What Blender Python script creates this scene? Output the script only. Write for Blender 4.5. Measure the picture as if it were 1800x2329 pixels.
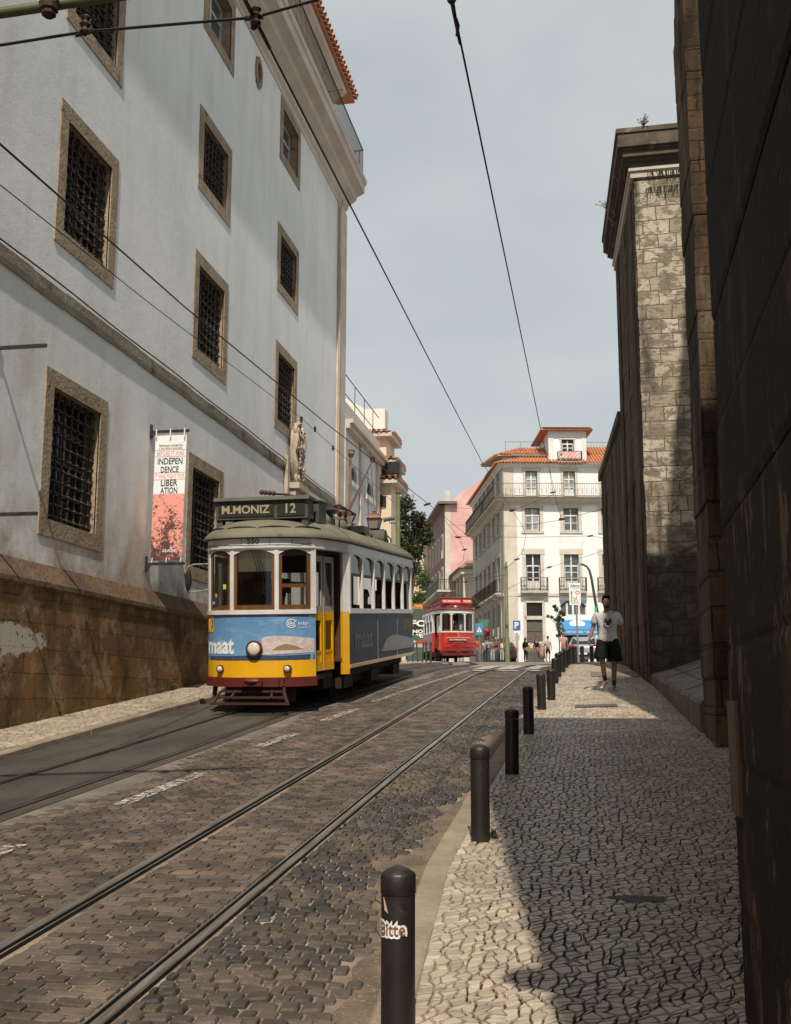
import bpy, math, random
import numpy as np
from mathutils import Vector, Matrix, noise as mnoise
random.seed(7); RNG = random.Random(11)
SC = bpy.context.scene
for o in list(bpy.data.objects): bpy.data.objects.remove(o)
COL = SC.collection
# ------------------------------------------------------------------ camera
FPX, PITCH, ROLL, YAW = 2521.0, 0.165861, 0.0018675, 0.174828
CZ = 1.85
Fv = Vector((-math.sin(YAW)*math.cos(PITCH), math.cos(YAW)*math.cos(PITCH), math.sin(PITCH)))
Rv = Vector((math.cos(YAW), math.sin(YAW), 0)); Uv = Rv.cross(Fv)
R2 = Rv*math.cos(ROLL)+Uv*math.sin(ROLL); U2 = -Rv*math.sin(ROLL)+Uv*math.cos(ROLL)
cam = bpy.data.cameras.new('camera'); co = bpy.data.objects.new('camera', cam); COL.objects.link(co)
cam.sensor_fit = 'VERTICAL'; cam.sensor_height = 24; cam.lens = FPX/2329*24
cam.clip_start = 0.05; cam.clip_end = 2000
co.matrix_world = Matrix(((R2.x, U2.x, -Fv.x, 0), (R2.y, U2.y, -Fv.y, 0), (R2.z, U2.z, -Fv.z, CZ), (0, 0, 0, 1)))
SC.camera = co
# ------------------------------------------------------------------ sun, sky, exposure
SUN_D = Vector((-0.155, 1.0, -1.25)).normalized()       # direction the light travels
SUN_EL = math.asin(-SUN_D.z); SUN_AZ = math.atan2(-SUN_D.x, -SUN_D.y)
sl = bpy.data.lights.new('sun', 'SUN'); sl.energy = 4.7; sl.angle = math.radians(0.6); sl.color = (1, .92, .80)
so = bpy.data.objects.new('sun', sl); COL.objects.link(so)
so.rotation_euler = SUN_D.to_track_quat('-Z', 'Y').to_euler()
W = bpy.data.worlds.new("World"); SC.world = W; W.use_nodes = True
nt = W.node_tree; nt.nodes.clear(); N = nt.nodes.new; L = nt.links.new
wo = N('ShaderNodeOutputWorld'); bg = N('ShaderNodeBackground'); L(bg.outputs[0], wo.inputs[0])
sky = N('ShaderNodeTexSky'); sky.sky_type = 'NISHITA'; sky.sun_disc = False
sky.sun_elevation = SUN_EL; sky.sun_rotation = SUN_AZ; sky.dust_density = 2.0; sky.air_density = 1.0
tc = N('ShaderNodeTexCoord'); mp = N('ShaderNodeMapping'); mp.inputs['Scale'].default_value = (1.2, 1.2, 2.2)
mp.inputs['Location'].default_value = (.3, .1, .45)
L(tc.outputs['Generated'], mp.inputs[0])
cn = N('ShaderNodeTexNoise'); cn.inputs['Scale'].default_value = 1.5; cn.inputs['Detail'].default_value = 6; cn.inputs['Roughness'].default_value = .5
cn.inputs['Distortion'].default_value = .2
L(mp.outputs[0], cn.inputs[0])
cr = N('ShaderNodeValToRGB'); cr.color_ramp.elements[0].position = .28; cr.color_ramp.elements[1].position = .72
cr.color_ramp.elements[0].color = (.80, .80, .80, 1); cr.color_ramp.elements[1].color = (.99, .99, .99, 1)
L(cn.outputs[0], cr.inputs[0])
cc = N('ShaderNodeMix'); cc.data_type = 'RGBA'          # thin cloud, two greys
cc.inputs['A'].default_value = (4.75, 5.2, 5.35, 1); cc.inputs['B'].default_value = (6.3, 6.6, 6.5, 1)
cf = N('ShaderNodeMapRange'); cf.inputs[1].default_value = .36; cf.inputs[2].default_value = .66; L(cn.outputs[0], cf.inputs[0]); L(cf.outputs[0], cc.inputs['Factor'])
mx = N('ShaderNodeMix'); mx.data_type = 'RGBA'
L(cr.outputs[0], mx.inputs['Factor']); L(sky.outputs[0], mx.inputs['A']); L(cc.outputs['Result'], mx.inputs['B'])
L(mx.outputs['Result'], bg.inputs[0]); bg.inputs[1].default_value = .108
SC.view_settings.view_transform = 'Standard'; SC.view_settings.look = 'None'
SC.view_settings.exposure = 0.0; SC.view_settings.gamma = 1; SC.view_settings.use_curve_mapping = False
SC.render.engine = 'CYCLES'; SC.cycles.max_bounces = 6; SC.cycles.transparent_max_bounces = 12
# ------------------------------------------------------------------ placing helpers (pixel of the photo + depth -> world)
def ray(px, py):
    d = Fv + R2*((px-900)/FPX) - U2*((py-1164.5)/FPX)
    return d
def PY(px, py, y):
    d = ray(px, py); return Vector((0, 0, CZ)) + d*(y/d.y)
def PX(px, py, x):
    d = ray(px, py); return Vector((0, 0, CZ)) + d*(x/d.x)
def XY(px, y, py=1500):
    p = PY(px, py, y); return p.x
GP = [(-60, -5.43), (28, 2.534), (33, 2.80), (45, 3.22), (61, 3.80), (80, 4.33), (130, 4.8), (400, 5.0)]
def zg(y):
    if y <= -60: return GP[0][1]
    for (a, za), (b, zb) in zip(GP, GP[1:]):
        if y <= b: return za+(zb-za)*(y-a)/(b-a)
    return GP[-1][1]
def interp(tab, y):
    if y <= tab[0][0]:
        (a, va), (b, vb) = tab[0], tab[1]
    elif y >= tab[-1][0]:
        (a, va), (b, vb) = tab[-2], tab[-1]
    else:
        for (a, va), (b, vb) in zip(tab, tab[1:]):
            if a <= y <= b: break
    return va+(vb-va)*(y-a)/(b-a)
# ------------------------------------------------------------------ mesh collector
class MB:
    def __init__(s): s.v = []; s.f = []; s.m = []; s.mi = 0
    def add(s, vs, fs):
        b = len(s.v); s.v += [tuple(p) for p in vs]
        for f in fs: s.f.append(tuple(b+i for i in f)); s.m.append(s.mi)
    def box(s, c, d, rz=0, taper=1.0, M=None):
        hx, hy, hz = d[0]/2, d[1]/2, d[2]/2; vs = []
        for z, t in ((-hz, 1), (hz, taper)):
            for x, y in ((-hx, -hy), (hx, -hy), (hx, hy), (-hx, hy)):
                p = Vector((x*t, y*t, z))
                if rz: p = Matrix.Rotation(rz, 3, 'Z') @ p
                if M: p = M @ p
                vs.append(p+Vector(c))
        s.add(vs, [(3, 2, 1, 0), (4, 5, 6, 7), (0, 1, 5, 4), (1, 2, 6, 5), (2, 3, 7, 6), (3, 0, 4, 7)])
    def box2(s, a, b):
        s.box([(a[i]+b[i])/2 for i in range(3)], [abs(b[i]-a[i]) for i in range(3)])
    def tube(s, pts, r, n=6, caps=True):
        pts = [Vector(p) for p in pts]; rings = []
        rr = r if isinstance(r, (list, tuple)) else [r]*len(pts)
        up = None
        for i, p in enumerate(pts):
            t = (pts[min(i+1, len(pts)-1)]-pts[max(i-1, 0)])
            if t.length < 1e-9: t = Vector((0, 0, 1))
            t.normalize()
            if up is None:
                up = Vector((0, 0, 1)) if abs(t.z) < .9 else Vector((1, 0, 0))
            a = t.cross(up)
            if a.length < 1e-4: a = t.orthogonal()
            a.normalize(); b = a.cross(t); up = b
            rings.append([p+a*math.cos(2*math.pi*k/n)*rr[i]+b*math.sin(2*math.pi*k/n)*rr[i] for k in range(n)])
        s.rings(rings, caps)
    def rings(s, rings, caps=True, closed=True):
        n = len(rings[0]); vs = [p for r in rings for p in r]; fs = []
        for i in range(len(rings)-1):
            for k in range(n if closed else n-1):
                k2 = (k+1) % n
                fs.append((i*n+k, i*n+k2, (i+1)*n+k2, (i+1)*n+k))
        if caps: fs.append(tuple(range(n-1, -1, -1))); fs.append(tuple((len(rings)-1)*n+k for k in range(n)))
        s.add(vs, fs)
    def lathe(s, c, prof, n=12, axis='z'):
        c = Vector(c); rings = []
        for r, h in prof:
            ring = []
            for k in range(n):
                a = 2*math.pi*k/n; x, y = math.cos(a)*r, math.sin(a)*r
                p = Vector((x, y, h)) if axis == 'z' else (Vector((x, h, -y)) if axis == 'y' else Vector((h, x, y)))
                ring.append(c+p)
            rings.append(ring)
        s.rings(rings)
    def ell(s, c, r, n=10, m=7, M=None):
        c = Vector(c); rings = []
        for j in range(m+1):
            th = math.pi*(j/m); th = min(max(th, .03), math.pi-.03)
            ring = []
            for k in range(n):
                a = 2*math.pi*k/n
                p = Vector((r[0]*math.sin(th)*math.cos(a), r[1]*math.sin(th)*math.sin(a), -r[2]*math.cos(th)))
                if M: p = M @ p
                ring.append(c+p)
            rings.append(ring)
        s.rings(rings)
    def prism(s, poly, fn, d0, d1):
        """poly of 2-D points, fn(a,b,d)->3-D ; extruded between depths d0,d1"""
        n = len(poly); vs = [fn(a, b, d0) for a, b in poly]+[fn(a, b, d1) for a, b in poly]
        fs = [tuple(range(n-1, -1, -1)), tuple(range(n, 2*n))]+[(i, (i+1) % n, n+(i+1) % n, n+i) for i in range(n)]
        s.add(vs, fs)
    def text(s, txt, fn, width=None, height=None, bold=0.0, align='c'):
        """flat lettering mapped by fn(x,z) ; x to the right, z up, centred"""
        cu = bpy.data.curves.new('t', 'FONT'); cu.body = txt; cu.size = 1; cu.offset = bold; cu.resolution_u = 3
        ob = bpy.data.objects.new('t', cu); COL.objects.link(ob)
        bpy.context.view_layer.update()
        me = bpy.data.meshes.new_from_object(ob.evaluated_get(bpy.context.evaluated_depsgraph_get()))
        vs = [v.co.copy() for v in me.vertices]; fs = [tuple(p.vertices) for p in me.polygons]
        bpy.data.objects.remove(ob); bpy.data.meshes.remove(me); bpy.data.curves.remove(cu)
        if not vs: return
        x0, x1 = min(v.x for v in vs), max(v.x for v in vs); y0, y1 = min(v.y for v in vs), max(v.y for v in vs)
        sx = width/(x1-x0) if width else None; sy = height/(y1-y0) if height else None
        if sx is None: sx = sy
        if sy is None: sy = sx
        xc = (x0+x1)/2
        s.add([fn((v.x-xc)*sx, (v.y-(y0+y1)/2)*sy) for v in vs], fs)
    def build(s, name, mats, parent=None, smooth=False, loc=None):
        me = bpy.data.meshes.new(name); me.from_pydata(s.v, [], s.f)
        if not isinstance(mats, (list, tuple)): mats = [mats]
        for m in mats: me.materials.append(m)
        if len(mats) > 1: me.polygons.foreach_set('material_index', s.m)
        me.validate()
        if smooth:
            me.polygons.foreach_set('use_smooth', [True]*len(me.polygons))
            if smooth != True: me.set_sharp_from_angle(angle=math.radians(smooth))
        me.update()
        o = bpy.data.objects.new(name, me); COL.objects.link(o)
        if parent: o.parent = parent
        if loc: o.location = loc
        return o
def tag(o, label=None, cat=None, group=None, kind=None):
    if label: o['label'] = label
    if cat: o['category'] = cat
    if group: o['group'] = group
    if kind: o['kind'] = kind
    return o
def thing(name, label, cat, loc=(0, 0, 0), rz=0, group=None, rx=0):
    o = bpy.data.objects.new(name, None); COL.objects.link(o); o.location = loc; o.rotation_euler = (rx, 0, rz)
    o.empty_display_size = .1
    return tag(o, label, cat, group)
def copy_tree(o, parent=None):
    c = o.copy(); COL.objects.link(c)
    if parent: c.parent = parent
    for ch in list(o.children): copy_tree(ch, c)
    return c
# ------------------------------------------------------------------ materials
def srgb(r, g, b):
    f = lambda c: (c/255/12.92) if c/255 <= .04045 else ((c/255+.055)/1.055)**2.4
    return (f(r), f(g), f(b))
def newmat(name):
    m = bpy.data.materials.new(name); m.use_nodes = True; t = m.node_tree; t.nodes.clear()
    out = t.nodes.new('ShaderNodeOutputMaterial'); b = t.nodes.new('ShaderNodeBsdfPrincipled'); t.links.new(b.outputs[0], out.inputs[0])
    return m, t, b, out
def _noise(t, vec, scale, detail=5, rough=.6, dist=0):
    n = t.nodes.new('ShaderNodeTexNoise'); n.inputs['Scale'].default_value = scale; n.inputs['Detail'].default_value = detail
    n.inputs['Roughness'].default_value = rough; n.inputs['Distortion'].default_value = dist
    t.links.new(vec, n.inputs['Vector']); return n.outputs[0]
def _coords(t, stretch=(1, 1, 1)):
    tc = t.nodes.new('ShaderNodeTexCoord'); m = t.nodes.new('ShaderNodeMapping'); m.inputs['Scale'].default_value = stretch
    t.links.new(tc.outputs['Object'], m.inputs[0]); return m.outputs[0]
def _ramp(t, fac, lo, hi):
    r = t.nodes.new('ShaderNodeMapRange'); r.inputs[1].default_value = lo; r.inputs[2].default_value = hi; r.clamp = True
    t.links.new(fac, r.inputs[0]); return r.outputs[0]
def _mix(t, fac, a, b, mode='MIX'):
    m = t.nodes.new('ShaderNodeMix'); m.data_type = 'RGBA'; m.blend_type = mode
    for s_, v in (('Factor', fac), ('A', a), ('B', b)):
        if isinstance(v, (int, float)): m.inputs[s_].default_value = v
        elif isinstance(v, (tuple, list)): m.inputs[s_].default_value = (*v[:3], 1)
        else: t.links.new(v, m.inputs[s_])
    return m.outputs['Result']
def _math(t, op, a, b=None):
    m = t.nodes.new('ShaderNodeMath'); m.operation = op
    for i, v in enumerate((a, b)):
        if v is None: continue
        if isinstance(v, (int, float)): m.inputs[i].default_value = v
        else: t.links.new(v, m.inputs[i])
    return m.outputs[0]
def _bump(t, b, h, strength, dist=.02):
    n = t.nodes.new('ShaderNodeBump'); n.inputs['Strength'].default_value = strength; n.inputs['Distance'].default_value = dist
    t.links.new(h, n.inputs['Height']); t.links.new(n.outputs[0], b.inputs['Normal'])
def mat(name, c1, c2=None, scale=4, stretch=(1, 1, 1), lo=.35, hi=.65, rough=.8, metal=0, bump=0, bscale=40, c3=None, s3=1.5, st3=(1, 1, 1), lo3=.5, hi3=.7, island=0, spec=.4, bdist=.02, coat=0):
    m, t, b, out = newmat(name); v = _coords(t, stretch)
    if c2 is None: c2 = tuple(c*.8 for c in c1)
    n1 = _noise(t, v, scale); col = _mix(t, _ramp(t, n1, lo, hi), c1, c2)
    if c3 is not None:
        v3 = _coords(t, st3); col = _mix(t, _ramp(t, _noise(t, v3, s3, 6, .65, .3), lo3, hi3), col, c3)
    if island:
        g = t.nodes.new('ShaderNodeNewGeometry'); r = _ramp(t, g.outputs['Random Per Island'], 0, 1)
        k = t.nodes.new('ShaderNodeHueSaturation'); t.links.new(col, k.inputs['Color'])
        mr = t.nodes.new('ShaderNodeMapRange'); mr.inputs[3].default_value = 1-island; mr.inputs[4].default_value = 1+island*.8
        t.links.new(r, mr.inputs[0]); t.links.new(mr.outputs[0], k.inputs['Value']); col = k.outputs[0]
    t.links.new(col, b.inputs['Base Color'])
    b.inputs['Roughness'].default_value = rough; b.inputs['Metallic'].default_value = metal; b.inputs['Specular IOR Level'].default_value = spec
    if coat: b.inputs['Coat Weight'].default_value = coat; b.inputs['Coat Roughness'].default_value = .08
    if bump: _bump(t, b, _noise(t, _coords(t), bscale, 4), bump, bdist)
    return m
def blocks_mat(name, c1, c2, mortar, bw=.8, bh=.38, grime=None, gstretch=(1, 1, .25), glo=.5, ghi=.7, gs=.9, pit=.5, rough=.9, msize=.012, c4=None, lo4=.5, hi4=.6, s4=1.3, st4=(1, 1, 1), patch=None, off=.5):
    """ashlar masonry: object coordinates, courses along z, blocks along x+y"""
    m, t, b, out = newmat(name)
    tc = t.nodes.new('ShaderNodeTexCoord'); sp = t.nodes.new('ShaderNodeSeparateXYZ'); t.links.new(tc.outputs['Object'], sp.inputs[0])
    u = _math(t, 'ADD', sp.outputs[0], sp.outputs[1]); cb = t.nodes.new('ShaderNodeCombineXYZ')
    nz = _noise(t, tc.outputs['Object'], 1.7, 3)
    t.links.new(_math(t, 'ADD', u, _math(t, 'MULTIPLY', nz, .12)), cb.inputs[0]); t.links.new(_math(t, 'ADD', sp.outputs[2], _math(t, 'MULTIPLY', nz, .06)), cb.inputs[1])
    br = t.nodes.new('ShaderNodeTexBrick'); br.inputs['Scale'].default_value = 1; br.inputs['Brick Width'].default_value = bw; br.inputs['Row Height'].default_value = bh
    br.inputs['Mortar Size'].default_value = msize; br.inputs['Mortar Smooth'].default_value = .3; br.offset = off; br.squash = .7; br.squash_frequency = 3
    br.inputs['Color1'].default_value = (*c1, 1); br.inputs['Color2'].default_value = (*c2, 1); br.inputs['Mortar'].default_value = (*mortar, 1); br.inputs['Bias'].default_value = 0
    t.links.new(cb.outputs[0], br.inputs['Vector']); col = br.outputs['Color']
    if c4 is not None: col = _mix(t, _ramp(t, _noise(t, _coords(t, st4), s4, 7, .7, .4), lo4, hi4), col, c4)
    if grime is not None: col = _mix(t, _ramp(t, _noise(t, _coords(t, gstretch), gs, 7, .65, .3), glo, ghi), col, grime)
    if patch is not None:      # (centre, radii, colour) worn paint patch
        c, r, pc = patch; mm = t.nodes.new('ShaderNodeMapping'); mm.vector_type = 'TEXTURE'; mm.inputs['Location'].default_value = c; mm.inputs['Scale'].default_value = r
        t.links.new(tc.outputs['Object'], mm.inputs[0]); ln = t.nodes.new('ShaderNodeVectorMath'); ln.operation = 'LENGTH'; t.links.new(mm.outputs[0], ln.inputs[0])
        d = _math(t, 'ADD', ln.outputs['Value'], _math(t, 'MULTIPLY', _math(t, 'SUBTRACT', _noise(t, tc.outputs['Object'], 3, 8, .75), .5), 1.9))
        k = _math(t, 'SUBTRACT', 1, _ramp(t, d, .9, .98)); col = _mix(t, k, col, pc)
    fine = _noise(t, tc.outputs['Object'], 22, 6, .7)
    col = _mix(t, _ramp(t, fine, .3, .75), col, _mix(t, 1.0, col, (.72, .70, .66), 'MULTIPLY'))
    pits = _ramp(t, _noise(t, tc.outputs['Object'], 9, 3, .6), .62, .68)
    col = _mix(t, _math(t, 'MULTIPLY', pits, pit), col, tuple(x*.25 for x in c1))
    t.links.new(col, b.inputs['Base Color']); b.inputs['Roughness'].default_value = rough; b.inputs['Specular IOR Level'].default_value = .2
    h = _math(t, 'SUBTRACT', _math(t, 'MULTIPLY', fine, .5), _math(t, 'ADD', br.outputs['Fac'], _math(t, 'MULTIPLY', pits, .5)))
    _bump(t, b, h, .8, .03)
    return m
def glass_mat(name, tint=(.05, .06, .07), refl=.35, rough=.03, alpha=.5):
    m, t, b, out = newmat(name); b.inputs['Base Color'].default_value = (*tint, 1); b.inputs['Roughness'].default_value = rough
    tr = t.nodes.new('ShaderNodeBsdfTransparent'); tr.inputs[0].default_value = (.8, .85, .85, 1)
    gl = t.nodes.new('ShaderNodeBsdfGlossy'); gl.inputs['Roughness'].default_value = rough
    fr = t.nodes.new('ShaderNodeFresnel'); fr.inputs[0].default_value = 1.32
    ms = t.nodes.new('ShaderNodeMixShader'); t.links.new(_math(t, 'ADD', _math(t, 'MULTIPLY', fr.outputs[0], .9), refl*.1), ms.inputs[0])
    t.links.new(tr.outputs[0], ms.inputs[1]); t.links.new(gl.outputs[0], ms.inputs[2]); t.links.new(ms.outputs[0], out.inputs[0])
    return m
M = {}
M['iron'] = mat('wrought_iron', (.022, .017, .013), (.06, .035, .02), 12, rough=.6, bump=.3)
M['black_metal'] = mat('black_metal', (.012, .011, .011), (.03, .026, .024), 9, rough=.42, spec=.5, c3=(.06, .045, .035), s3=7, lo3=.62, hi3=.7, bump=.1)
M['darkpane'] = mat('dark_pane', (.012, .014, .015), (.03, .034, .036), 2, rough=.08, spec=.6)
M['pane'] = mat('window_pane', (.04, .05, .055), (.12, .14, .15), 1.2, rough=.06, spec=.8)
M['paleglass'] = mat('curtained_pane', (.35, .37, .37), (.12, .15, .16), 1.0, lo=.45, hi=.6, rough=.1, spec=.7)
M['glass'] = glass_mat('clear_glass')
M['frame_stone'] = mat('window_stone', (.27, .20, .13), (.37, .29, .20), 3, rough=.9, bump=.9, bscale=14, c3=(.075, .05, .035), s3=3.5, lo3=.56, hi3=.72, bdist=.03)
M['whitepaint'] = mat('white_paint', (.74, .73, .70), (.62, .60, .56), 3, rough=.5)
M['greenpaint'] = mat('green_paint', (.03, .07, .04), rough=.5)
M['lime'] = mat('green_pole_paint', (.15, .165, .065), (.20, .21, .10), 6, rough=.5, c3=(.10, .08, .04), s3=9, lo3=.6, hi3=.7)
M['tile'] = mat('clay_tile', (.52, .20, .09), (.36, .14, .065), 3, rough=.9, c3=(.62, .34, .18), s3=6, lo3=.5, hi3=.75)
M['cable'] = mat('cable', (.012, .01, .01), rough=.6)
M['rust'] = mat('rust', (.05, .022, .013), (.03, .016, .011), 8, rough=.8)
M['ceramic'] = mat('brown_insulator', (.05, .022, .014), rough=.3)
M['white'] = mat('white_print', (.80, .80, .78), (.76, .76, .74), rough=.5)
M['black'] = mat('black_print', (.012, .012, .014), rough=.5)
M['rubber'] = mat('rubber', (.015, .015, .016), rough=.7)
M['steel'] = mat('steel', (.35, .34, .33), (.2, .19, .18), 10, rough=.35, metal=.8)
def flat(name, c, rough=.6, **k):
    if name not in M: M[name] = mat(name, c, tuple(x*.88 for x in c), 3, rough=rough, **k)
    return M[name]
# ================================================================== GROUND, ROAD, PAVEMENTS
def sheet(name, xl, xr, ys, off, m, nx=1, kind='structure'):
    mb = MB(); vs = []; fs = []
    for y in ys:
        a = xl(y) if callable(xl) else xl; b = xr(y) if callable(xr) else xr
        for i in range(nx+1): vs.append((a+(b-a)*i/nx, y, zg(y)+off))
    n = nx+1
    for j in range(len(ys)-1):
        for i in range(nx): fs.append((j*n+i, j*n+i+1, (j+1)*n+i+1, (j+1)*n+i))
    mb.add(vs, fs); return tag(mb.build(name, m), kind=kind)
def yrange(a, b, st):
    out = [a]
    while out[-1]+st < b: out.append(out[-1]+st)
    for g, _ in GP:
        if a < g < b: out.append(g)
    return sorted(set(out+[b]))
# lines of the street (x as a function of y)
RR = [(-8, -2.45), (4.85, -2.19), (11.77, -2.07), (20, -1.86), (28.8, -1.59), (32, -1.0), (36, .6), (42, 4)]       # right track, right rail
RL = [(-8, -3.4), (5.7, -3.14), (13.7, -3.0), (20, -2.9), (26.4, -2.75), (31, -2.1), (36, -.55), (42, 2.9)]
LR = [(-8, -5.7), (9.3, -5.17), (13.5, -4.96), (17.45, -4.9), (25, -4.3), (32, -3.7), (40, -4.1), (50, -5.4), (61, -6.9), (90, -13)]
LL = [(y, x-.92) for y, x in LR]
KR = [(-8, -.62), (5, -.98), (7.5, -1.14), (10.1, -1.15), (15, -1.12), (20, -1.0), (27, -.75), (33, -.45), (37, -.1), (39.5, 1.0), (40.3, 4), (41, 30)]  # kerb face, right
KL = [(-8, -7.25), (12, -6.85), (17.5, -6.95), (22, -6.85), (28, -6.6), (31, -5.5), (34, -5.0), (42, -5.6), (52, -7.6), (61, -9), (90, -15)]
fRR, fRL, fLR, fLL = [lambda y, t=t: interp(t, y) for t in (RR, RL, LR, LL)]
fKR = lambda y: interp(KR, y); fKL = lambda y: interp(KL, y)
asphL = lambda y: fLL(y)-1.2; asphR = lambda y: fLR(y)+.22
M['ground'] = mat('far_ground', (.20, .18, .155), (.26, .235, .20), 3, rough=.95)
M['grout'] = mat('sandy_joint_fill', (.30, .23, .16), (.12, .09, .065), 1.3, lo=.42, hi=.62, rough=1, bump=.8, bscale=60, c3=(.45, .38, .29), s3=3, lo3=.6, hi3=.72)
M['grout2'] = mat('shaded_joint_fill', (.035, .026, .02), (.10, .075, .05), 1.1, lo=.45, hi=.62, rough=1, bump=.6, bscale=60)  # worn joints; the wall's shade is put into this darker tone
M['grout3'] = mat('sunlit_sandy_joint_fill', (.30, .21, .12), (.22, .16, .10), 1.1, rough=1, bump=.6, bscale=60)  # sandy joints; sunlight is put into this lighter tone
M['cobble'] = mat('basalt_cobble', (.105, .080, .062), (.065, .05, .041), 1.6, rough=.6, spec=.35, bump=.6, bscale=30, c3=(.165, .12, .085), s3=2.2, lo3=.5, hi3=.72, island=.42)
M['cobble_dark'] = mat('dark_basalt_cobble', (.040, .035, .032), (.095, .072, .055), 1.3, lo=.42, hi=.58, rough=.6, spec=.35, bump=.6, bscale=26, island=.45)
M['limestone'] = mat('limestone_sett', (.47, .385, .29), (.32, .262, .20), 2.2, rough=.42, spec=.5, bump=.12, bscale=50, c3=(.26, .215, .17), s3=1.6, lo3=.54, hi3=.74, island=.26)
M['asphalt'] = mat('asphalt', (.050, .041, .035), (.092, .076, .062), 1.7, (1, .4, 1), lo=.38, hi=.62, rough=.85, bump=1, bscale=110, c3=(.17, .14, .11), s3=48, lo3=.56, hi3=.70, bdist=.02)
M['grit'] = mat('gritty_concrete', (.20, .17, .14), (.11, .095, .08), 2.5, rough=.95, bump=1, bscale=90, c3=(.30, .26, .21), s3=60, lo3=.58, hi3=.7, bdist=.01)
M['sand'] = mat('sandy_gutter', (.235, .175, .12), (.15, .11, .078), 3.2, lo=.4, hi=.6, rough=1, bump=1, bscale=60, c3=(.40, .33, .25), s3=42, lo3=.57, hi3=.68, bdist=.03)
M['kerb'] = mat('kerb_stone', (.22, .17, .12), (.31, .25, .185), 2.6, rough=.9, bump=.6, bscale=24, c3=(.13, .10, .07), s3=2.4, lo3=.6, hi3=.75)
sheet('ground', -400, 400, yrange(-60, 900, 20), -.07, M['ground'])
sheet('road_base', lambda y: asphL(y)-.3, lambda y: fKR(y)+.05, yrange(-6, 34, .5), -.0145, M['grout'], 4)
sheet('road_far', lambda y: fKL(y)-.5 if y < 60 else -20, lambda y: 30, yrange(40.9, 140, 2), -.03, mat('worn_road', (.19, .165, .14), (.135, .12, .10), 1.5, rough=.8, c3=(.26, .23, .19), s3=14, lo3=.55, hi3=.7), 2)
sheet('road_mid', lambda y: asphL(y)-.3, lambda y: fKR(y)+.03, yrange(33.2, 41, .4), -.028, bpy.data.materials['worn_road'], 3)
sheet('asphalt_strip', asphL, asphR, yrange(-6, 34, .5), 0.0, M['asphalt'], 3)
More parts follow.
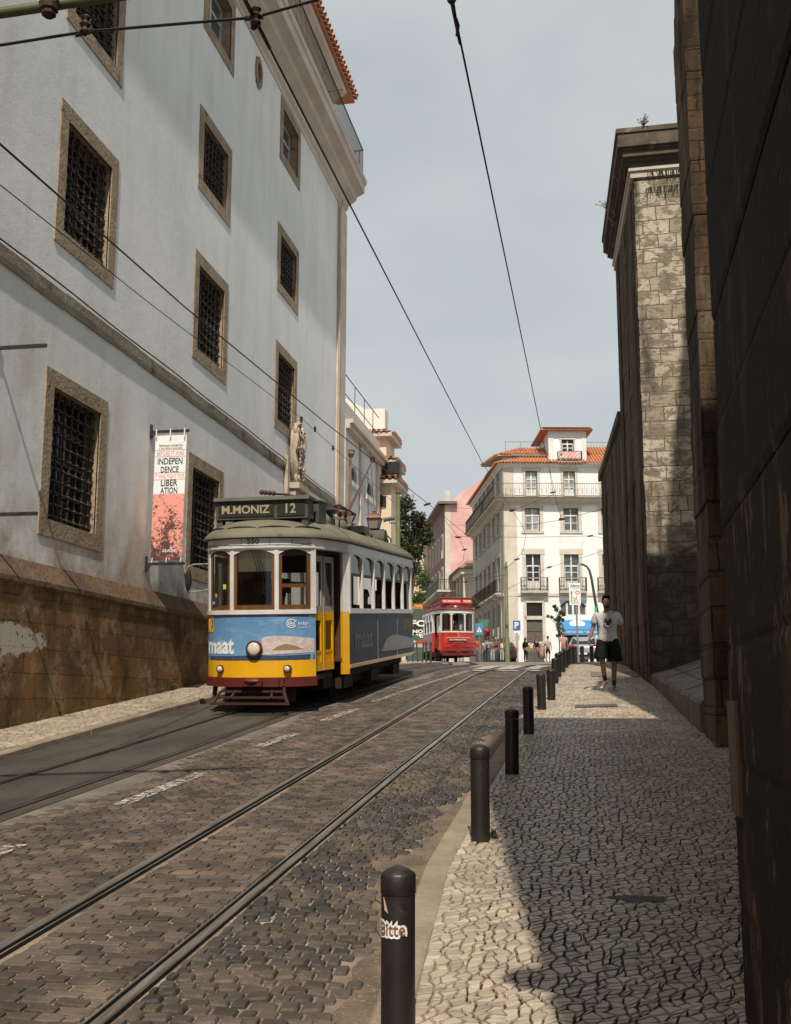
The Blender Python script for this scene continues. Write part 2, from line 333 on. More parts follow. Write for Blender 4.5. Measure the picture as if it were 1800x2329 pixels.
# stones laid as real blocks : cells of a warped lattice between two boundary lines
def hsh(i, j, k=0):
    x = math.sin(i*127.1+j*311.7+k*74.7)*43758.5453; return x-math.floor(x)
def stones(name, xl, xr, y0, y1, wx, wy, gap, hgt, m, jit=.28, offrow=.5, skip=None, dome=.012, base=0.0, skew=0.0, wav=0.0, tilt=.07, smo=False):
    verts = []; faces = []
    ny = int((y1-y0)/wy)
    width = max(abs(xr(y)-xl(y)) for y in (y0, (y0+y1)/2, y1)); nx = max(1, int(round(width/wx)))
    def node(i, j):                      # lattice corner in (s,y)
        jj = (hsh(i, j, 1)-.5)*2*jit; kk = (hsh(i, j, 2)-.5)*2*jit
        edge = i <= 0 or i >= nx
        s = i/nx; y = y0+(j+(0 if False else kk))*wy
        y += skew*(i*wx)+wav*math.sin(i*wx*2.3+j*.13)
        a, b = xl(y), xr(y)
        x = a+(b-a)*s+(0 if edge else jj*wx)
        return x, y
    for j in range(ny):
        sh = offrow if j % 2 else 0
        for i in range(nx+(1 if sh else 0)):
            # brick shift: corners of a row use their own x-shift
            def cor(ii, jj2):
                x, y = node(ii, jj2)
                if sh and 0 < ii: pass
                return x, y
            if offrow:
                ii0 = i-sh; ii1 = ii0+1
                ii0 = max(0, ii0); ii1 = min(nx, ii1)
                if ii1-ii0 < .3: continue
                def c2(fi, jr, side):
                    jx = (hsh(round(fi*2), j, 5)-.5)*jit*1.2*wx; jy = (hsh(round(fi*2), jr, 6)-.5)*jit*wy
                    y = y0+jr*wy+jy+skew*(fi*wx)+wav*math.sin(fi*wx*2.3+jr*.13); a, b = xl(y), xr(y)
                    x = a+(b-a)*fi/nx+(0 if fi <= 0 or fi >= nx else jx); return x, y
                q = [c2(ii0, j, 0), c2(ii1, j, 1), c2(ii1, j+1, 1), c2(ii0, j+1, 0)]
            else:
                q = [node(i, j), node(i+1, j), node(i+1, j+1), node(i, j+1)]
            cx = sum(p[0] for p in q)/4; cy = sum(p[1] for p in q)/4
            if skip and skip(cx, cy): continue
            z = zg(cy)+base+hgt+(hsh(i, j, 9)-.5)*.12*tilt
            tx, ty = (hsh(i, j, 3)-.5)*tilt, (hsh(i, j, 4)-.5)*tilt
            dx = abs(q[1][0]-q[0][0]); dy = abs(q[3][1]-q[0][1]); g = gap*(.6+.9*hsh(i, j, 8))
            def shr(p, g2):
                vx, vy = p[0]-cx, p[1]-cy; l = math.hypot(vx, vy)+1e-6; k = max(.35, 1-g2*1.2/l); return cx+vx*k, cy+vy*k
            ring = []
            for a in range(4):                # eight points: corners cut
                p, nx_ = q[a], q[(a+1) % 4]; c = .07+.11*hsh(i+a, j, 7); d = .07+.11*hsh(i, j+a, 7)
                ring.append((p[0]+(nx_[0]-p[0])*c, p[1]+(nx_[1]-p[1])*c)); ring.append((nx_[0]+(p[0]-nx_[0])*d, nx_[1]+(p[1]-nx_[1])*d))
            b0 = len(verts); slope = (zg(cy+.1)-zg(cy-.1))/.2
            r = min(dx, dy)
            for g2, dz in ((g, -hgt-.02), (g+.0015, -dome*.8), (g+.009*r/.1, 0)):
                for p in ring:
                    x, y = shr(p, g2); verts.append((x, y, z+dz+slope*(y-cy)+(tx*(x-cx)+ty*(y-cy))))
            for k in range(8):
                k2 = (k+1) % 8
                faces.append((b0+k, b0+k2, b0+8+k2, b0+8+k)); faces.append((b0+8+k, b0+8+k2, b0+16+k2, b0+16+k))
            faces.append(tuple(b0+16+k for k in range(8)))
    mb = MB(); mb.v = verts; mb.f = faces; mb.m = [0]*len(faces)
    return mb.build(name, m, smooth=smo)
def sandw(y): return .13+.10*math.sin(y*.9+1)+.07*math.sin(y*2.7)+.04*math.sin(y*9)
def dsand(x, y): return x > fKR(y)-sandw(y)-.05+.12*(hsh(int(x*9), int(y*9))-.5)
parts = []
o = stones('road', lambda y: fRL(y)+.10, lambda y: fRR(y)-.075, -1, 31, .150, .096, .0060, .0, M['cobble'], .25, .5, dome=.005, wav=.02); tag(o, kind='structure')
o = stones('road_middle', lambda y: asphR(y)+.0, lambda y: fRL(y)-.05, 1, 31, .150, .096, .0064, .0, M['cobble'], .27, .5, dome=.005, wav=.03,
           skip=lambda x, y: x < asphR(y)+.18+.12*math.sin(y*1.3)); tag(o, kind='structure')
o = stones('road_edge', lambda y: fRR(y)+.075, lambda y: fKR(y)-.04, -1, 31, .135, .102, .0052, .002, M['cobble_dark'], .30, .5, dome=.014, tilt=.12, skip=dsand); tag(o, kind='structure')
sheet('road_seam', lambda y: asphR(y)-.02, lambda y: asphR(y)+.40+.12*math.sin(y*1.3), yrange(1, 31, .4), -.006, M['grit'], 1)
sheet('gutter', lambda y: fKR(y)-sandw(y)-.03, lambda y: fKR(y)+.03, yrange(-1, 31, .12), -.006, M['sand'], 3)
# rails : running head, groove and guard lip
M['railtop'] = mat('polished_rail', (.46, .42, .37), (.20, .17, .14), 5, (6, .3, 1), rough=.36, metal=.75, c3=(.10, .07, .05), s3=4, lo3=.66, hi3=.85)
M['raildark'] = mat('rail_groove', (.015, .012, .01), rough=.9)
M['railtop_dull'] = mat('dull_rail', (.13, .105, .085), (.06, .045, .035), 5, (6, .3, 1), rough=.5, metal=.6, c3=(.04, .03, .022), s3=4, lo3=.55, hi3=.75)
def rail(name, f, ya, yb, side):
    mb = MB(); ys = yrange(ya, yb, .5)
    prof = [(-.052, -.015), (-.052, .006), (-.046, .012), (.002, .012), (.006, .006), (.008, -.016), (.036, -.016), (.038, .003), (.040, .006), (.052, .006), (.054, -.015)]
    prof = [(-a*side, b) for a, b in prof]
    if side > 0: prof = prof[::-1]
    rings = [[(f(y)+a, y, zg(y)+b+.004) for a, b in prof] for y in ys]
    n = len(prof); base = 0; vs = [p for r in rings for p in r]; fs = []; ms = []
    for i in range(len(ys)-1):
        for k in range(n-1):
            fs.append((i*n+k, i*n+k+1, (i+1)*n+k+1, (i+1)*n+k)); a, b = prof[k], prof[k+1]
            ms.append(1 if (a[1] < -.01 or b[1] < -.01) else 0)
    mb.v = vs; mb.f = fs; mb.m = ms; o = mb.build(name, [M['railtop'] if f is fRR or f is fRL else M['railtop_dull'], M['raildark']])
    tag(o, kind='structure')
for f, sd, a, b in ((fRR, 1, -3, 41.5), (fRL, -1, -3, 41.5), (fLR, 1, -3, 85), (fLL, -1, -3, 85)): rail('tram_rail', f, a, b, sd)
# right pavement
KH = .07
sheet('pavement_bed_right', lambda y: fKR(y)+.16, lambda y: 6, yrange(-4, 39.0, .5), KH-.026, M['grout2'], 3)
sheet('pavement_bed_sunny', lambda y: fKR(y)+.16, lambda y: -.50-.02*y, yrange(-4, 10.5, .5), KH-.017, M['grout3'], 2)  # lighter bed laid where the sun reaches, up to the shadow edge
sheet('pavement_bed_far', lambda y: fKR(y)+.16, lambda y: 2.4, yrange(15.8, 38.9, .5), KH-.016, M['grout3'], 3)  # lighter bed again, past the end of the cast shadow
def pave(name, xl, xr, a, b, w, **k):
    o = stones(name, xl, xr, a, b, w, w*.82, .0056, 0, M['limestone'], .47, 0, base=KH, dome=.0022, skew=.55, wav=.05, tilt=.035, **k); tag(o, kind='structure')
pave('pavement_right', lambda y: fKR(y)+.17, lambda y: 1.75 if y > 4.8 else 1.2, 1.5, 14.5, .060)
pave('pavement_uphill', lambda y: fKR(y)+.17, lambda y: 1.75, 14.2, 30.5, .080, skip=lambda x, y: y < 14.45)
sheet('pavement_far_right', lambda y: fKR(y)+.18 if y < 39.6 else 1.3, lambda y: 8, yrange(29.8, 39.8, .4), KH-.002, mat('far_setts', (.46, .40, .33), (.33, .28, .23), 18, rough=.8, c3=(.25, .21, .17), s3=.8, lo3=.55, hi3=.7), 2)
M['far_setts'] = bpy.data.materials['far_setts']
# kerbs : individual stones, laid end to end
def kerb(name, f, ya, yb, w, top, side, ln=1.15):
    mb = MB(); y = ya; i = 0
    while y < yb:
        l = ln*(.8+.5*hsh(i, 3)); y2 = min(y+l-.004, yb); ch = .018
        pr = [(0, -.08), (0, top-ch), (ch, top), (w-ch, top), (w, top-ch*.6), (w, -.08)]
        dx = (hsh(i, 7)-.5)*.010; dz = (hsh(i, 8)-.5)*.008
        steps = 4; rings = [[(f(yy)+side*a+dx, yy, zg(yy)+b+dz) for a, b in pr] for yy in [y+(y2-y)*k/steps for k in range(steps+1)]]
        if side > 0: rings = [r[::-1] for r in rings]
        mb.rings(rings); y += l; i += 1
    return tag(mb.build(name, M['kerb'], smooth=40), kind='structure')
kerb('kerb_right', fKR, -3, 38.8, .17, KH, 1)
kerb('kerb_left', fKL, -3, 60, .15, .085, -1, .9)
# left pavement (along the big white wall)
sheet('pavement_bed_left', lambda y: -8.9 if y < 37 else -30, lambda y: fKL(y)-.14, yrange(-4, 70, .5), .09-.022, M['grout3'], 2)
stl = stones('pavement_left', lambda y: -8.34, lambda y: fKL(y)-.15, 7, 27, .088, .076, .0055, 0, M['limestone'], .42, 0, base=.088, dome=.003, tilt=.035, skew=-.4, wav=.05); tag(stl, kind='structure')
sheet('pavement_far_left', lambda y: -8.3 if y < 36.6 else -20, lambda y: fKL(y)-.15, yrange(26.8, 69, .4), .09-.003, M['far_setts'], 3)
# worn painted lines on the setts
m, t, b, out = newmat('worn_line_paint'); v = _coords(t)
tr = t.nodes.new('ShaderNodeBsdfTransparent'); ms = t.nodes.new('ShaderNodeMixShader'); b.inputs['Base Color'].default_value = (.62, .59, .53, 1); b.inputs['Roughness'].default_value = .7
k = _math(t, 'MULTIPLY', _ramp(t, _noise(t, v, 9, 6, .8, .6), .42, .60), .85)
vo = t.nodes.new('ShaderNodeTexVoronoi'); vo.feature = 'DISTANCE_TO_EDGE'; vo.inputs['Scale'].default_value = 9; t.links.new(v, vo.inputs['Vector'])
k = _math(t, 'MULTIPLY', k, _ramp(t, vo.outputs['Distance'], .04, .10))
t.links.new(k, ms.inputs[0]); t.links.new(tr.outputs[0], ms.inputs[1]); t.links.new(b.outputs[0], ms.inputs[2]); t.links.new(ms.outputs[0], out.inputs[0]); M['line'] = m
M['line2'] = mat('road_line_paint', (.58, .55, .49), (.25, .22, .19), 5, lo=.5, hi=.7, rough=.7)
M['stripe'] = mat('worn_stripe_paint', (.50, .46, .40), (.24, .20, .17), 7, lo=.42, hi=.6, rough=.8)
def strip(name, pts, w, m=None, off=.014):
    mb = MB(); rs = []
    for i, (x, y) in enumerate(pts):
        a = Vector(pts[max(i-1, 0)]); b_ = Vector(pts[min(i+1, len(pts)-1)]); d = (b_-a).normalized(); n = Vector((d.y, -d.x))
        rs.append([(x-n.x*w/2, y-n.y*w/2, zg(y-n.y*w/2)+off), (x+n.x*w/2, y+n.y*w/2, zg(y+n.y*w/2)+off)])
    vs = [p for r in rs for p in r]; mb.add(vs, [(2*i, 2*i+1, 2*i+3, 2*i+2) for i in range(len(rs)-1)])
    return tag(mb.build(name, m or M['line']), kind='structure')
def along(a, b, n=8): return [(a[0]+(b[0]-a[0])*i/n, a[1]+(b[1]-a[1])*i/n) for i in range(n+1)]
for a, b in (((-4.42, 6.6), (-4.34, 8.1)), ((-4.24, 9.7), (-4.12, 11.56)), ((-4.13, 13.6), (-4.02, 14.96)), ((-4.0, 16.5), (-3.88, 18.3))): strip('road_marking', along(a, b), .16)
strip('road_marking', along((-3.84, 19.5), (-3.5, 23.5))+along((-3.5, 23.5), (-3.02, 27.6))[1:], .12, M['line'], .013)
for px0, px1 in ((1107, 1138), (1150, 1192), (1216, 1243)):
    a = [XY(px0, 31.0), XY(px1, 31.0)]; mb = MB()
    vs = []
    for y in (28.2, 29.4, 30.6, 31.8):
        for x in a: vs.append((x-(31-y)*.04, y, zg(y)+.016))
    mb.add(vs, [(0, 1, 3, 2), (2, 3, 5, 4), (4, 5, 7, 6)]); tag(mb.build('crossing_stripe', M['stripe']), kind='structure')
for px0, px1 in ((1075, 1103), (1130, 1178), (1198, 1228)):
    strip('road_marking', along((XY(px0, 27.6), 27.75), (XY(px1, 27.6), 27.55), 2), .18, M['line2'], .016)
# manhole grate in the right pavement
mb = MB(); ga = [(-.30, 17.9), (.38, 18.15), (.36, 18.55), (-.30, 18.35)]
mb.add([(x, y, zg(y)+KH+.012) for x, y in ga], [(0, 1, 2, 3)]); g = mb.build('manhole_cover', mat('grate_iron', (.13, .10, .08), (.08, .06, .05), 9, rough=.7)); tag(g, 'long flat rusty metal cover let into the sunlit pavement', 'manhole cover')
sheet('pavement_patch', lambda y: -.05, lambda y: 1.05, yrange(24.6, 26.2, .4), KH+.010, mat('mortar_patch', (.20, .17, .14), (.14, .12, .10), 3, rough=.95))

mb = MB(); r = random.Random(5); n = 22
mb.add([(.22+(.12+.07*r.random())*math.cos(6.283*k/n), 6.9+(.045+.04*r.random())*math.sin(6.283*k/n), 0) for k in range(n)], [tuple(range(n))]); mb.v = [(x, y, zg(y)+KH+.0035) for x, y, z in mb.v]
tag(mb.build('pavement_patch', mat('tar_patch', (.055, .047, .04), (.10, .085, .07), 14, rough=.7, bump=.8, bscale=70)), kind='structure')
# ================================================================== FACES AND WALLS
class Face:
    """vertical wall plane : u along the wall, z up, d outwards"""
    def __init__(s, O, U, Nn): s.O = Vector((O[0], O[1], 0)); s.U = Vector((U[0], U[1], 0)).normalized(); s.N = Vector((Nn[0], Nn[1], 0)).normalized()
    def pt(s, u, z, d=0):
        p = s.O+s.U*u+s.N*d; return Vector((p.x, p.y, z))
    def box(s, mb, u0, u1, z0, z1, d0, d1):
        c = [s.pt(u, z, d) for z in (z0, z1) for u, d in ((u0, d0), (u1, d0), (u1, d1), (u0, d1))]
        mb.add(c, [(0, 1, 2, 3), (7, 6, 5, 4), (4, 5, 1, 0), (5, 6, 2, 1), (6, 7, 3, 2), (7, 4, 0, 3)])
    def uz(s, px, py):              # photo pixel -> (u, z) on this plane
        d = ray(px, py); o = Vector((0, 0, CZ)); t = (s.O-Vector((0, 0, 0))-Vector((o.x, o.y, 0))).dot(s.N)/d.dot(s.N)
        p = o+d*t; return (Vector((p.x, p.y, 0))-s.O).dot(s.U), p.z
def wall(name, F, u0, u1, z0, z1, holes, m, parent, reveal=.3, rm=None, zb=None):
    """wall with openings; reveals go inwards. holes=(ua,ub,za,zb)"""
    us = sorted(set([u0, u1]+[h[0] for h in holes]+[h[1] for h in holes])); zs = sorted(set([z0, z1]+[h[2] for h in holes]+[h[3] for h in holes]))
    mb = MB()
    for a, b in zip(us, us[1:]):
        for c, d in zip(zs, zs[1:]):
            um, zm = (a+b)/2, (c+d)/2
            if any(h[0] < um < h[1] and h[2] < zm < h[3] for h in holes): continue
            mb.add([F.pt(a, c), F.pt(b, c), F.pt(b, d), F.pt(a, d)], [(0, 1, 2, 3)])
    mb.mi = 1
    for a, b, c, d in holes:
        for (p, q) in (((a, c), (a, d)), ((b, d), (b, c)), ((b, c), (a, c)), ((a, d), (b, d))):
            mb.add([F.pt(*p), F.pt(*q), F.pt(*q, -reveal), F.pt(*p, -reveal)], [(0, 1, 2, 3)])
    return mb.build(name, [m, rm or m], parent)
def frame_part(name, F, u0, u1, z0, z1, w, d0, d1, m, parent, sill=0, jitter=0.0):
    """stone or timber surround round an opening: four butted members"""
    mb = MB()
    F.box(mb, u0-w, u1+w, z1, z1+w, d0, d1); F.box(mb, u0-w-sill, u1+w+sill, z0-w, z0, d0, d1+sill)
    F.box(mb, u0-w, u0, z0, z1, d0, d1); F.box(mb, u1, u1+w, z0, z1, d0, d1)
    return mb.build(name, m, parent)
def pane_part(F, u0, u1, z0, z1, d, m, parent, name='pane'):
    mb = MB(); mb.add([F.pt(u0, z0, d), F.pt(u1, z0, d), F.pt(u1, z1, d), F.pt(u0, z1, d)], [(0, 1, 2, 3)]); return mb.build(name, m, parent)
def bars(mb, F, u0, u1, z0, z1, d, nu, nz, w=.02, dd=.02):
    for i in range(1, nu+1):
        u = u0+(u1-u0)*i/(nu+1); F.box(mb, u-w, u+w, z0, z1, d-dd, d+dd)
    for i in range(1, nz+1):
        z = z0+(z1-z0)*i/(nz+1); F.box(mb, u0, u1, z-w, z+w, d-dd-.003, d+dd+.003)
# ================================================================== MUSEUM (big white house on the left)
WX = -8.3
MF = Face((WX, 0), (0, 1), (1, 0))
mus = thing('museum_building', 'tall white rendered building with stone framed barred windows filling the left side', 'building', (WX, 20, 0))
mus['category'] = 'building'
def keep(o, root):                    # parent without moving (root has no rotation)
    o.parent = root; o.location = Vector(o.location)-root.location; return o
m, t, b, out = newmat('grey_white_render'); v = _coords(t)
tc = t.nodes.new('ShaderNodeTexCoord'); sp = t.nodes.new('ShaderNodeSeparateXYZ'); t.links.new(tc.outputs['Object'], sp.inputs[0])
base = _mix(t, _ramp(t, _noise(t, v, .35, 4), .35, .65), (.86, .865, .85), (.76, .77, .755))
base = _mix(t, _math(t, 'MULTIPLY', _ramp(t, _noise(t, _coords(t, (1, 1, .12)), 2.2, 6, .7), .5, .8), .35), base, (.42, .38, .33))
low = _math(t, 'SUBTRACT', 1, _ramp(t, sp.outputs[2], 3.5-20*0, 8.6)); nn = _noise(t, _coords(t, (1, .8, .5)), .9, 6, .65)
base = _mix(t, _math(t, 'MULTIPLY', _math(t, 'MULTIPLY', low, _ramp(t, nn, .38, .66)), .8), base, (.42, .27, .16))
vlow = _math(t, 'SUBTRACT', 1, _ramp(t, sp.outputs[2], 3.8, 5.2))
base = _mix(t, _math(t, 'MULTIPLY', vlow, _ramp(t, _noise(t, v, 1.6, 6, .7), .42, .70)), base, (.30, .19, .11))
t.links.new(base, b.inputs['Base Color']); b.inputs['Roughness'].default_value = .9; b.inputs['Specular IOR Level'].default_value = .2
_bump(t, b, _math(t, 'ADD', _noise(t, v, 45, 5, .7), _math(t, 'MULTIPLY', _noise(t, v, 3, 4), 1.5)), .35, .02); M['render'] = m
M['plinth'] = blocks_mat('ochre_plinth_stone', (.26, .142, .058), (.17, .094, .04), (.08, .048, .026), 1.05, .37, grime=(.060, .036, .02), gs=1.1, gstretch=(1, 1, .5), glo=.47, ghi=.70, pit=.85,
                         c4=(.34, .245, .145), lo4=.50, hi4=.62, s4=2.4, msize=.008, patch=((WX+.1, 14.2, 2.66), (2, 1.55, .27), (.52, .47, .41)))
M['plinth_top'] = mat('plinth_moulding_stone', (.115, .07, .04), (.19, .12, .07), 1.4, rough=.95, bump=1, bscale=9, c3=(.075, .045, .03), s3=1.6, lo3=.5, hi3=.68, bdist=.04)
M['belt'] = mat('string_course_stone', (.33, .28, .22), (.24, .19, .14), 1.2, rough=.95, bump=.8, bscale=9, c3=(.065, .05, .035), s3=.9, lo3=.56, hi3=.66)
M['cornice'] = mat('pale_cornice_stone', (.62, .56, .50), (.50, .43, .37), 1.5, (1, .4, 1), rough=.85, bump=.3, c3=(.36, .28, .22), s3=1.0, lo3=.6, hi3=.75)
FW = .27; PROT = .022; RV = .34
cols = [9.24, 15.53, 21.79, 28.07]; wins = []
rows = [(4.31, 6.97, 2.25), (9.06, 11.51, 2.23), (12.95, 14.93, 2.2), (16.84, 18.77, 2.15)]
sizes = []
for ci, y0 in enumerate(cols):
    for ri, (z0, z1, w) in enumerate(rows):
        if ri == 0 and ci > 2: continue
        if ri == 3 and ci == 3: pass
        sizes.append((ri, y0+(2.25-w)/2+FW, y0+(2.25-w)/2+w-FW, z0+FW, z1-FW))
for y0 in (2.95,):
    for ri, (z0, z1, w) in enumerate(rows): sizes.append((ri, y0+FW, y0+w-FW, z0+FW, z1-FW))
circ = (25.97, 18.15)
CT, CB = 19.55, 21.3
BODY_T = 19.35
holes = [(a, b_, c, d) for _, a, b_, c, d in sizes]+[(circ[0]-.21, circ[0]+.21, circ[1]-.38, circ[1]+.38)]
body = wall('wall', MF, -12, 35.4, 3.62, BODY_T, holes, M['render'], mus, RV, M['frame_stone']); keep(body, mus)
def mk(mb, name, m, smooth=False, parent=mus):
    o = mb.build(name, m, parent, smooth); o.location = -mus.location if parent is mus else o.location; return o
# end wall and back so that the house has depth
mb = MB(); mb.add([(WX, 36.6, -1), (WX-14, 36.6, -1), (WX-14, 36.6, 20), (WX, 36.6, 20)], [(0, 1, 2, 3)]); mk(mb, 'end_wall', M['render']); mb = MB(); mb.add([(WX, -12, -2), (WX-14, -12, -2), (WX-14, -12, 21), (WX, -12, 21)], [(3, 2, 1, 0)])
mk(mb, 'end_wall', M['render'])
mb = MB(); MF.box(mb, -12, 35.38, -1.5, 3.46, -.3, .16); mk(mb, 'plinth', M['plinth'])
mb = MB()                                     # splayed stone moulding on top of the plinth
mb.prism([(.16, 3.46), (.20, 3.49), (.20, 3.56), (.03, 3.86), (-.2, 3.86), (-.2, 3.46)], lambda a, z, y: Vector((WX+a, y, z)), -12, 35.38); mk(mb, 'plinth_moulding', M['plinth_top'])
mb = MB(); y = -12; i = 0
while y < 35.38:                                # string course of separate stones
    l = 1.0+.9*hsh(i, 1); y2 = min(35.38, y+l); dz = (hsh(i, 2)-.5)*.03
    MF.box(mb, y, y2-.008, 8.05+dz, 8.33+dz, -.1, .026+.010*hsh(i, 5))
    y += l; i += 1
mk(mb, 'string_course', M['belt'])
mb = MB(); MF.box(mb, 35.4, 36.62, -1, 18.9, -.3, .05); mk(mb, 'corner_pilaster', M['cornice'])
# cornice with stepped mouldings, balcony slab, attic wall set back, tiled eave
mb = MB(); prof = [(-.3, 18.84), (.03, 18.84), (.05, 18.96), (.13, 19.04), (.15, 19.14), (.42, 19.34), (.46, 19.46), (.50, 19.49), (.72, 19.60), (.74, 19.86), (.79, 19.90), (.81, 20.05), (-.3, 20.05)]
mb.prism(prof, lambda a, z, y: Vector((WX+a*1.0, y, z)), -12, 36.4); mk(mb, 'cornice', M['cornice'])
AX = WX-.15
AF = Face((AX, 0), (0, 1), (1, 0))
aw = [(18.2, 19.4, 20.2, 21.7), (24.6, 25.8, 20.2, 21.7), (31.0, 32.2, 20.2, 21.7)]
o = wall('attic_wall', AF, -12, 34.9, 20.05, 22.6, aw, M['render'], mus, .25, M['cornice']); keep(o, mus)
mb = MB()
for a, b_, c, d in aw:
    for u0, u1, z0, z1 in ((a-.18, a, c, d), (b_, b_+.18, c, d), (a-.18, b_+.18, d, d+.2)): AF.box(mb, u0, u1, z0, z1, 0, .06)
mb.prism([(0, 22.25), (.12, 22.3), (.16, 22.45), (.5, 22.6), (.52, 22.75), (-.2, 22.75), (-.2, 22.25)], lambda a, z, y: Vector((AX+a, y, z)), -12, 34.9)
AF.box(mb, 34.4, 34.9, 20.05, 22.25, 0.003, .05); mk(mb, 'attic_trim', M['cornice'])
for a, b_, c, d in aw: mb = MB(); mb.add([AF.pt(a, c, -.2), AF.pt(b_, c, -.2), AF.pt(b_, d, -.2), AF.pt(a, d, -.2)], [(0, 1, 2, 3)]); mk(mb, 'attic_pane', M['pane'])
# clay tile roof : rows of half round tiles running down the slope
def tiles(mb, P0, along_, down, ncol, w, length, r=.5, n=5, over=.0):
    """P0 top-left ridge point; along_ unit vector; down = vector down the slope"""
    A = Vector(along_).normalized(); D = Vector(down); Nn = A.cross(D).normalized()
    if Nn.z < 0: Nn = -Nn
    k = max(1, int(D.length/length)); dl = D/k
    for c in range(ncol):
        for half in (0, 1):
            for j in range(k):
                base = Vector(P0)+A*(w*(c+.25+.5*half))+dl*j+Nn*(.02*(1-half)); rs = []
                for e, sc in ((0, .92), (1.06, 1.05)):
                    ring = []
                    for q in range(n+1):
                        a = math.pi*q/n; h = math.sin(a)*(.26 if not half else -.20)*w
                        ring.append(base+dl*e+A*(math.cos(a)*w*.29*sc)+Nn*(h+(.02 if e > .5 else 0)))
                    rs.append(ring)
                mb.rings(rs, caps=False, closed=False)
mb = MB(); 
mb.prism([(.62, 22.77), (-.0, 22.77), (-6, 25.7), (-6, 25.8), (.62, 22.87)], lambda a, z, y: Vector((AX+a, y, z)), -12, 35.8)
tiles(mb, (AX-1.9, 5.2, 24.17), (0, 1, 0), (2.62, 0, -1.27), 102, .3, .42)
mk(mb, 'roof', M['tile'])
# attic railing
mb = MB(); rx = .72
for z, r in ((21.10, .022), (20.2, .014)): mb.tube([(WX+rx, -2, z), (WX+rx, 36.1, z)], r, 5)
y = 8.0
while y < 36.1: mb.tube([(WX+rx, y, 20.05), (WX+rx, y, 21.1)], .010, 4); y += .135
for z, r in ((21.10, .022), (20.2, .014)): mb.tube([(WX+rx, 36.1, z), (WX-.3, 36.1, z)], r, 5)
for k in range(7): mb.tube([(WX+rx-.14*k, 36.1, 20.05), (WX+rx-.14*k, 36.1, 21.1)], .010, 4)
mb.tube([(WX+rx, 32.3, 21.1), (WX+rx+.1, 32.4, 21.3), (WX-.15, 32.4, 21.25)], .014, 4)
mk(mb, 'railing', M['iron'])
# barred windows
def irregular_frame(F, a, b_, c, d, w, seed):
    mb = MB(); r = random.Random(seed); j = lambda: (r.random()-.5)*.02
    for u0, u1, z0, z1 in ((a-w, b_+w, d, d+w), (a-w, b_+w, c-w, c), (a-w, a, c, d), (b_, b_+w, c, d)):
        k = PROT+j()*.2; F.box(mb, u0, u1, z0, z1, -.02, k)
    return mb
def grille_mesh(w, h, nu, nz):
    mb = MB(); 
    for i in range(nu):
        u = w*(i+.5)/nu; pts = []
        for k in range(nz*2+1):
            z = h*k/(nz*2); s = .009 if ((k//1)+i) % 2 else -.009; pts.append((0+s, u, z))
        mb.tube(pts, .021, 5, False)
    for j in range(nz):
        z = h*(j+.5)/nz; pts = []
        for k in range(nu*2+1):
            u = w*k/(nu*2); s = -.014 if (k+j) % 2 else .014; pts.append((s, u, z))
        mb.tube(pts, .019, 5, False)
        for i in range(nu): mb.ell((.012, w*(i+.5)/nu, z), (.042, .036, .030), 6, 4)
    return mb
gcache = {}
for k, (ri, a, b_, c, d) in enumerate(sizes):
    fr = irregular_frame(MF, a, b_, c, d, FW, k).build('window', M['frame_stone'], mus); fr.location = -mus.location
    if ri < 3 :
        key = ri
        if key not in gcache: gcache[key] = grille_mesh(b_-a, d-c, 7, [11, 10, 9][ri]).build('grille', M['iron'], fr); g = gcache[key]
        else: g = gcache[key].copy(); COL.objects.link(g); g.parent = fr
        g.location = (WX-.10, a, c)
        p = pane_part(MF, a, b_, c, d, -RV+.03, M['darkpane'], fr)
        mb = MB(); bars(mb, MF, a, b_, c, d, -RV+.07, 1, 3, .025, .02); MF.box(mb, a, a+.07, c, d, -RV+.04, -RV+.10); MF.box(mb, b_-.07, b_, c, d, -RV+.04, -RV+.10); mb.build('sash', flat('dull_frame', (.10, .11, .10)), fr)
    else:
        mb = MB(); um = (a+b_)/2
        for u0, u1 in ((a, a+.09), (um-.06, um+.06), (b_-.09, b_)): MF.box(mb, u0, u1, c, d, -.30, -.24)
        for z in (c, c+(d-c)*.62, d-.08): MF.box(mb, a+.09, b_-.09, z, z+.08, -.302, -.238)
        mb.build('sash', flat('grey_sash', (.45, .47, .45)), fr); pane_part(MF, a, b_, c, d, -.28, M['pane'], fr)
# oval opening
mb = MB(); n = 20; vs = []
for rr, dd in ((.30, 0), (.30, .05), (.19, .05), (.19, -.12)):
    for k in range(n):
        q = 2*math.pi*k/n; vs.append(MF.pt(circ[0]+math.cos(q)*rr*.95, circ[1]+math.sin(q)*rr*1.45, dd))
fs = [(r*n+k, r*n+(k+1) % n, (r+1)*n+(k+1) % n, (r+1)*n+k) for r in range(3) for k in range(n)]
mb.add(vs, fs); mk(mb, 'oval_window', M['frame_stone'])
mb = MB(); mb.add([MF.pt(circ[0]+math.cos(2*math.pi*k/n)*.25, circ[1]+math.sin(2*math.pi*k/n)*.40, -.09) for k in range(n)], [tuple(range(n))]); mk(mb, 'oval_pane', M['darkpane'])
# wall cable above the string course, rain pipe at the corner
mb = MB(); mb.tube([(WX+.07, y, 8.36+.012*math.sin(y*1.3)) for y in [q*.7-4 for q in range(57)]], .016, 4); mk(mb, 'wall_cable', M['cable'])
mb = MB(); mb.tube([(WX+.10, 35.36, 3), (WX+.10, 35.36, 18.6), (WX+.2, 35.3, 18.9)], .035, 6); mk(mb, 'rain_pipe', mat('pipe_cream', (.50, .36, .22), (.40, .30, .2), 2))
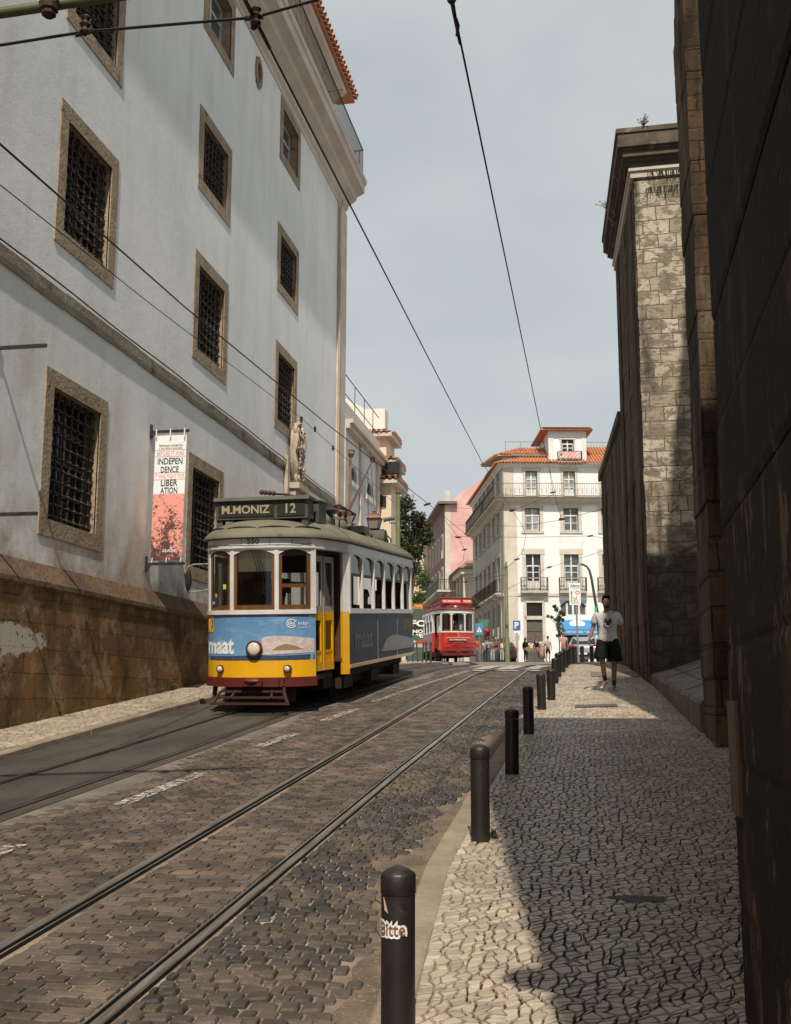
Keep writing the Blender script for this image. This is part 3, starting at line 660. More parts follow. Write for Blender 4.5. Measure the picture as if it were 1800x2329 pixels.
# ---------------------------------------------------------------- carved stone coat of arms on its corbel
M['carved'] = mat('carved_limestone', (.52, .44, .34), (.40, .32, .23), 3.0, rough=.85, bump=.7, bscale=22, c3=(.16, .11, .07), s3=4, lo3=.58, hi3=.75)
arms = thing('stone_cartouche', 'carved stone coat of arms with scrolls above the tram on the white wall', 'carving', (WX+.02, 29.9, 7.9))
def spiral(mb, c, r, turns, th, sgn, thick, depth=.10):
    pts = []; rs = []; n = int(turns*10)
    for k in range(n+1):
        f = k/n; a = th+sgn*2*math.pi*turns*f; q = r*(1-.80*f); pts.append((c[0]+.03*f*3, c[1]+math.cos(a)*q, c[2]+math.sin(a)*q)); rs.append(thick*(1-.45*f))
    mb.tube(pts, rs, 6)
mb = MB()
prof = [(-.72, .05), (-.55, .16), (-.2, .27), (.2, .30), (.5, .28), (.68, .2), (.78, .06)]
rings = []
for z, w in prof: rings.append([(.05+.26*math.cos(a)*(.5+w) if math.cos(a) > 0 else .0, w*math.sin(a)*1.25, z) for a in [math.pi*(-.5+q/8) for q in range(9)]]+[(0, 0, z)])
mb.rings(rings); mb.build('shield', M['carved'], arms, 40)
mb = MB()
for y, z, r, s in ((-.30, .62, .16, 1), (.32, .66, .17, -1), (-.38, .15, .15, -1), (.36, .05, .12, 1), (-.2, -.72, .15, 1), (.22, -.66, .12, -1)):
    spiral(mb, (.20, y, z), r, 1.6, 1.57, s, .055)
for s in (-1, 1):
    mb.tube([(.16, s*.3, .75), (.24, s*.42, .4), (.18, s*.46, 0), (.22, s*.36, -.35), (.2, s*.28, -.6), (.15, s*.1, -.82)], [.07, .09, .06, .09, .07, .05], 6)
mb.tube([(.1, -.3, .78), (.22, 0, .92), (.1, .3, .80)], .07, 6); mb.build('scroll', M['carved'], arms, 50)
mb = MB()
r = random.Random(4)
for k in range(34):
    y, z = (r.random()-.5)*.38, (r.random()-.45)*1.1; mb.ell((.27+.03*r.random(), y, z), (.03, .03+.04*r.random(), .04+.03*r.random()), 6, 4)
for k in range(18): mb.ell((.30-.004*abs(k-9), -.2+.0*k, -.5+.055*k), (.018, .018, .018), 5, 3)
mb.build('carved_relief', M['carved'], arms, 60)
for q in arms.children: q.location = (0, 0, .75)
mb = MB()
for a in ([(-.55, .55), (-.30, -.14), (0, .38)], [(-.48, .48), (-.62, -.30), (0, .26)], [(-.40, .40), (-.9, -.62), (0, .16)]):
    mb.box2((a[2][0], a[0][0], a[1][0]), (a[2][1], a[0][1], a[1][1]))
mb.box2((0, -.75, -1.5), (.10, -.5, .6)); mb.build('corbel', M['carved'], arms)
# ---------------------------------------------------------------- exhibition banner on two brackets
BY = 19.75
ban = thing('exhibition_banner', 'tall narrow white and salmon exhibition banner hanging out from the white wall', 'banner', (WX, BY, 4.3))
def bl(mb, name, m, parent=ban, sm=False):
    o = mb.build(name, m, parent, sm); o.location = -ban.location if parent is ban else (0, 0, 0); return o
for z, top in ((6.93, 1), (4.36, 0)):
    mb = MB(); mb.box2((WX+.0, BY-.04, z-.16), (WX+.03, BY+.04, z+.12)); mb.box2((WX+.03, BY-.02, z-.05), (WX+.78, BY+.02, z)); mb.tube([(WX+.02, BY, z-.14), (WX+.12, BY, z-.03)], .016, 5)
    bl(mb, 'bracket', M['black_metal'])
BX0, BX1, BZ0, BZ1 = WX+.10, WX+.73, 4.40, 6.83
def bfn(x, z, d=0): return Vector((x, BY-.0-d-.018*math.sin((z-4)*1.7)*(.4+(x-BX0)), z))
def bquad(mb, x0, x1, z0, z1, d, n=12):
    vs = []; fs = []
    for i in range(n+1):
        z = z0+(z1-z0)*i/n
        for j in range(5): vs.append(bfn(x0+(x1-x0)*j/4, z, d))
    for i in range(n):
        for j in range(4): fs.append((i*5+j, i*5+j+1, i*5+j+6, i*5+j+5))
    mb.add(vs, fs)
BH = BZ1-BZ0; zt = lambda f: BZ1-BH*f
mb = MB(); bquad(mb, BX0, BX1, BZ0, BZ1, 0, 24); sheet_ = bl(mb, 'banner_sheet', mat('banner_vinyl', (.80, .81, .80), (.76, .77, .76), 2, rough=.6))
salmon = mat('salmon_print', (.78, .32, .25), (.72, .28, .22), 2, rough=.6)
m, t, b, out = newmat('engraving_print'); v = _coords(t, (1, 1, 1))
n1 = _noise(t, v, 11, 7, .72, 1.6); n2 = _noise(t, _coords(t, (1, 1, .5)), 5, 2, .5, .5)
tc = t.nodes.new('ShaderNodeTexCoord'); sp = t.nodes.new('ShaderNodeSeparateXYZ'); t.links.new(tc.outputs['Object'], sp.inputs[0])
lowk = _math(t, 'SUBTRACT', 1, _ramp(t, sp.outputs[2], 4.5, 6.3)); kk = _math(t, 'ADD', _math(t, 'MULTIPLY', n1, .8), _math(t, 'ADD', _math(t, 'MULTIPLY', n2, .35), _math(t, 'MULTIPLY', lowk, .17)))
k = _ramp(t, kk, .70, .73); t.links.new(_mix(t, k, (.78, .32, .25), (.09, .04, .035)), b.inputs['Base Color']); b.inputs['Roughness'].default_value = .6
mb = MB(); bquad(mb, BX0, BX1, BZ0, zt(.475), .003); bl(mb, 'picture_print', m)
lines = MB()
def btext(mb, s, f, w=None, h=None, xo=0, bold=.0):
    zc = zt(f); xc = (BX0+BX1)/2+xo; mb.text(s, lambda x, z: bfn(xc+x, zc+z, .005), w, h, bold)
mb = MB(); btext(mb, 'TEMPORARY EXHIBITION', .085, .48, .042); btext(mb, '3 APR 2025-31 JAN 2026', .108, .46, .038)
for s, f, w in (('INDEPEN', .21, .50), ('DENCE', .278, .36), ('LIBER', .385, .33), ('ATION', .447, .34)): btext(mb, s, f, w, .125, bold=.012)
bl(mb, 'black_lettering', M['black'])
mb = MB(); btext(mb, 'BEFORE IT WAS', .146, .54, .085); btext(mb, 'IT WAS FIGHT FOR', .330, .60, .085)
for f in (.118, .172, .302, .358): bquad(mb, BX0, BX1, zt(f)-.004, zt(f)+.004, .004, 1)
bl(mb, 'salmon_lettering', salmon)
mb = MB(); btext(mb, '25A50', .925, .26, .05, .04, .02); bl(mb, 'white_lettering', M['white'])
mb = MB()
for x in (BX0+.03, (BX0+BX1)/2, BX1-.03):
    mb.tube([(x, BY-.025, 6.95), (x, BY-.03, 6.78)], .013, 5); mb.tube([(x, BY-.025, 4.36), (x+.01, BY-.02, 4.45)], .010, 5)
bl(mb, 'cable_tie', M['white'])
# empty pair of banner brackets at the left edge
eb = thing('banner_bracket', 'empty pair of dark metal banner arms at the left edge of the white wall', 'bracket', (WX, 14.05, 4.3))
for z in (6.80, 4.38):
    mb = MB(); mb.box2((0, -.04, z-4.3-.16), (.03, .04, z-4.3+.12)); mb.box2((.03, -.02, z-4.3-.05), (.78, .02, z-4.3)); mb.build('arm', M['black_metal'], eb)
# ================================================================== CATHEDRAL MASONRY ON THE RIGHT
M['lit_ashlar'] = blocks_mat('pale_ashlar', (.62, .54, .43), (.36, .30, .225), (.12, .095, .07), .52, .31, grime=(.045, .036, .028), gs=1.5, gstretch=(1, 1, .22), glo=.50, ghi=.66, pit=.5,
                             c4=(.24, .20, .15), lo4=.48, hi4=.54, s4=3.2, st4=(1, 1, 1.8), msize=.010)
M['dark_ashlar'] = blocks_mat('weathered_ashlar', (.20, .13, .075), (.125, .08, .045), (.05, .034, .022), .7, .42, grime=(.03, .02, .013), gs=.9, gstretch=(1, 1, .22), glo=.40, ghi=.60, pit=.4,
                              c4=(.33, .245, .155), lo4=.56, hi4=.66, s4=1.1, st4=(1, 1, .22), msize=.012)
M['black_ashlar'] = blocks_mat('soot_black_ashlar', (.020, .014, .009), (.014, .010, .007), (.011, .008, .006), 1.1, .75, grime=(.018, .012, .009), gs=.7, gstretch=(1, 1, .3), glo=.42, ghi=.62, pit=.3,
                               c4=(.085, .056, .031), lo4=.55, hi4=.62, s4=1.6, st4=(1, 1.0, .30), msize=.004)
M['dark_cornice'] = mat('lichened_cornice', (.13, .10, .075), (.06, .05, .04), 2, (1, .5, 1), rough=.95, bump=.6, bscale=12, c3=(.30, .24, .18), s3=1.8, lo3=.56, hi3=.7)
M['ledge'] = mat('ledge_slab', (.20, .165, .13), (.12, .095, .07), 3, rough=.9, bump=.7, bscale=14, c3=(.05, .04, .03), s3=2, lo3=.58, hi3=.7)
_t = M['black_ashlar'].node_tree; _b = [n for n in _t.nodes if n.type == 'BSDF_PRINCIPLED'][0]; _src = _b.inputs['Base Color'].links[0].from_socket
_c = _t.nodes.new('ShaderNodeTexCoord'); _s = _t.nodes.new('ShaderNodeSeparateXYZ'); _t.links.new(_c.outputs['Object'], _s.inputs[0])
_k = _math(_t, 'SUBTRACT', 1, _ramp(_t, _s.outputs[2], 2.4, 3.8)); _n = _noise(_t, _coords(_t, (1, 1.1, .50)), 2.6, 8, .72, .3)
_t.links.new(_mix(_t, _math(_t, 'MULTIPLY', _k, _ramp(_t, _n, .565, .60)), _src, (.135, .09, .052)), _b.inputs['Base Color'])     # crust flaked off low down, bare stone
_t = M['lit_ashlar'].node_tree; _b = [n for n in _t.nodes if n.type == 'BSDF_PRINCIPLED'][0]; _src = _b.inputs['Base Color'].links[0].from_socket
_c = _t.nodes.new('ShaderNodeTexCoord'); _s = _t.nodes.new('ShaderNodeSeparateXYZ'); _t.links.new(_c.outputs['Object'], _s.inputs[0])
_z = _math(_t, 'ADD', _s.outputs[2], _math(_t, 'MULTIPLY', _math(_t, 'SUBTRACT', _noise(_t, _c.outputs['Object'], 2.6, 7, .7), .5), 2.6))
_t.links.new(_mix(_t, _math(_t, 'MULTIPLY', _math(_t, 'SUBTRACT', 1, _ramp(_t, _z, 4.5, 5.3)), .85), _src, (.035, .026, .019)), _b.inputs['Base Color'])     # darker tone with a ragged edge over the foot of the tower
cath = thing('cathedral', 'dark weathered stone cathedral wall with a pale sunlit tower face on the right', 'cathedral', (4, 15, 0))
def cb(mb, name, m, sm=False):
    o = mb.build(name, m, cath, sm); o.location = -cath.location; return o
def poly_prism(mb, pts, z0, z1, step=None):
    n = len(pts); zs = [z0, z1] if not step else [z0+(z1-z0)*i/max(1, int((z1-z0)/step)) for i in range(max(1, int((z1-z0)/step))+1)]
    mb.rings([[Vector((x, y, z)) for x, y in pts] for z in zs])
def rough_prism(mb, pts, z0, z1, step=.42, amp=.012, sub=.45, seed=0):
    """masonry mass: courses each with its own small set-back, edges slightly worn"""
    P = []
    n = len(pts)
    for i in range(n):
        a, b = Vector(pts[i]), Vector(pts[(i+1) % n]); k = max(1, int(min((b-a).length/sub, 14)))
        for j in range(k): P.append(a+(b-a)*j/k)
    cx = sum(p.x for p in P)/len(P); cy = sum(p.y for p in P)/len(P)
    rings = []; z = z0; j = 0
    while z < z1-.01:
        z2 = min(z1, z+step*(.8+.4*hsh(j, seed, 1))); off = (hsh(j, seed, 2)-.5)*2*amp
        for zz in (z, z+.03, z2-.03, z2):
            e = -.010 if zz in (z, z2) else 0; ring = []
            for q, p in enumerate(P):
                w = (mnoise.noise(Vector((p.x*2.1, p.y*2.1, zz*1.6)))*.5)*amp*2.2
                d = Vector((p.x-cx, p.y-cy)); d.normalize(); ring.append(Vector((p.x+d.x*(off+w+e), p.y+d.y*(off+w+e), zz)))
            rings.append(ring)
        z = z2; j += 1
    mb.rings(rings)
# near buttress C : its long side runs beside the camera
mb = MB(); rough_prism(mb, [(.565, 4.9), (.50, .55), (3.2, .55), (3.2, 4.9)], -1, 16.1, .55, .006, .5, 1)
mb.ell((.44, .75, 6.45), (.17, .12, .16), 8, 6); cb(mb, 'near_buttress', M['black_ashlar'])  # unseen knob added for the rounded shadow it casts on the pavement
mb = MB(); F_ = lambda a, z, y: Vector((a, y, z))
mb.prism([(.552, 4.915), (.546, 4.60), (.60, 4.60), (.60, 4.915)], lambda a, y, z: Vector((a, y, z)), 1.39, 1.84); cb(mb, 'corner_stone', mat('bare_corner_stone', (.15, .105, .066), (.08, .055, .034), 7, (1, 1, .4), rough=.9, bump=.5))
# middle pier B, with shallow set-backs seen as vertical steps
B = [(1.37, 14.9), (1.37, 13.5), (1.62, 13.5), (1.66, 13.35), (4.2, 13.35), (4.2, 14.9)]
mb = MB(); rough_prism(mb, [(1.38, 14.9), (1.385, 13.5), (3.0, 13.5), (3.0, 14.9)], .5, 12.9, .40, .02, .3, 2)
rough_prism(mb, [(1.66, 14.9), (1.66, 13.36), (3.0, 13.36), (3.0, 14.9)], 12.9, 14.3, .40, .02, .4, 5); cb(mb, 'middle_pier', M['dark_ashlar'])
mb = MB(); rough_prism(mb, [(1.635, 14.8), (1.64, 13.30), (2.98, 13.30), (2.98, 14.8)], .5, 12.9, .62, .012, .4, 3); cb(mb, 'pier_buttress', M['black_ashlar'])
mb = MB(); rough_prism(mb, [(3.33, 14.88), (3.33, 1), (9, 1), (9, 14.88)], -1, 20.0, .45, .006, 3, 4); cb(mb, 'nave_wall', M['dark_ashlar'])
# recess with sloping ledge between pier and tower
mb = MB()
a = [(1.33, 14.85), (1.13, 22.6)]
def ledge_pt(f, s, up): 
    x = a[0][0]+(a[1][0]-a[0][0])*f; y = a[0][1]+(a[1][1]-a[0][1])*f; g = zg(y)
    return Vector((x+s, y, g+KH+up))
rings = []
for i in range(13):
    f = i/12; h = .40-.18*f
    rings.append([ledge_pt(f, 0, -.4), ledge_pt(f, 0, h-.05), ledge_pt(f, .04, h), ledge_pt(f, .28, h+.05), ledge_pt(f, 2.0, h+.62), ledge_pt(f, 2.0, -.4)])
mb.rings(rings); cb(mb, 'sloping_ledge', M['ledge'])
mb = MB()
for i in (2, 5):
    f = i/7; h = .40-.18*f; 
    p, q = ledge_pt(f, .05, h+.004), ledge_pt(f-.01, 1.9, h+.60); mb.tube([p, q], .005, 4)
p = [ledge_pt(i/12, .42, .40-.18*i/12+.105) for i in range(13)]; mb.tube(p, .006, 4)
cb(mb, 'ledge_joints', flat('joint_black', (.02, .015, .012)))
# tower : pale camera-facing face, dark side face running up the street
T = [(1.13, 22.6), (4.6, 22.35), (4.6, 28.5), (.87, 27.7)]
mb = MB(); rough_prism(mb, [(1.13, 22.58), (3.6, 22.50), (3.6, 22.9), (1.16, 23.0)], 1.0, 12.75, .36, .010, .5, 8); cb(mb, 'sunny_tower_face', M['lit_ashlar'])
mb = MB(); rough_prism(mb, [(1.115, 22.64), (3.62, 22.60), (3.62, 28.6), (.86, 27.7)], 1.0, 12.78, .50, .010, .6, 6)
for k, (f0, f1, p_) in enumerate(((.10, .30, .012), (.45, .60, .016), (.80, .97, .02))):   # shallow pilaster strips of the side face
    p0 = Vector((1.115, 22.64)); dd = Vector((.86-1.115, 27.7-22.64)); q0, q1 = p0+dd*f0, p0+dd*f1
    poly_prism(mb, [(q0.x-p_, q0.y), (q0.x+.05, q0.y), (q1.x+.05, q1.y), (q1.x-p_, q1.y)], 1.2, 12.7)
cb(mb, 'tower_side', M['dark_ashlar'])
# cornice of the tower : stepped mouldings on two sides
def cornice_ring(mb, off, z0, z1):
    c = [(1.115, 22.58), (3.65, 22.50), (3.65, 28.6), (.86, 27.7)]
    pts = [(c[0][0]-off, c[0][1]-off), (c[1][0]+.1, c[1][1]-off), (c[2][0]+.1, c[2][1]+off), (c[3][0]-off, c[3][1]+off)]
    poly_prism(mb, pts, z0, z1)
mb = MB(); cornice_ring(mb, .05, 12.72, 12.86); cornice_ring(mb, .09, 12.86, 12.92); cb(mb, 'pale_moulding', M['cornice'])
mb = MB()
for off, z0, z1 in ((.05, 12.92, 13.08), (.13, 13.08, 13.14), (.20, 13.14, 13.26), (.24, 13.26, 13.32), (.30, 13.32, 13.62), (.33, 13.62, 13.72)): cornice_ring(mb, off, z0, z1)
cb(mb, 'tower_cornice', M['dark_cornice'])
# lower wall further up the street
mb = MB(); rough_prism(mb, [(.87, 27.75), (3.6, 27.75), (3.6, 36.2), (.42, 35.6)], 2.0, 8.75, .5, .012, .6, 9)
for k in range(3):
    f0 = .10+k*.32; p0 = Vector((.87, 27.75)); dd = Vector((.42-.87, 35.6-27.75)); q0, q1 = p0+dd*f0, p0+dd*(f0+.12); poly_prism(mb, [(q0.x-.014, q0.y), (q0.x+.05, q0.y), (q1.x+.05, q1.y), (q1.x-.014, q1.y)], 2.4, 8.6)
cb(mb, 'low_wall', M['dark_ashlar'])
mb = MB(); poly_prism(mb, [(.78, 27.7), (3.7, 27.7), (3.7, 36.4), (.33, 35.8)], 8.75, 8.98); cb(mb, 'wall_coping', M['dark_cornice'])
# dry weeds rooted in the cornice
def weed(name, loc, label, h, n, mtl, seed, spread=.5, lean=(0, 0)):
    r = random.Random(seed); t_ = thing(name, label, 'weed', loc, group=None)
    st = MB(); lf = MB()
    for k in range(n):
        a = r.random()*6.28; s = spread*h*r.random(); tip = Vector((math.cos(a)*s+lean[0]*h, math.sin(a)*s+lean[1]*h, h*(.35+.65*r.random())))
        mid = tip*.5+Vector((0, 0, h*.12)); st.tube([(0, 0, 0), mid, tip], [.006, .004, .002], 3)
        for q in range(7):
            f = .3+.7*r.random(); p = (mid*(1-f)*2*f if f < .5 else mid.lerp(tip, (f-.5)*2)); d = Vector((r.uniform(-1, 1), r.uniform(-1, 1), r.uniform(-.6, 1))).normalized()*.035
            e = d.orthogonal().normalized()*.013; lf.add([p, p+d*.5+e, p+d, p+d*.5-e], [(0, 1, 2, 3)])
    st.build('stem', mtl[0], t_); lf.build('leaf_sprays', mtl[1], t_)['kind'] = 'stuff'
    return t_
dry = (flat('dry_stem', (.16, .10, .05)), flat('dry_leaf', (.15, .13, .05)))
p = PY(1466, 330, 22.25); weed('cornice_weed', (p.x, 22.22, 13.70), 'yellowish weed growing on the front edge of the tower cornice', .26, 22, dry, 3)
p = PY(1384, 415, 26.0); weed('cornice_weed', (p.x+.06, 26.0, 13.55), 'reddish dry weed sticking out of the side of the tower cornice', .28, 26, (dry[0], flat('red_leaf', (.20, .075, .04))), 5, .9, (-.6, 0))
mb = MB(); r = random.Random(8)
wd = thing('hanging_weed', 'dark moss and roots hanging under the pale moulding of the tower', 'weed', (1.9, 22.42, 12.7))
for k in range(46):
    x = r.gauss(0, .27); l = .08+.28*r.random()*math.exp(-abs(x)*1.5); mb.tube([(x, -.06, .05), (x+r.uniform(-.04, .04), -.09, -l*.5), (x+r.uniform(-.06, .06), -.07, -l)], [.012, .008, .002], 3)
mb.build('root_strands', flat('root_black', (.03, .024, .015)), wd)['kind'] = 'stuff'
# ================================================================== BOLLARDS
M['bollard'] = mat('black_bollard_paint', (.014, .012, .011), (.024, .019, .016), 5, rough=.42, spec=.5, c3=(.075, .055, .04), s3=13, st3=(1, 1, .5), lo3=.60, hi3=.72, bump=.12)
def make_bollard(name, x, y, h, label, r=.070, g='black bollards along the kerb'):
    t_ = thing(name, label, 'bollard', (x, y, zg(y)+KH-.015), group=g)
    a = MB(); a.lathe((0, 0, 0), [(r, 0), (r, h-.10)], 20); a.build('post', M['bollard'], t_, 50)
    a = MB(); a.lathe((0, 0, 0), [(r*.99, h-.098), (r+.003, h-.092), (r+.003, h-.022), (r-.002, h-.014), (r*.55, h+.004), (.001, h+.016)], 20); a.build('cap', M['bollard'], t_, 40)
    return t_
bl_px = [(904, 4.72), (1092, None), (1164, None), (1204, None), (1234, None)]
bx = [(PY(906, 2150, 4.66).x, 4.66, .68), (-.84, 8.35, .69), (-.825, 11.4, .648), (-.835, 14.65, .615), (-.80, 17.7, .57)]
for px, y, h in ((1253, 19.3, .53), (1262, 22.9, .515), (1269, 24.7, .525), (1279, 26.2, .49), (1286.5, 27.7, .467), (1291, 30.4, .446)): bx.append((XY(px, y), y, h))
for px in (1300, 1309, 1325, 1347): bx.append((XY(px, 39.2), 39.2, .60))
names = ['nearest black bollard, cut by the bottom edge, with a brown and white sticker', 'black bollard standing second from the camera at the kerb, lit on top',
 'third black bollard from the camera, with faint scratched graffiti', 'fourth black bollard from the camera, in the shaded stretch of kerb', 'fifth black bollard from the camera, beside the metal grate',
 'sixth black bollard from the camera, in the sunny kerb row', 'seventh black bollard from the camera, half hidden behind the sixth', 'eighth black bollard from the camera, in the packed far row', 'ninth black bollard from the camera, in the packed far row',
 'tenth black bollard from the camera, in the packed far row', 'farthest black bollard of the straight kerb row', 'black bollard in front of the silver car, left of the sign pole', 'black bollard just left of the foot of the zone sign pole', 'black bollard in front of the middle of the silver car', 'black bollard in front of the right end of the silver car, by the man']
first = None
for (x, y, h), lb in zip(bx, names):
    if first is None or y < 5:
        b_ = make_bollard('bollard', x, y, h, lb)
        if y < 5: hero_b = b_
        else: first = b_; h0 = h
    else:
        b_ = copy_tree(first); b_.location = (x, y, zg(y)+KH-.015 if y < 39 else zg(y)); b_['label'] = lb; b_.scale = (1, 1, h/h0); b_.rotation_euler = ((hsh(y, 3)-.5)*.035, (hsh(y, 4)-.5)*.035, hsh(y, 5)*6)
# sticker on the nearest bollard : white-edged brown lettering, wrapped round the post
R_ = .0725
def cyl(ang0, zc): return lambda x, z: Vector((math.sin(ang0+x/R_)*R_, -math.cos(ang0+x/R_)*R_, zc+z))
a = MB(); a.text('Bitte', lambda x, z: cyl(-.22, .455)(x+0, z), .135, .072, bold=.10); a.build('sticker_backing', M['white'], hero_b)
R_ = .0740
a = MB(); a.text('Bitte', lambda x, z: cyl(-.22, .455)(x+0, z), .118, .052, bold=.015); a.build('sticker_lettering', flat('sticker_brown', (.20, .10, .03)), hero_b)
a = MB(); a.prism([(-.012, .03), (.004, .0), (.014, -.03), (-.004, -.018)], lambda x, z, d: Vector((math.sin(-.62+x/R_)*(R_-.0005+d), -math.cos(-.62+x/R_)*(R_-.0005+d), .545+z)), -.002, 0); a.build('sticker_scrap', flat('scrap_pink', (.6, .36, .33)), hero_b)
# ================================================================== TRAMS
def offset_outline(pts, k):          # pts right half from front centre to rear centre ; returns full closed outline
    return pts+[(-x, y) for x, y in reversed(pts) if abs(x) > 1e-6]
BODY = [(0, 0), (.20, .008), (.37, .035), (.41, .05), (.58, .115), (.75, .225), (.88, .36), (.925, .43)]
DOOR0, DOOR1 = (.925, .43), (1.04, 1.66)
POSTC = (1.17, 1.80)
REAR = [(1.17, 8.22), (1.02, 8.55), (.6, 8.78), (0, 8.85)]
HEAD = [(0, -.03), (.20, -.022), (.41, .02), (.60, .09), (.77, .20), (.90, .35), (1.0, .60), (1.10, 1.05), (1.17, 1.7), (1.19, 8.22), (1.03, 8.58), (.6, 8.8), (0, 8.88)]
ROOF = [(0, -.10), (.22, -.09), (.43, -.045), (.63, .03), (.82, .15), (.96, .34), (1.07, .62), (1.16, 1.1), (1.225, 1.8), (1.225, 8.22), (1.06, 8.62), (.6, 8.85), (0, 8.94)]
def dense(pts, st=.12):
    out = []
    for a, b in zip(pts, pts[1:]):
        n = max(1, int(math.hypot(b[0]-a[0], b[1]-a[1])/st))
        for i in range(n): out.append((a[0]+(b[0]-a[0])*i/n, a[1]+(b[1]-a[1])*i/n))
    return out+[pts[-1]]
def ribbon(mb, path, z0, z1, th=.03, out=0.0):
    """vertical slab along an open plan path; outer skin offset by out, thickness inwards"""
    n = len(path); nr = []
    for i in range(n):
        a = Vector(path[max(i-1, 0)]); b = Vector(path[min(i+1, n-1)]); d = (b-a).normalized(); nr.append(Vector((d.y, -d.x)))
    # right-hand normal for paths running front->back on the right side points outward (+x)
    rings = []
    for (x, y), q in zip(path, nr):
        o = (x+q.x*out, y+q.y*out); i_ = (x+q.x*(out-th), y+q.y*(out-th)); rings.append([(o[0], o[1], z0), (o[0], o[1], z1), (i_[0], i_[1], z1), (i_[0], i_[1], z0)])
    mb.rings(rings)
def both(path): return [(-x, y) for x, y in reversed(path)][:-1]+path if abs(path[0][0]) < 1e-6 else path
def front_y(u):
    u = abs(u); f = BODY
    for a, b in zip(f, f[1:]):
        if u <= b[0]: return a[1]+(b[1]-a[1])*(u-a[0])/(b[0]-a[0])
    return f[-1][1]+(u-f[-1][0])*2
def lerp2(a, b, f): return (a[0]+(b[0]-a[0])*f, a[1]+(b[1]-a[1])*f)
M['tram_cream'] = mat('tram_white_paint', (.70, .685, .65), (.58, .56, .52), 2.5, rough=.35, spec=.5, c3=(.36, .33, .28), s3=3, lo3=.62, hi3=.8, coat=.2)
M['tram_roof'] = mat('tram_roof_canvas', (.135, .125, .085), (.20, .185, .13), 1.3, rough=.8, bump=.2, c3=(.075, .065, .045), s3=3.5, lo3=.55, hi3=.75)
M['tram_dark'] = mat('tram_underframe', (.016, .011, .009), (.035, .02, .014), 6, rough=.8)
M['inside'] = mat('tram_inside_wood', (.10, .045, .018), (.06, .028, .012), 4, rough=.6)
M['wood'] = mat('varnished_wood', (.17, .072, .02), (.11, .045, .014), 7, (1, 1, .2), rough=.35, coat=.3)
M['yellow'] = mat('tram_yellow_paint', (.80, .42, .012), (.72, .35, .012), 2.2, rough=.3, coat=.5, c3=(.5, .23, .02), s3=6, lo3=.7, hi3=.85)
M['maroon'] = mat('maroon_paint', (.13, .018, .014), (.085, .014, .012), 4, rough=.5, c3=(.05, .02, .015), s3=8, lo3=.62, hi3=.75)
M['redpaint'] = mat('red_tram_paint', (.50, .022, .012), (.42, .018, .012), 3, rough=.3, coat=.5)
M['lens'] = mat('lamp_lens', (.70, .64, .52), (.5, .45, .36), 8, rough=.1, spec=.8)
M['olive'] = mat('olive_box_paint', (.085, .086, .066), (.06, .062, .048), 3, rough=.6, c3=(.15, .14, .10), s3=5, lo3=.6, hi3=.8)
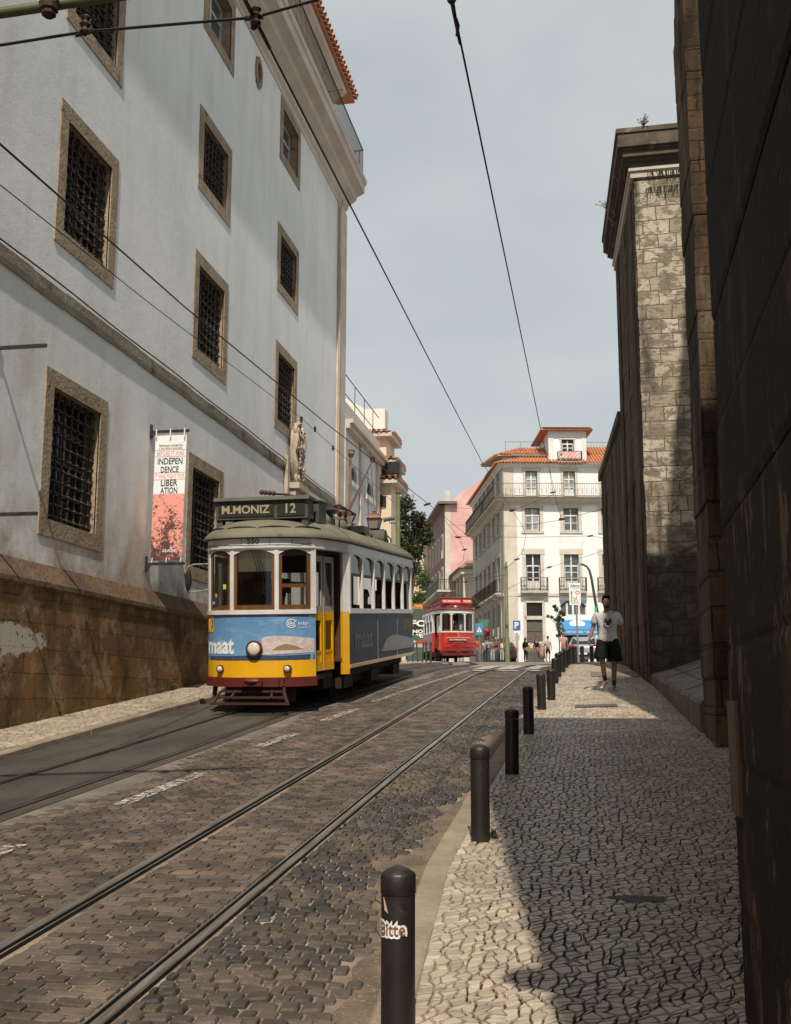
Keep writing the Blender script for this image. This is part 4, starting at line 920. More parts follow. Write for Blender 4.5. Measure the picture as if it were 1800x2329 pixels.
def make_tram(root, P):
    """local axes: x right (seen from its front), y backwards, z up"""
    body_m, low_m, side_m, roof_m, hood_m = P['body'], P['low'], P['side'], P['roof'], P['hood']
    def bd(mb, n, m, sm=False, par=root): return mb.build(n, m, par, sm)
    Z_low, Z_pan, Z_belt, Z_top, Z_eave = .60, .87, 1.645, 2.67, 2.88
    fr = dense(BODY); frb = both(fr)
    rear = dense([POSTC]+REAR); rearb = rear+[(-x, y) for x, y in reversed(rear)][1:]
    # lower body panels
    a = MB(); ribbon(a, frb, Z_low, Z_pan, .03); bd(a, 'apron', low_m, 40)
    a = MB(); ribbon(a, frb, Z_pan, Z_belt-.03, .03); bd(a, 'front_panel', body_m, 40)
    a = MB(); ribbon(a, rearb, .72, Z_belt-.03, .03); bd(a, 'side_panel', side_m, 40)
    a = MB(); ribbon(a, rearb, .66, .72, .04, .012); bd(a, 'side_sill', low_m, 40)
    a = MB(); ribbon(a, frb, Z_belt-.03, Z_belt+.04, .05, .018); bd(a, 'front_belt', M['tram_cream'], 40)
    a = MB(); ribbon(a, frb, Z_belt-.045, Z_belt-.03, .04, .022); bd(a, 'belt_line', P['trim'], 40)
    a = MB(); ribbon(a, rearb, Z_belt-.03, Z_belt+.06, .05, .018); bd(a, 'side_belt', M['tram_cream'], 40)
    hd = dense(HEAD); hdb = both(hd); hdb = hdb+[(-x, y) for x, y in reversed(hd)][1:-1] if False else hd+[(-x, y) for x, y in reversed(hd)][1:]
    a = MB(); ribbon(a, hdb, Z_top, Z_eave, .04); bd(a, 'header_band', M['tram_cream'], 40)
    a = MB(); ribbon(a, hdb, Z_eave-.035, Z_eave+.004, .05, .02); bd(a, 'eave_line', P['trim'], 40)
    a = MB(); ribbon(a, hdb, Z_top+.02, Z_top+.045, .04, .012); bd(a, 'drip_rail', M['tram_cream'], 40)
    # roof
    rf = dense(ROOF, .16); full = rf+[(-x, y) for x, y in reversed(rf)][1:-1]; rings = []
    for sx, inset, z in ((1.0, 0, Z_eave-.02), (1.005, 0, Z_eave+.02), (.97, .06, Z_eave+.07), (.90, .18, Z_eave+.16), (.78, .38, Z_eave+.26), (.60, .66, Z_eave+.345), (.36, 1.0, Z_eave+.40), (.10, 1.4, Z_eave+.42)):
        ring = []
        for x, y in full:
            yc = 4.42; hl = 4.52; f = (y-yc)/hl; ring.append((x*sx, yc+f*(hl-inset), z))
        rings.append(ring)
    a = MB(); a.rings(rings); roof = bd(a, 'roof', roof_m, 60)
    # raised ribs on the front dome
    a = MB()
    for u0, u1 in ((-.98, -.60), (-.55, .02), (.07, .62), (.68, 1.02)):
        pts = []
        for i in range(7):
            u = u0+(u1-u0)*i/6; 
            for q, w in zip(ROOF, ROOF[1:]):
                if q[0] <= abs(u) <= w[0]+1e-6:
                    yy = q[1]+(w[1]-q[1])*(abs(u)-q[0])/max(1e-6, w[0]-q[0]); break
            bow = .012-.05*(1-((i-3)/3)**2)*0
            pts.append((u*.93, yy+.17, Z_eave+.145+.02*(1-((i-3)/3.0)**2)))
        a.tube(pts, .014, 5)
    a.build('roof_rib', M['tram_dark'], roof)
    a = MB()
    for y in (1.75, 4.6, 7.5):
        ring = []
        for sx, z in ((1.0, .03), (.97, .075), (.90, .165), (.78, .265), (.60, .35), (.36, .405), (.10, .425), (-.10, .425), (-.36, .405), (-.60, .35), (-.78, .265), (-.90, .165), (-.97, .075), (-1, .03)): ring.append((1.225*sx, y, Z_eave+z+.004))
        a.tube(ring, .009, 4)
    a.build('roof_seam', roof_m, roof)
    # ventilator domes
    for y in P.get('domes', (2.2, 3.5, 4.7, 5.9)):
        for x in (.42, -.42):
            a = MB(); a.ell((x, y, Z_eave+.40), (.33, .42, .22), 12, 8); a.build('roof_vent', P.get('vent', roof_m), root, True)
    # front pillars & windows
    def post(path, z0, z1, w=.06, m=M['tram_cream'], name='window_post'):
        a = MB(); ribbon(a, path, z0, z1, w, .012); return bd(a, name, m, 40)
    seg = lambda u0, u1: [(u, front_y(u)) for u in (u0, (u0+u1)/2, u1)]
    for u0, u1 in ((-.925, -.87), (-.41, -.345), (.345, .41), (.87, .925)): post(seg(u0, u1), Z_belt+.04, Z_top)
    for u0, u1, kind in ((-.87, -.41, 1), (-.345, .345, 0), (.41, .87, 2)):
        wn = MB(); w_ = .05 if not P.get('wide') else .05
        for a0, a1 in ((u0, u0+w_), (u1-w_, u1)): ribbon(wn, seg(a0, a1), Z_belt+.04, Z_top, .03, -.012)
        ribbon(wn, [(u0+w_+(u1-u0-2*w_)*i/6, front_y(u0+w_+(u1-u0-2*w_)*i/6)) for i in range(7)], Z_belt+.04, Z_belt+.12, .03, -.012)
        win = bd(wn, 'front_window', M['wood'], 40)
        # arched head (white spandrels)
        sp = MB()
        K = 10; us = [u0+(u1-u0)*i/K for i in range(K+1)]
        for i in range(K):
            h = lambda u: Z_top-.085*(abs((u-(u0+u1)/2)/((u1-u0)/2)))**2.2-.004
            v = [(us[i], front_y(us[i])-.004, h(us[i])), (us[i+1], front_y(us[i+1])-.004, h(us[i+1])), (us[i+1], front_y(us[i+1])-.004, Z_top), (us[i], front_y(us[i])-.004, Z_top)]
            sp.add(v, [(0, 1, 2, 3)])
        sp.build('arched_head', M['tram_cream'], win)
        g = MB(); ps = [(u0+w_+(u1-u0-2*w_)*i/6, front_y(u0+w_+(u1-u0-2*w_)*i/6)+.02) for i in range(7)]
        g.add([(x, y, z) for x, y in ps for z in (Z_belt+.12, Z_top)], [(2*i, 2*i+2, 2*i+3, 2*i+1) for i in range(6)]); g.build('pane', M['glass'], win)
        if kind == 2 and P.get('rail2'):
            q = MB(); zz = Z_belt+.46
            ribbon(q, [(u0+w_+(u1-u0-2*w_)*i/8, front_y(u0+w_+(u1-u0-2*w_)*i/8)) for i in range(9)], zz-.06, zz, .03, -.008); q.build('lower_sash', M['wood'], win)
        if kind == 0 and P.get('blind'):
            q = MB(); q.add([(x, y+.05, z) for x, y in ps for z in (Z_top-.36, Z_top)], [(2*i, 2*i+2, 2*i+3, 2*i+1) for i in range(6)]); q.build('sun_blind', flat('cream_blind', (.62, .53, .36)), win)
            q = MB()
            for dx in (0, .05, .1): q.tube([(-.02+dx, front_y(0)-.03, Z_top-.02), (.10+dx, front_y(.15)-.03, Z_top-.45)], .006, 4)
            q.tube([(.18, -.015, 2.3), (.17, -.02, 1.95)], .005, 4); q.build('wiper', M['black'], win)
    # side windows : posts, upper lights, open lower part
    n = 6; y0, y1 = POSTC[1]+.06, 8.10; st = (y1-y0)/n
    for sgn in (1, -1):
        a = MB()
        for i in range(n+1):
            y = y0+st*i; x = 1.17*sgn; w = .04 if 0 < i < n else .05
            a.box2((x-.05*sgn, y-w, Z_belt+.06), (x+.012*sgn, y+w, Z_top)); bd(a, 'window_post', M['tram_cream']); a = MB()
        a.box2((1.17*sgn-.06*sgn, POSTC[1], Z_belt+.06), (1.17*sgn+.01*sgn, y0-.05, Z_top)); bd(a, 'window_post', M['tram_cream'])
        a = MB(); a.box2((1.12*sgn, y0, Z_belt+.06+.58), (1.15*sgn, y1, Z_belt+.06+.63)); bd(a, 'sash_rail', P['sash'])
        for i in range(n):
            ya, yb = y0+st*i+.045, y0+st*(i+1)-.045; x = 1.135*sgn; w = MB()
            w.add([(x, ya, Z_belt+.69), (x, yb, Z_belt+.69), (x, yb, Z_top), (x, ya, Z_top)], [(0, 1, 2, 3)]); sw = bd(w, 'side_window', M['glass'])
            if sgn == 1:
                q = MB(); K = 6
                for j in range(K):
                    f = lambda t: Z_top-.07*abs(2*t-1)**2.2-.003
                    t0, t1 = j/K, (j+1)/K; q.add([(1.172, ya+(yb-ya)*t0, f(t0)), (1.172, ya+(yb-ya)*t1, f(t1)), (1.172, ya+(yb-ya)*t1, Z_top), (1.172, ya+(yb-ya)*t0, Z_top)], [(0, 1, 2, 3)])
                q.build('arched_head', M['tram_cream'], sw)
                if i < 4: 
                    q = MB(); q.box2((1.10, ya, Z_belt+.67), (1.115, yb, Z_top)); q.build('blind', P['blindc'], sw)
    # rear posts
    for x, y in ((.95, 8.60), (.4, 8.82), (-.4, 8.82), (-.95, 8.60)): a = MB(); a.box((x, y, (Z_belt+Z_top)/2), (.08, .06, Z_top-Z_belt-.1)); bd(a, 'rear_post', M['tram_cream'])
    # entrance: corner posts, folding door leaves, step
    for sgn in (1, -1):
        a = MB(); p0, p1 = DOOR0, DOOR1
        a.prism([(1.085*sgn, 1.68), (1.172*sgn, 1.80), (1.13*sgn, 1.84), (1.03*sgn, 1.72)], lambda x, y, z: Vector((x, y, z)), Z_belt, Z_top); bd(a, 'door_post', M['tram_cream'])
        a = MB(); a.prism([(1.085*sgn, 1.68), (1.172*sgn, 1.80), (1.13*sgn, 1.84), (1.03*sgn, 1.72)], lambda x, y, z: Vector((x, y, z)), .56, Z_belt-.002); bd(a, 'door_post_base', low_m)
        for k in range(2):
            q0 = lerp2(p0, p1, .06+.46*k); q1 = lerp2(p0, p1, .48+.46*k); A = lambda f, z, d: Vector(((q0[0]+(q1[0]-q0[0])*f-d)*sgn, q0[1]+(q1[1]-q0[1])*f, z))
            lf = MB()
            def pan(mb, f0, f1, z0, z1, d0, d1):
                c = [A(f, z, d) for z in (z0, z1) for f, d in ((f0, d0), (f1, d0), (f1, d1), (f0, d1))]
                fs = [(0, 1, 2, 3), (7, 6, 5, 4), (4, 5, 1, 0), (5, 6, 2, 1), (6, 7, 3, 2), (7, 4, 0, 3)]; mb.add(c, fs)
            for f0, f1 in ((0, .16), (.84, 1)): pan(lf, f0, f1, .66, Z_belt, .09, .13)
            for z0, z1 in ((.66, .80), (.84+.12, 1.0), (1.5, Z_belt)): pan(lf, .16, .84, z0, z1, .091, .129)
            pan(lf, .16, .84, .80, .96, .10, .12)
            d_ = bd(lf, 'door_leaf', P['door'])
            up = MB()
            for f0, f1 in ((0, .14), (.86, 1)): pan(up, f0, f1, Z_belt+.001, Z_top-.08, .09, .13)
            for z0, z1 in ((Z_belt+.001, Z_belt+.10), (Z_top-.18, Z_top-.08)): pan(up, .14, .86, z0, z1, .091, .129)
            up.build('door_upper_frame', P['doorup'], d_)
            g = MB(); g.add([A(.14, 1.0, .11), A(.86, 1.0, .11), A(.86, 1.5, .11), A(.14, 1.5, .11), A(.14, Z_belt+.1, .11), A(.86, Z_belt+.1, .11), A(.86, Z_top-.18, .11), A(.14, Z_top-.18, .11)], [(0, 1, 2, 3), (4, 5, 6, 7)]); g.build('door_glass', M['glass'], d_)
        a = MB(); a.prism([(.84*sgn, .46), (.90*sgn, 1.6), (.6*sgn, 1.6), (.6*sgn, .46)], lambda x, y, z: Vector((x, y, z)), .52, .60); bd(a, 'door_step', M['tram_dark'])
    # interior
    a = MB(); a.box2((-.85, .5, .78), (.85, 1.7, .84)); a.box2((-1.1, 1.7, .78), (1.1, 8.4, .84)); bd(a, 'floor', M['inside'])
    a = MB(); a.box2((-.9, .45, 2.80), (.9, 1.6, 2.84)); a.box2((-1.1, 1.7, 2.80), (1.1, 8.3, 2.84)); bd(a, 'ceiling', flat('tram_ceiling', (.12, .10, .07)))
    a = MB()
    a.box2((-1.05, 1.9, .84), (-.30, 1.95, 2.66)); a.box2((.62, 1.9, .84), (1.05, 1.95, 2.66)); a.box2((-.3, 1.9, 2.35), (.62, 1.95, 2.66)); bd(a, 'bulkhead', M['inside'])
    for x0, x1 in ((-1.05, -.35), (.35, 1.05)): a = MB(); a.box2((x0, 8.12, .84), (x1, 8.17, 2.66)); bd(a, 'bulkhead', M['inside'])
    for i in range(6):
        y = 2.35+i*.98
        for sgn in (1, -1):
            a = MB(); a.box2((sgn*.35, y, 1.22), (sgn*1.08, y+.42, 1.30)); a.box2((sgn*.35, y+.42, 1.22), (sgn*1.08, y+.47, 1.78)); a.box2((sgn*.5, y+.1, .84), (sgn*.9, y+.34, 1.22)); bd(a, 'bench', M['inside'])
    a = MB(); a.box2((-.35, .38, .84), (.05, .62, 1.75)); a.lathe((-.15, .5, 1.75), [(.16, 0), (.16, .04), (.03, .06)], 10); bd(a, 'controller', M['tram_dark'])
    # chassis
    a = MB(); a.box2((-.85, 1.2, .34), (.85, 7.9, .62)); a.box2((-1.0, 1.95, .50), (1.0, 7.6, .70))
    for y in (1.9, 4.2, 6.5): a.box2((-1.04, y, .30), (1.04, y+.7, .52))
    bd(a, 'underframe', M['tram_dark'])
    for y in (3.3, 6.1):
        for x in (-.46, .46):
            a = MB(); a.lathe((x-.05, y, .34), [(.05, 0), (.33, .0), (.35, .015), (.35, .03), (.33, .035), (.33, .09), (.08, .10)], 18, 'x'); bd(a, 'wheel', M['tram_dark'], 40)
    a = MB(); ribbon(a, both([(x, y) for x, y in fr]), .45, .60, .10, .03); bd(a, 'bumper', P['bump'], 40)
    a = MB(); a.box2((-.17, -.13, .47), (.17, -.02, .53)); a.ell((0, -.09, .55), (.15, .09, .05), 10, 6); 
    for u in (-.62, -.55, .42, .50):
        for z in (.48, .525, .57): a.ell((u, front_y(u)-.045, z), (.014, .014, .014), 5, 3)
    bd(a, 'coupler', P['bump'])
    # headlamp(s)
    for u, z, r in P['lamps']:
        y = front_y(u); a = MB(); a.lathe((u, y, z), [(r*1.12, .02), (r*1.2, -.02), (r*1.2, -.05), (r*1.02, -.075), (r*.96, -.06)], 18, 'y'); hl = bd(a, 'headlamp', P['lamprim'], 40)
        a = MB(); a.ell((u, y-.055, z), (r*.95, .035, r*.95), 14, 8); a.build('lens', M['lens'], hl, True)
    # destination box
    z0 = Z_eave+.32; a = MB()
    bw0, bw1 = P['box']
    a.box2((bw0, .42, z0), (bw1, .80, z0+.31)); a.prism([(.36, z0+.31), (.84, z0+.31), (.80, z0+.36), (.42, z0+.375)], lambda y, z, x: Vector((x, y, z)), bw0-.03, bw1+.03)
    for x in (bw0+.06, bw1-.06): a.box2((x-.05, .45, z0-.16), (x+.05, .6, z0))
    box = bd(a, 'destination_box', P['boxm'])
    a = MB(); sx = bw0+(bw1-bw0)*.655
    a.box2((bw0+.05, .405, z0+.04), (sx-.03, .42, z0+.28)); a.box2((sx+.03, .405, z0+.04), (bw1-.05, .42, z0+.28)); a.build('sign_glass', P['signbg'], box)
    a = MB(); xm = (bw0+.05+sx-.03)/2; xm2 = (sx+.03+bw1-.05)/2
    a.text(P['dest'][0], lambda x, z: Vector((xm+x, .400, z0+.162+z)), (sx-bw0)*.80, P['dh'], .025); 
    if P['dest'][1]: a.text(P['dest'][1], lambda x, z: Vector((xm2+x, .400, z0+.165+z)), None, P['dh']*1.15, .02)
    a.build('sign_lettering', P['signfg'], box)
    return dict(Z_belt=Z_belt, Z_eave=Z_eave, Z_top=Z_top, Z_pan=Z_pan, Z_low=Z_low)
# ---------------------------------------------------------------- yellow tram, nearest
PITCHT = math.atan(.0745); RZ1 = -.014
T1 = (-5.385, 17.42, 1.565)
tram = thing('yellow_tram', 'yellow, white and blue tram number 550 coming down the left track', 'tram', T1, rz=RZ1, rx=PITCHT)
# poster vinyl: printed sky, printed darker version on the side
def poster(name, top, bot, cl, zlo, zhi):
    m, t, b, out = newmat(name); tc = t.nodes.new('ShaderNodeTexCoord'); sp = t.nodes.new('ShaderNodeSeparateXYZ'); t.links.new(tc.outputs['Object'], sp.inputs[0])
    g = _ramp(t, sp.outputs[2], zlo, zhi); c = _mix(t, g, bot, top); c = _mix(t, _math(t, 'MULTIPLY', _ramp(t, _noise(t, _coords(t, (1, 1, 2.6)), 3.2, 7, .62, .4), .52, .78), .55), c, cl)
    t.links.new(c, b.inputs['Base Color']); b.inputs['Roughness'].default_value = .28; b.inputs['Coat Weight'].default_value = .4; b.inputs['Coat Roughness'].default_value = .1
    _bump(t, b, _noise(t, _coords(t), 4, 2), .06, .03)
    return m
M['poster'] = poster('blue_sky_print', (.10, .24, .44), (.17, .33, .52), (.42, .55, .66), .9, 1.6)
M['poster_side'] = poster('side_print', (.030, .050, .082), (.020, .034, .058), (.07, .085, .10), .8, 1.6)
P1 = dict(body=M['poster'], low=M['yellow'], side=M['poster_side'], roof=M['tram_roof'], hood=M['tram_cream'], trim=M['maroon'], sash=flat('sash_brown', (.16, .12, .09)), door=M['yellow'],
          doorup=flat('door_grey', (.34, .32, .28)), bump=M['maroon'], lamps=[(0.02, 1.06, .115), (-.60, .735, .055), (.545, .735, .055)], lamprim=M['maroon'], box=(-.80, .80), boxm=M['olive'],
          signbg=flat('roller_black', (.02, .02, .018)), signfg=flat('faded_sign_letter', (.42, .34, .20)), dest=('M.MONIZ', '12'), dh=.14, rail2=True, blind=True, blindc=flat('roller_blind', (.20, .17, .12)), vent=M['tram_roof'])
K1 = make_tram(tram, P1)
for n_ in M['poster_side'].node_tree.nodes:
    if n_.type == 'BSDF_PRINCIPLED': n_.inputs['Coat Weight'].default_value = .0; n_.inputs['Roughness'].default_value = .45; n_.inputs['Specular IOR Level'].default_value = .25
def bd(mb, n, m, sm=False, par=None): return mb.build(n, m, par or tram, sm)
def fp(u, z, d=0): return Vector((u, front_y(u)-.004-d, z))
def patch_front(mb, poly, d):
    """2-D polygon on the curved front, cut in vertical slices so that it follows the curve"""
    us = sorted(set([round(min(p[0] for p in poly)+i*(max(p[0] for p in poly)-min(p[0] for p in poly))/24, 5) for i in range(25)]))
    def span(u):
        zs = []
        for (a, b_) in zip(poly, poly[1:]+poly[:1]):
            if (a[0]-u)*(b_[0]-u) <= 0 and abs(a[0]-b_[0]) > 1e-9: zs.append(a[1]+(b_[1]-a[1])*(u-a[0])/(b_[0]-a[0]))
        return (min(zs), max(zs)) if zs else None
    e = 1e-4
    for u0, u1 in zip(us, us[1:]):
        s0, s1 = span(u0+e), span(u1-e)
        if s0 and s1: mb.add([fp(u0, s0[0], d), fp(u1, s1[0], d), fp(u1, s1[1], d), fp(u0, s0[1], d)], [(0, 1, 2, 3)])
a = MB(); patch_front(a, [(-.91, .875), (.91, .875), (.91, .965), (.5, .945), (0, .955), (-.5, .945), (-.91, .94)], .001); bd(a, 'poster_water', mat('water_print', (.035, .055, .10), (.06, .085, .14), 14, (1, 1, 5), rough=.3))
a = MB(); patch_front(a, [(.13, 1.22), (.20, 1.255), (.40, 1.265), (.65, 1.25), (.91, 1.215), (.91, 1.04), (.80, 1.035), (.62, 1.07), (.46, 1.10), (.36, 1.08), (.24, 1.04), (.16, 1.0), (.30, .985), (.36, 1.03), (.30, 1.10), (.2, 1.17)], .002)
patch_front(a, [(.10, .965), (.34, .965), (.91, .99), (.91, 1.045), (.6, 1.05), (.34, 1.03), (.16, .99)], .0025); bd(a, 'poster_building', mat('pale_building_print', (.68, .56, .50), (.50, .40, .37), 9, (1, 1, 2), rough=.3))
a = MB(); patch_front(a, [(.30, 1.03), (.40, 1.10), (.52, 1.135), (.66, 1.10), (.78, 1.04), (.5, 1.03)], .0035); bd(a, 'poster_arch', flat('brown_print', (.30, .19, .12)))
a = MB(); a.text('maat', lambda x, z: fp(-.62+x, 1.10+z, .004), .56, .25, .035)
a.text('edp', lambda x, z: fp(.76+x, 1.46+z, .004), .13, .075, .0); a.text('Fundação', lambda x, z: fp(.76+x, 1.395+z, .004), .12, .022, .0)
for r0, r1, a0, a1 in ((.075, .062, .3, 5.9), (.045, .033, 1.5, 6.9), (.016, 0, 0, 6.3)):
    n = 20; vs = []
    for k in range(n+1):
        q = a0+(a1-a0)*k/n
        for r_ in (r0, r1): vs.append(fp(.60+math.cos(q)*r_, 1.46+math.sin(q)*r_, .004))
    a.add(vs, [(2*k, 2*k+1, 2*k+3, 2*k+2) for k in range(n)])
bd(a, 'poster_lettering', M['white'])
a = MB(); patch_front(a, [(-.92, 1.33), (-.76, 1.33), (-.76, 1.61), (-.92, 1.61)], .003); bd(a, 'yellow_square', M['yellow'])
def ringf(mb, u, z, ru, rz_, w, a0, a1, d):
    n = 18; vs = []
    for k in range(n+1):
        q = a0+(a1-a0)*k/n
        for f in (1, 1-w): vs.append(fp(u+math.cos(q)*ru*f, z+math.sin(q)*rz_*f, d))
    mb.add(vs, [(2*k, 2*k+1, 2*k+3, 2*k+2) for k in range(n)])
a = MB(); ringf(a, -.825, 1.47, .042, .085, .38, -1.57, 1.57, .0045); bd(a, 'round_logo', flat('navy', (.02, .02, .05)))
a = MB(); ringf(a, -.855, 1.47, .042, .085, .38, 1.57, 4.71, .0045); bd(a, 'round_logo', M['white'])
def sfn(yc, zc): return lambda x, z: Vector((1.1765, yc+x, zc+z))
a = MB(); a.text('maat', sfn(2.98, 1.14), 1.5, .34, .03)
a.text('Museu de Arte', sfn(7.9, 1.20), .5, .04, 0); a.text('Arquitetura', sfn(7.9, 1.13), .45, .04, 0); a.text('e Tecnologia', sfn(7.9, 1.06), .48, .04, 0); bd(a, 'side_lettering', flat('faded_white', (.16, .165, .17)))
a = MB(); a.box2((1.168, 7.2, 1.22), (1.174, 8.3, 1.56)); bd(a, 'side_square', flat('dull_ochre', (.22, .15, .07)))
a = MB(); vs = [(1.1745, 4.6, .86), (1.1745, 5.1, 1.10), (1.1745, 5.9, 1.17), (1.1745, 7.3, 1.10), (1.1745, 8.3, 1.02), (1.1745, 8.3, .84), (1.1745, 6, .84)]; a.add(vs, [tuple(range(7))]); bd(a, 'side_picture', mat('side_building_print', (.14, .10, .08), (.09, .07, .065), 4, rough=.3))
a = MB()
for y in (4.25, 6.3): a.box2((1.17, y-.006, .72), (1.1775, y+.006, 1.59))
bd(a, 'panel_seam', flat('seam_grey', (.25, .25, .25)))
a = MB(); a.box2((1.17, 1.85, .70), (1.185, 8.4, .722)); bd(a, 'side_line', M['yellow'])
hy = lambda u: [q[1]+(w[1]-q[1])*(abs(u)-q[0])/max(1e-6, w[0]-q[0]) for q, w in zip(HEAD, HEAD[1:]) if q[0] <= abs(u) <= w[0]+1e-6][0]
a = MB(); a.text('550', lambda x, z: Vector((0.0+x, hy(0.0+x)-.008, 2.80+z)), .20, .085, .012); bd(a, 'fleet_number', flat('dark_letter', (.04, .035, .03)))
a = MB()
for u in (-.72, -.2, .28, .62): a.tube([(u, hy(u)-.006, 2.74), (u, hy(u)-.006, 2.85)], .004, 3)
a.tube([(u, hy(u)-.02, 2.75-.02*math.cos(u*2)) for u in [-.9+.15*k for k in range(13)]], .006, 4); bd(a, 'header_wire', M['cable'])
# stickers in the left window
a = MB(); patch_front(a, [(-.81, 1.76), (-.68, 1.76), (-.68, 1.97), (-.81, 1.97)], -.012); bd(a, 'window_notice', flat('navy_notice', (.03, .035, .08)))
a = MB(); patch_front(a, [(-.735, 1.90), (-.685, 1.90), (-.685, 1.96), (-.735, 1.96)], -.008); bd(a, 'notice_corner', flat('orange', (.7, .2, .03)))
a = MB(); a.text('01', lambda x, z: fp(-.77+x, 1.81+z, -.008), .06, .045, .02); bd(a, 'notice_lettering', M['white'])
a = MB(); patch_front(a, [(-.56, 2.03), (-.50, 2.03), (-.50, 2.11), (-.56, 2.11)], -.012); bd(a, 'window_sticker', flat('lemon', (.6, .55, .03)))
# lifeguard under the bumper
a = MB()
for u in (-.55, .55):
    a.tube([(u*.85, .15, .46), (u*.98, -.10, .36), (u*1.12, -.18, .20)], .026, 5)
    a.tube([(u*.5, .15, .46), (u*.62, -.15, .28)], .02, 5)
for y, z, w in ((-.02, .38, .52), (-.12, .29, .58), (-.22, .20, .66)):
    a.box((0, y, z), (w*2, .05, .035)); 
a.box((0, .35, .30), (1.2, .03, .22))
for u in (-.78,): a.prism([(.05, .45), (.13, .45), (.02, .22), (-.10, .20), (-.08, .25), (0, .28)], lambda y, z, x: Vector((x, y+.3, z)), u-.03, u+.03)
bd(a, 'lifeguard', mat('rusty_maroon', (.06, .02, .015), (.03, .014, .011), 8, rough=.75))
# mirror on the left
a = MB(); a.tube([(-.90, .44, 2.47), (-1.18, .38, 2.46), (-1.27, .36, 2.42), (-1.30, .36, 2.32), (-1.31, .36, 2.02), (-1.26, .37, 1.99), (-.92, .44, 2.04)], .012, 6); mi = bd(a, 'mirror_arm', flat('arm_grey', (.30, .28, .25)))
a = MB(); a.ell((-1.25, .34, 2.20), (.06, .05, .19), 10, 8); a.build('mirror_housing', M['rubber'], mi, True)
# roof equipment
a = MB(); a.box2((.35, .95, 3.16), (.85, 1.45, 3.52)); a.box2((.32, .92, 3.52), (.88, 1.48, 3.545)); bd(a, 'roof_box', M['olive'])
a = MB(); a.box2((-.5, 7.0, 3.16), (.75, 7.6, 3.30)); a.tube([(-.5, 7.3, 3.28), (.75, 7.3, 3.28)], .22, 12); bd(a, 'rear_roof_box', M['olive'])
a = MB(); a.lathe((.62, 2.55, 3.10), [(.12, 0), (.12, .26), (.05, .28), (.05, .34), (.10, .36), (.14, .42), (.10, .46), (.04, .50), (.03, .55)], 12); a.tube([(.80, 2.62, 3.1), (.80, 2.62, 3.34), (.92, 2.62, 3.36), (.95, 2.62, 3.28)], .016, 5); bd(a, 'arrester', M['black_metal'], 40)
a = MB(); a.box2((.1, 2.0, 3.30), (.5, 2.5, 3.40)); a.lathe((.30, 2.25, 3.40), [(.26, 0), (.24, .05), (.05, .10)], 14); a.box2((.45, 4.3, 3.22), (.9, 4.8, 3.36)); bd(a, 'trolley_base', M['black_metal'])
# trolley poles: one stowed forward over the destination box, one raised to the wire
a = MB(); a.tube([(-.05, .70, 3.66), (.25, .95, 3.66), (.40, 2.4, 3.70), (.42, 4.8, 3.74)], [.020, .022, .026, .03], 6); a.tube([(.28, 1.4, 3.60), (.55, 2.6, 3.58), (.50, 4.6, 3.62)], .018, 5)
for k in range(4): a.ell((-.06+.05*k, .62+.07*k, 3.67), (.045, .045, .045), 6, 4)
a.tube([(.2, 2.2, 3.5), (.35, 3.0, 3.62), (.62, 3.4, 3.70), (.66, 4.6, 3.62), (.5, 5.0, 3.5)], .02, 5)
for y in (2.6, 3.2, 3.9, 4.4): a.box((.5, y, 3.60), (.34, .03, .05)); a.lathe((.5, y, 3.44), [(.04, 0), (.05, .05), (.03, .1), (.05, .14)], 8)
bd(a, 'stowed_trolley_pole', mat('oxide_pole', (.12, .045, .04), (.07, .03, .028), 4, rough=.6))
RM = tram.matrix_world if False else (Matrix.Translation(T1) @ Matrix.Rotation(RZ1, 4, 'Z') @ Matrix.Rotation(PITCHT, 4, 'X'))
CONT = PY(848, 1046, 29.0)
c_loc = RM.inverted() @ CONT
a = MB(); a.tube([(.45, 4.6, 3.55), (.45+(c_loc.x-.45)*.5, (4.6+c_loc.y)/2, (3.55+c_loc.z)/2), tuple(c_loc)], [.032, .026, .02], 6); tp = bd(a, 'raised_trolley_pole', bpy.data.materials['oxide_pole'])
a = MB(); a.box(tuple(c_loc), (.10, .16, .12)); a.ell(tuple(c_loc+Vector((0, 0, .05))), (.06, .09, .06), 8, 5); a.build('trolley_head', M['rust'], tp)
a = MB(); q = c_loc*.78+Vector((.45, 4.6, 3.55))*.22; a.tube([tuple(q), (q.x+.1, q.y-.5, q.z-1.6), (.3, 8.4, 3.1)], .008, 4); bd(a, 'trolley_rope', M['cable'])
# ---------------------------------------------------------------- red tram, further up
y2 = 61.0; c2 = PY(1043, 1500, y2)
TR2 = (c2.x, y2, zg(61)-.02); RZ2 = .30
tram2 = thing('red_tram', 'red and white sightseeing tram standing further up the street facing the camera', 'tram', TR2, rz=RZ2, rx=.02)
P2 = dict(body=M['redpaint'], low=M['redpaint'], side=mat('red_side_paint', (.30, .02, .018), (.24, .018, .015), 3, rough=.35), roof=mat('dark_red_roof', (.14, .02, .018), (.10, .016, .014), 2, rough=.5), hood=M['tram_cream'], trim=M['maroon'], sash=M['tram_cream'], door=M['redpaint'],
          doorup=M['tram_cream'], bump=M['maroon'], lamps=[], lamprim=M['steel'], box=(-.90, .90), boxm=bpy.data.materials['dark_red_roof'], signbg=flat('sign_red', (.60, .05, .04)), signfg=M['white'], dest=('HILLS TRAMCAR TOUR', 'TOUR'), dh=.10,
          blindc=flat('pale_blind', (.55, .50, .42)), vent=bpy.data.materials['dark_red_roof'])
make_tram(tram2, P2)
b2 = lambda mb, n, m, sm=False: mb.build(n, m, tram2, sm)
a = MB(); y = -.12
for k in range(17): u = -.84+.105*k; a.tube([(u, -.10, .62), (u, -.16, .80), (u, -.10, 1.02)], .014, 4)
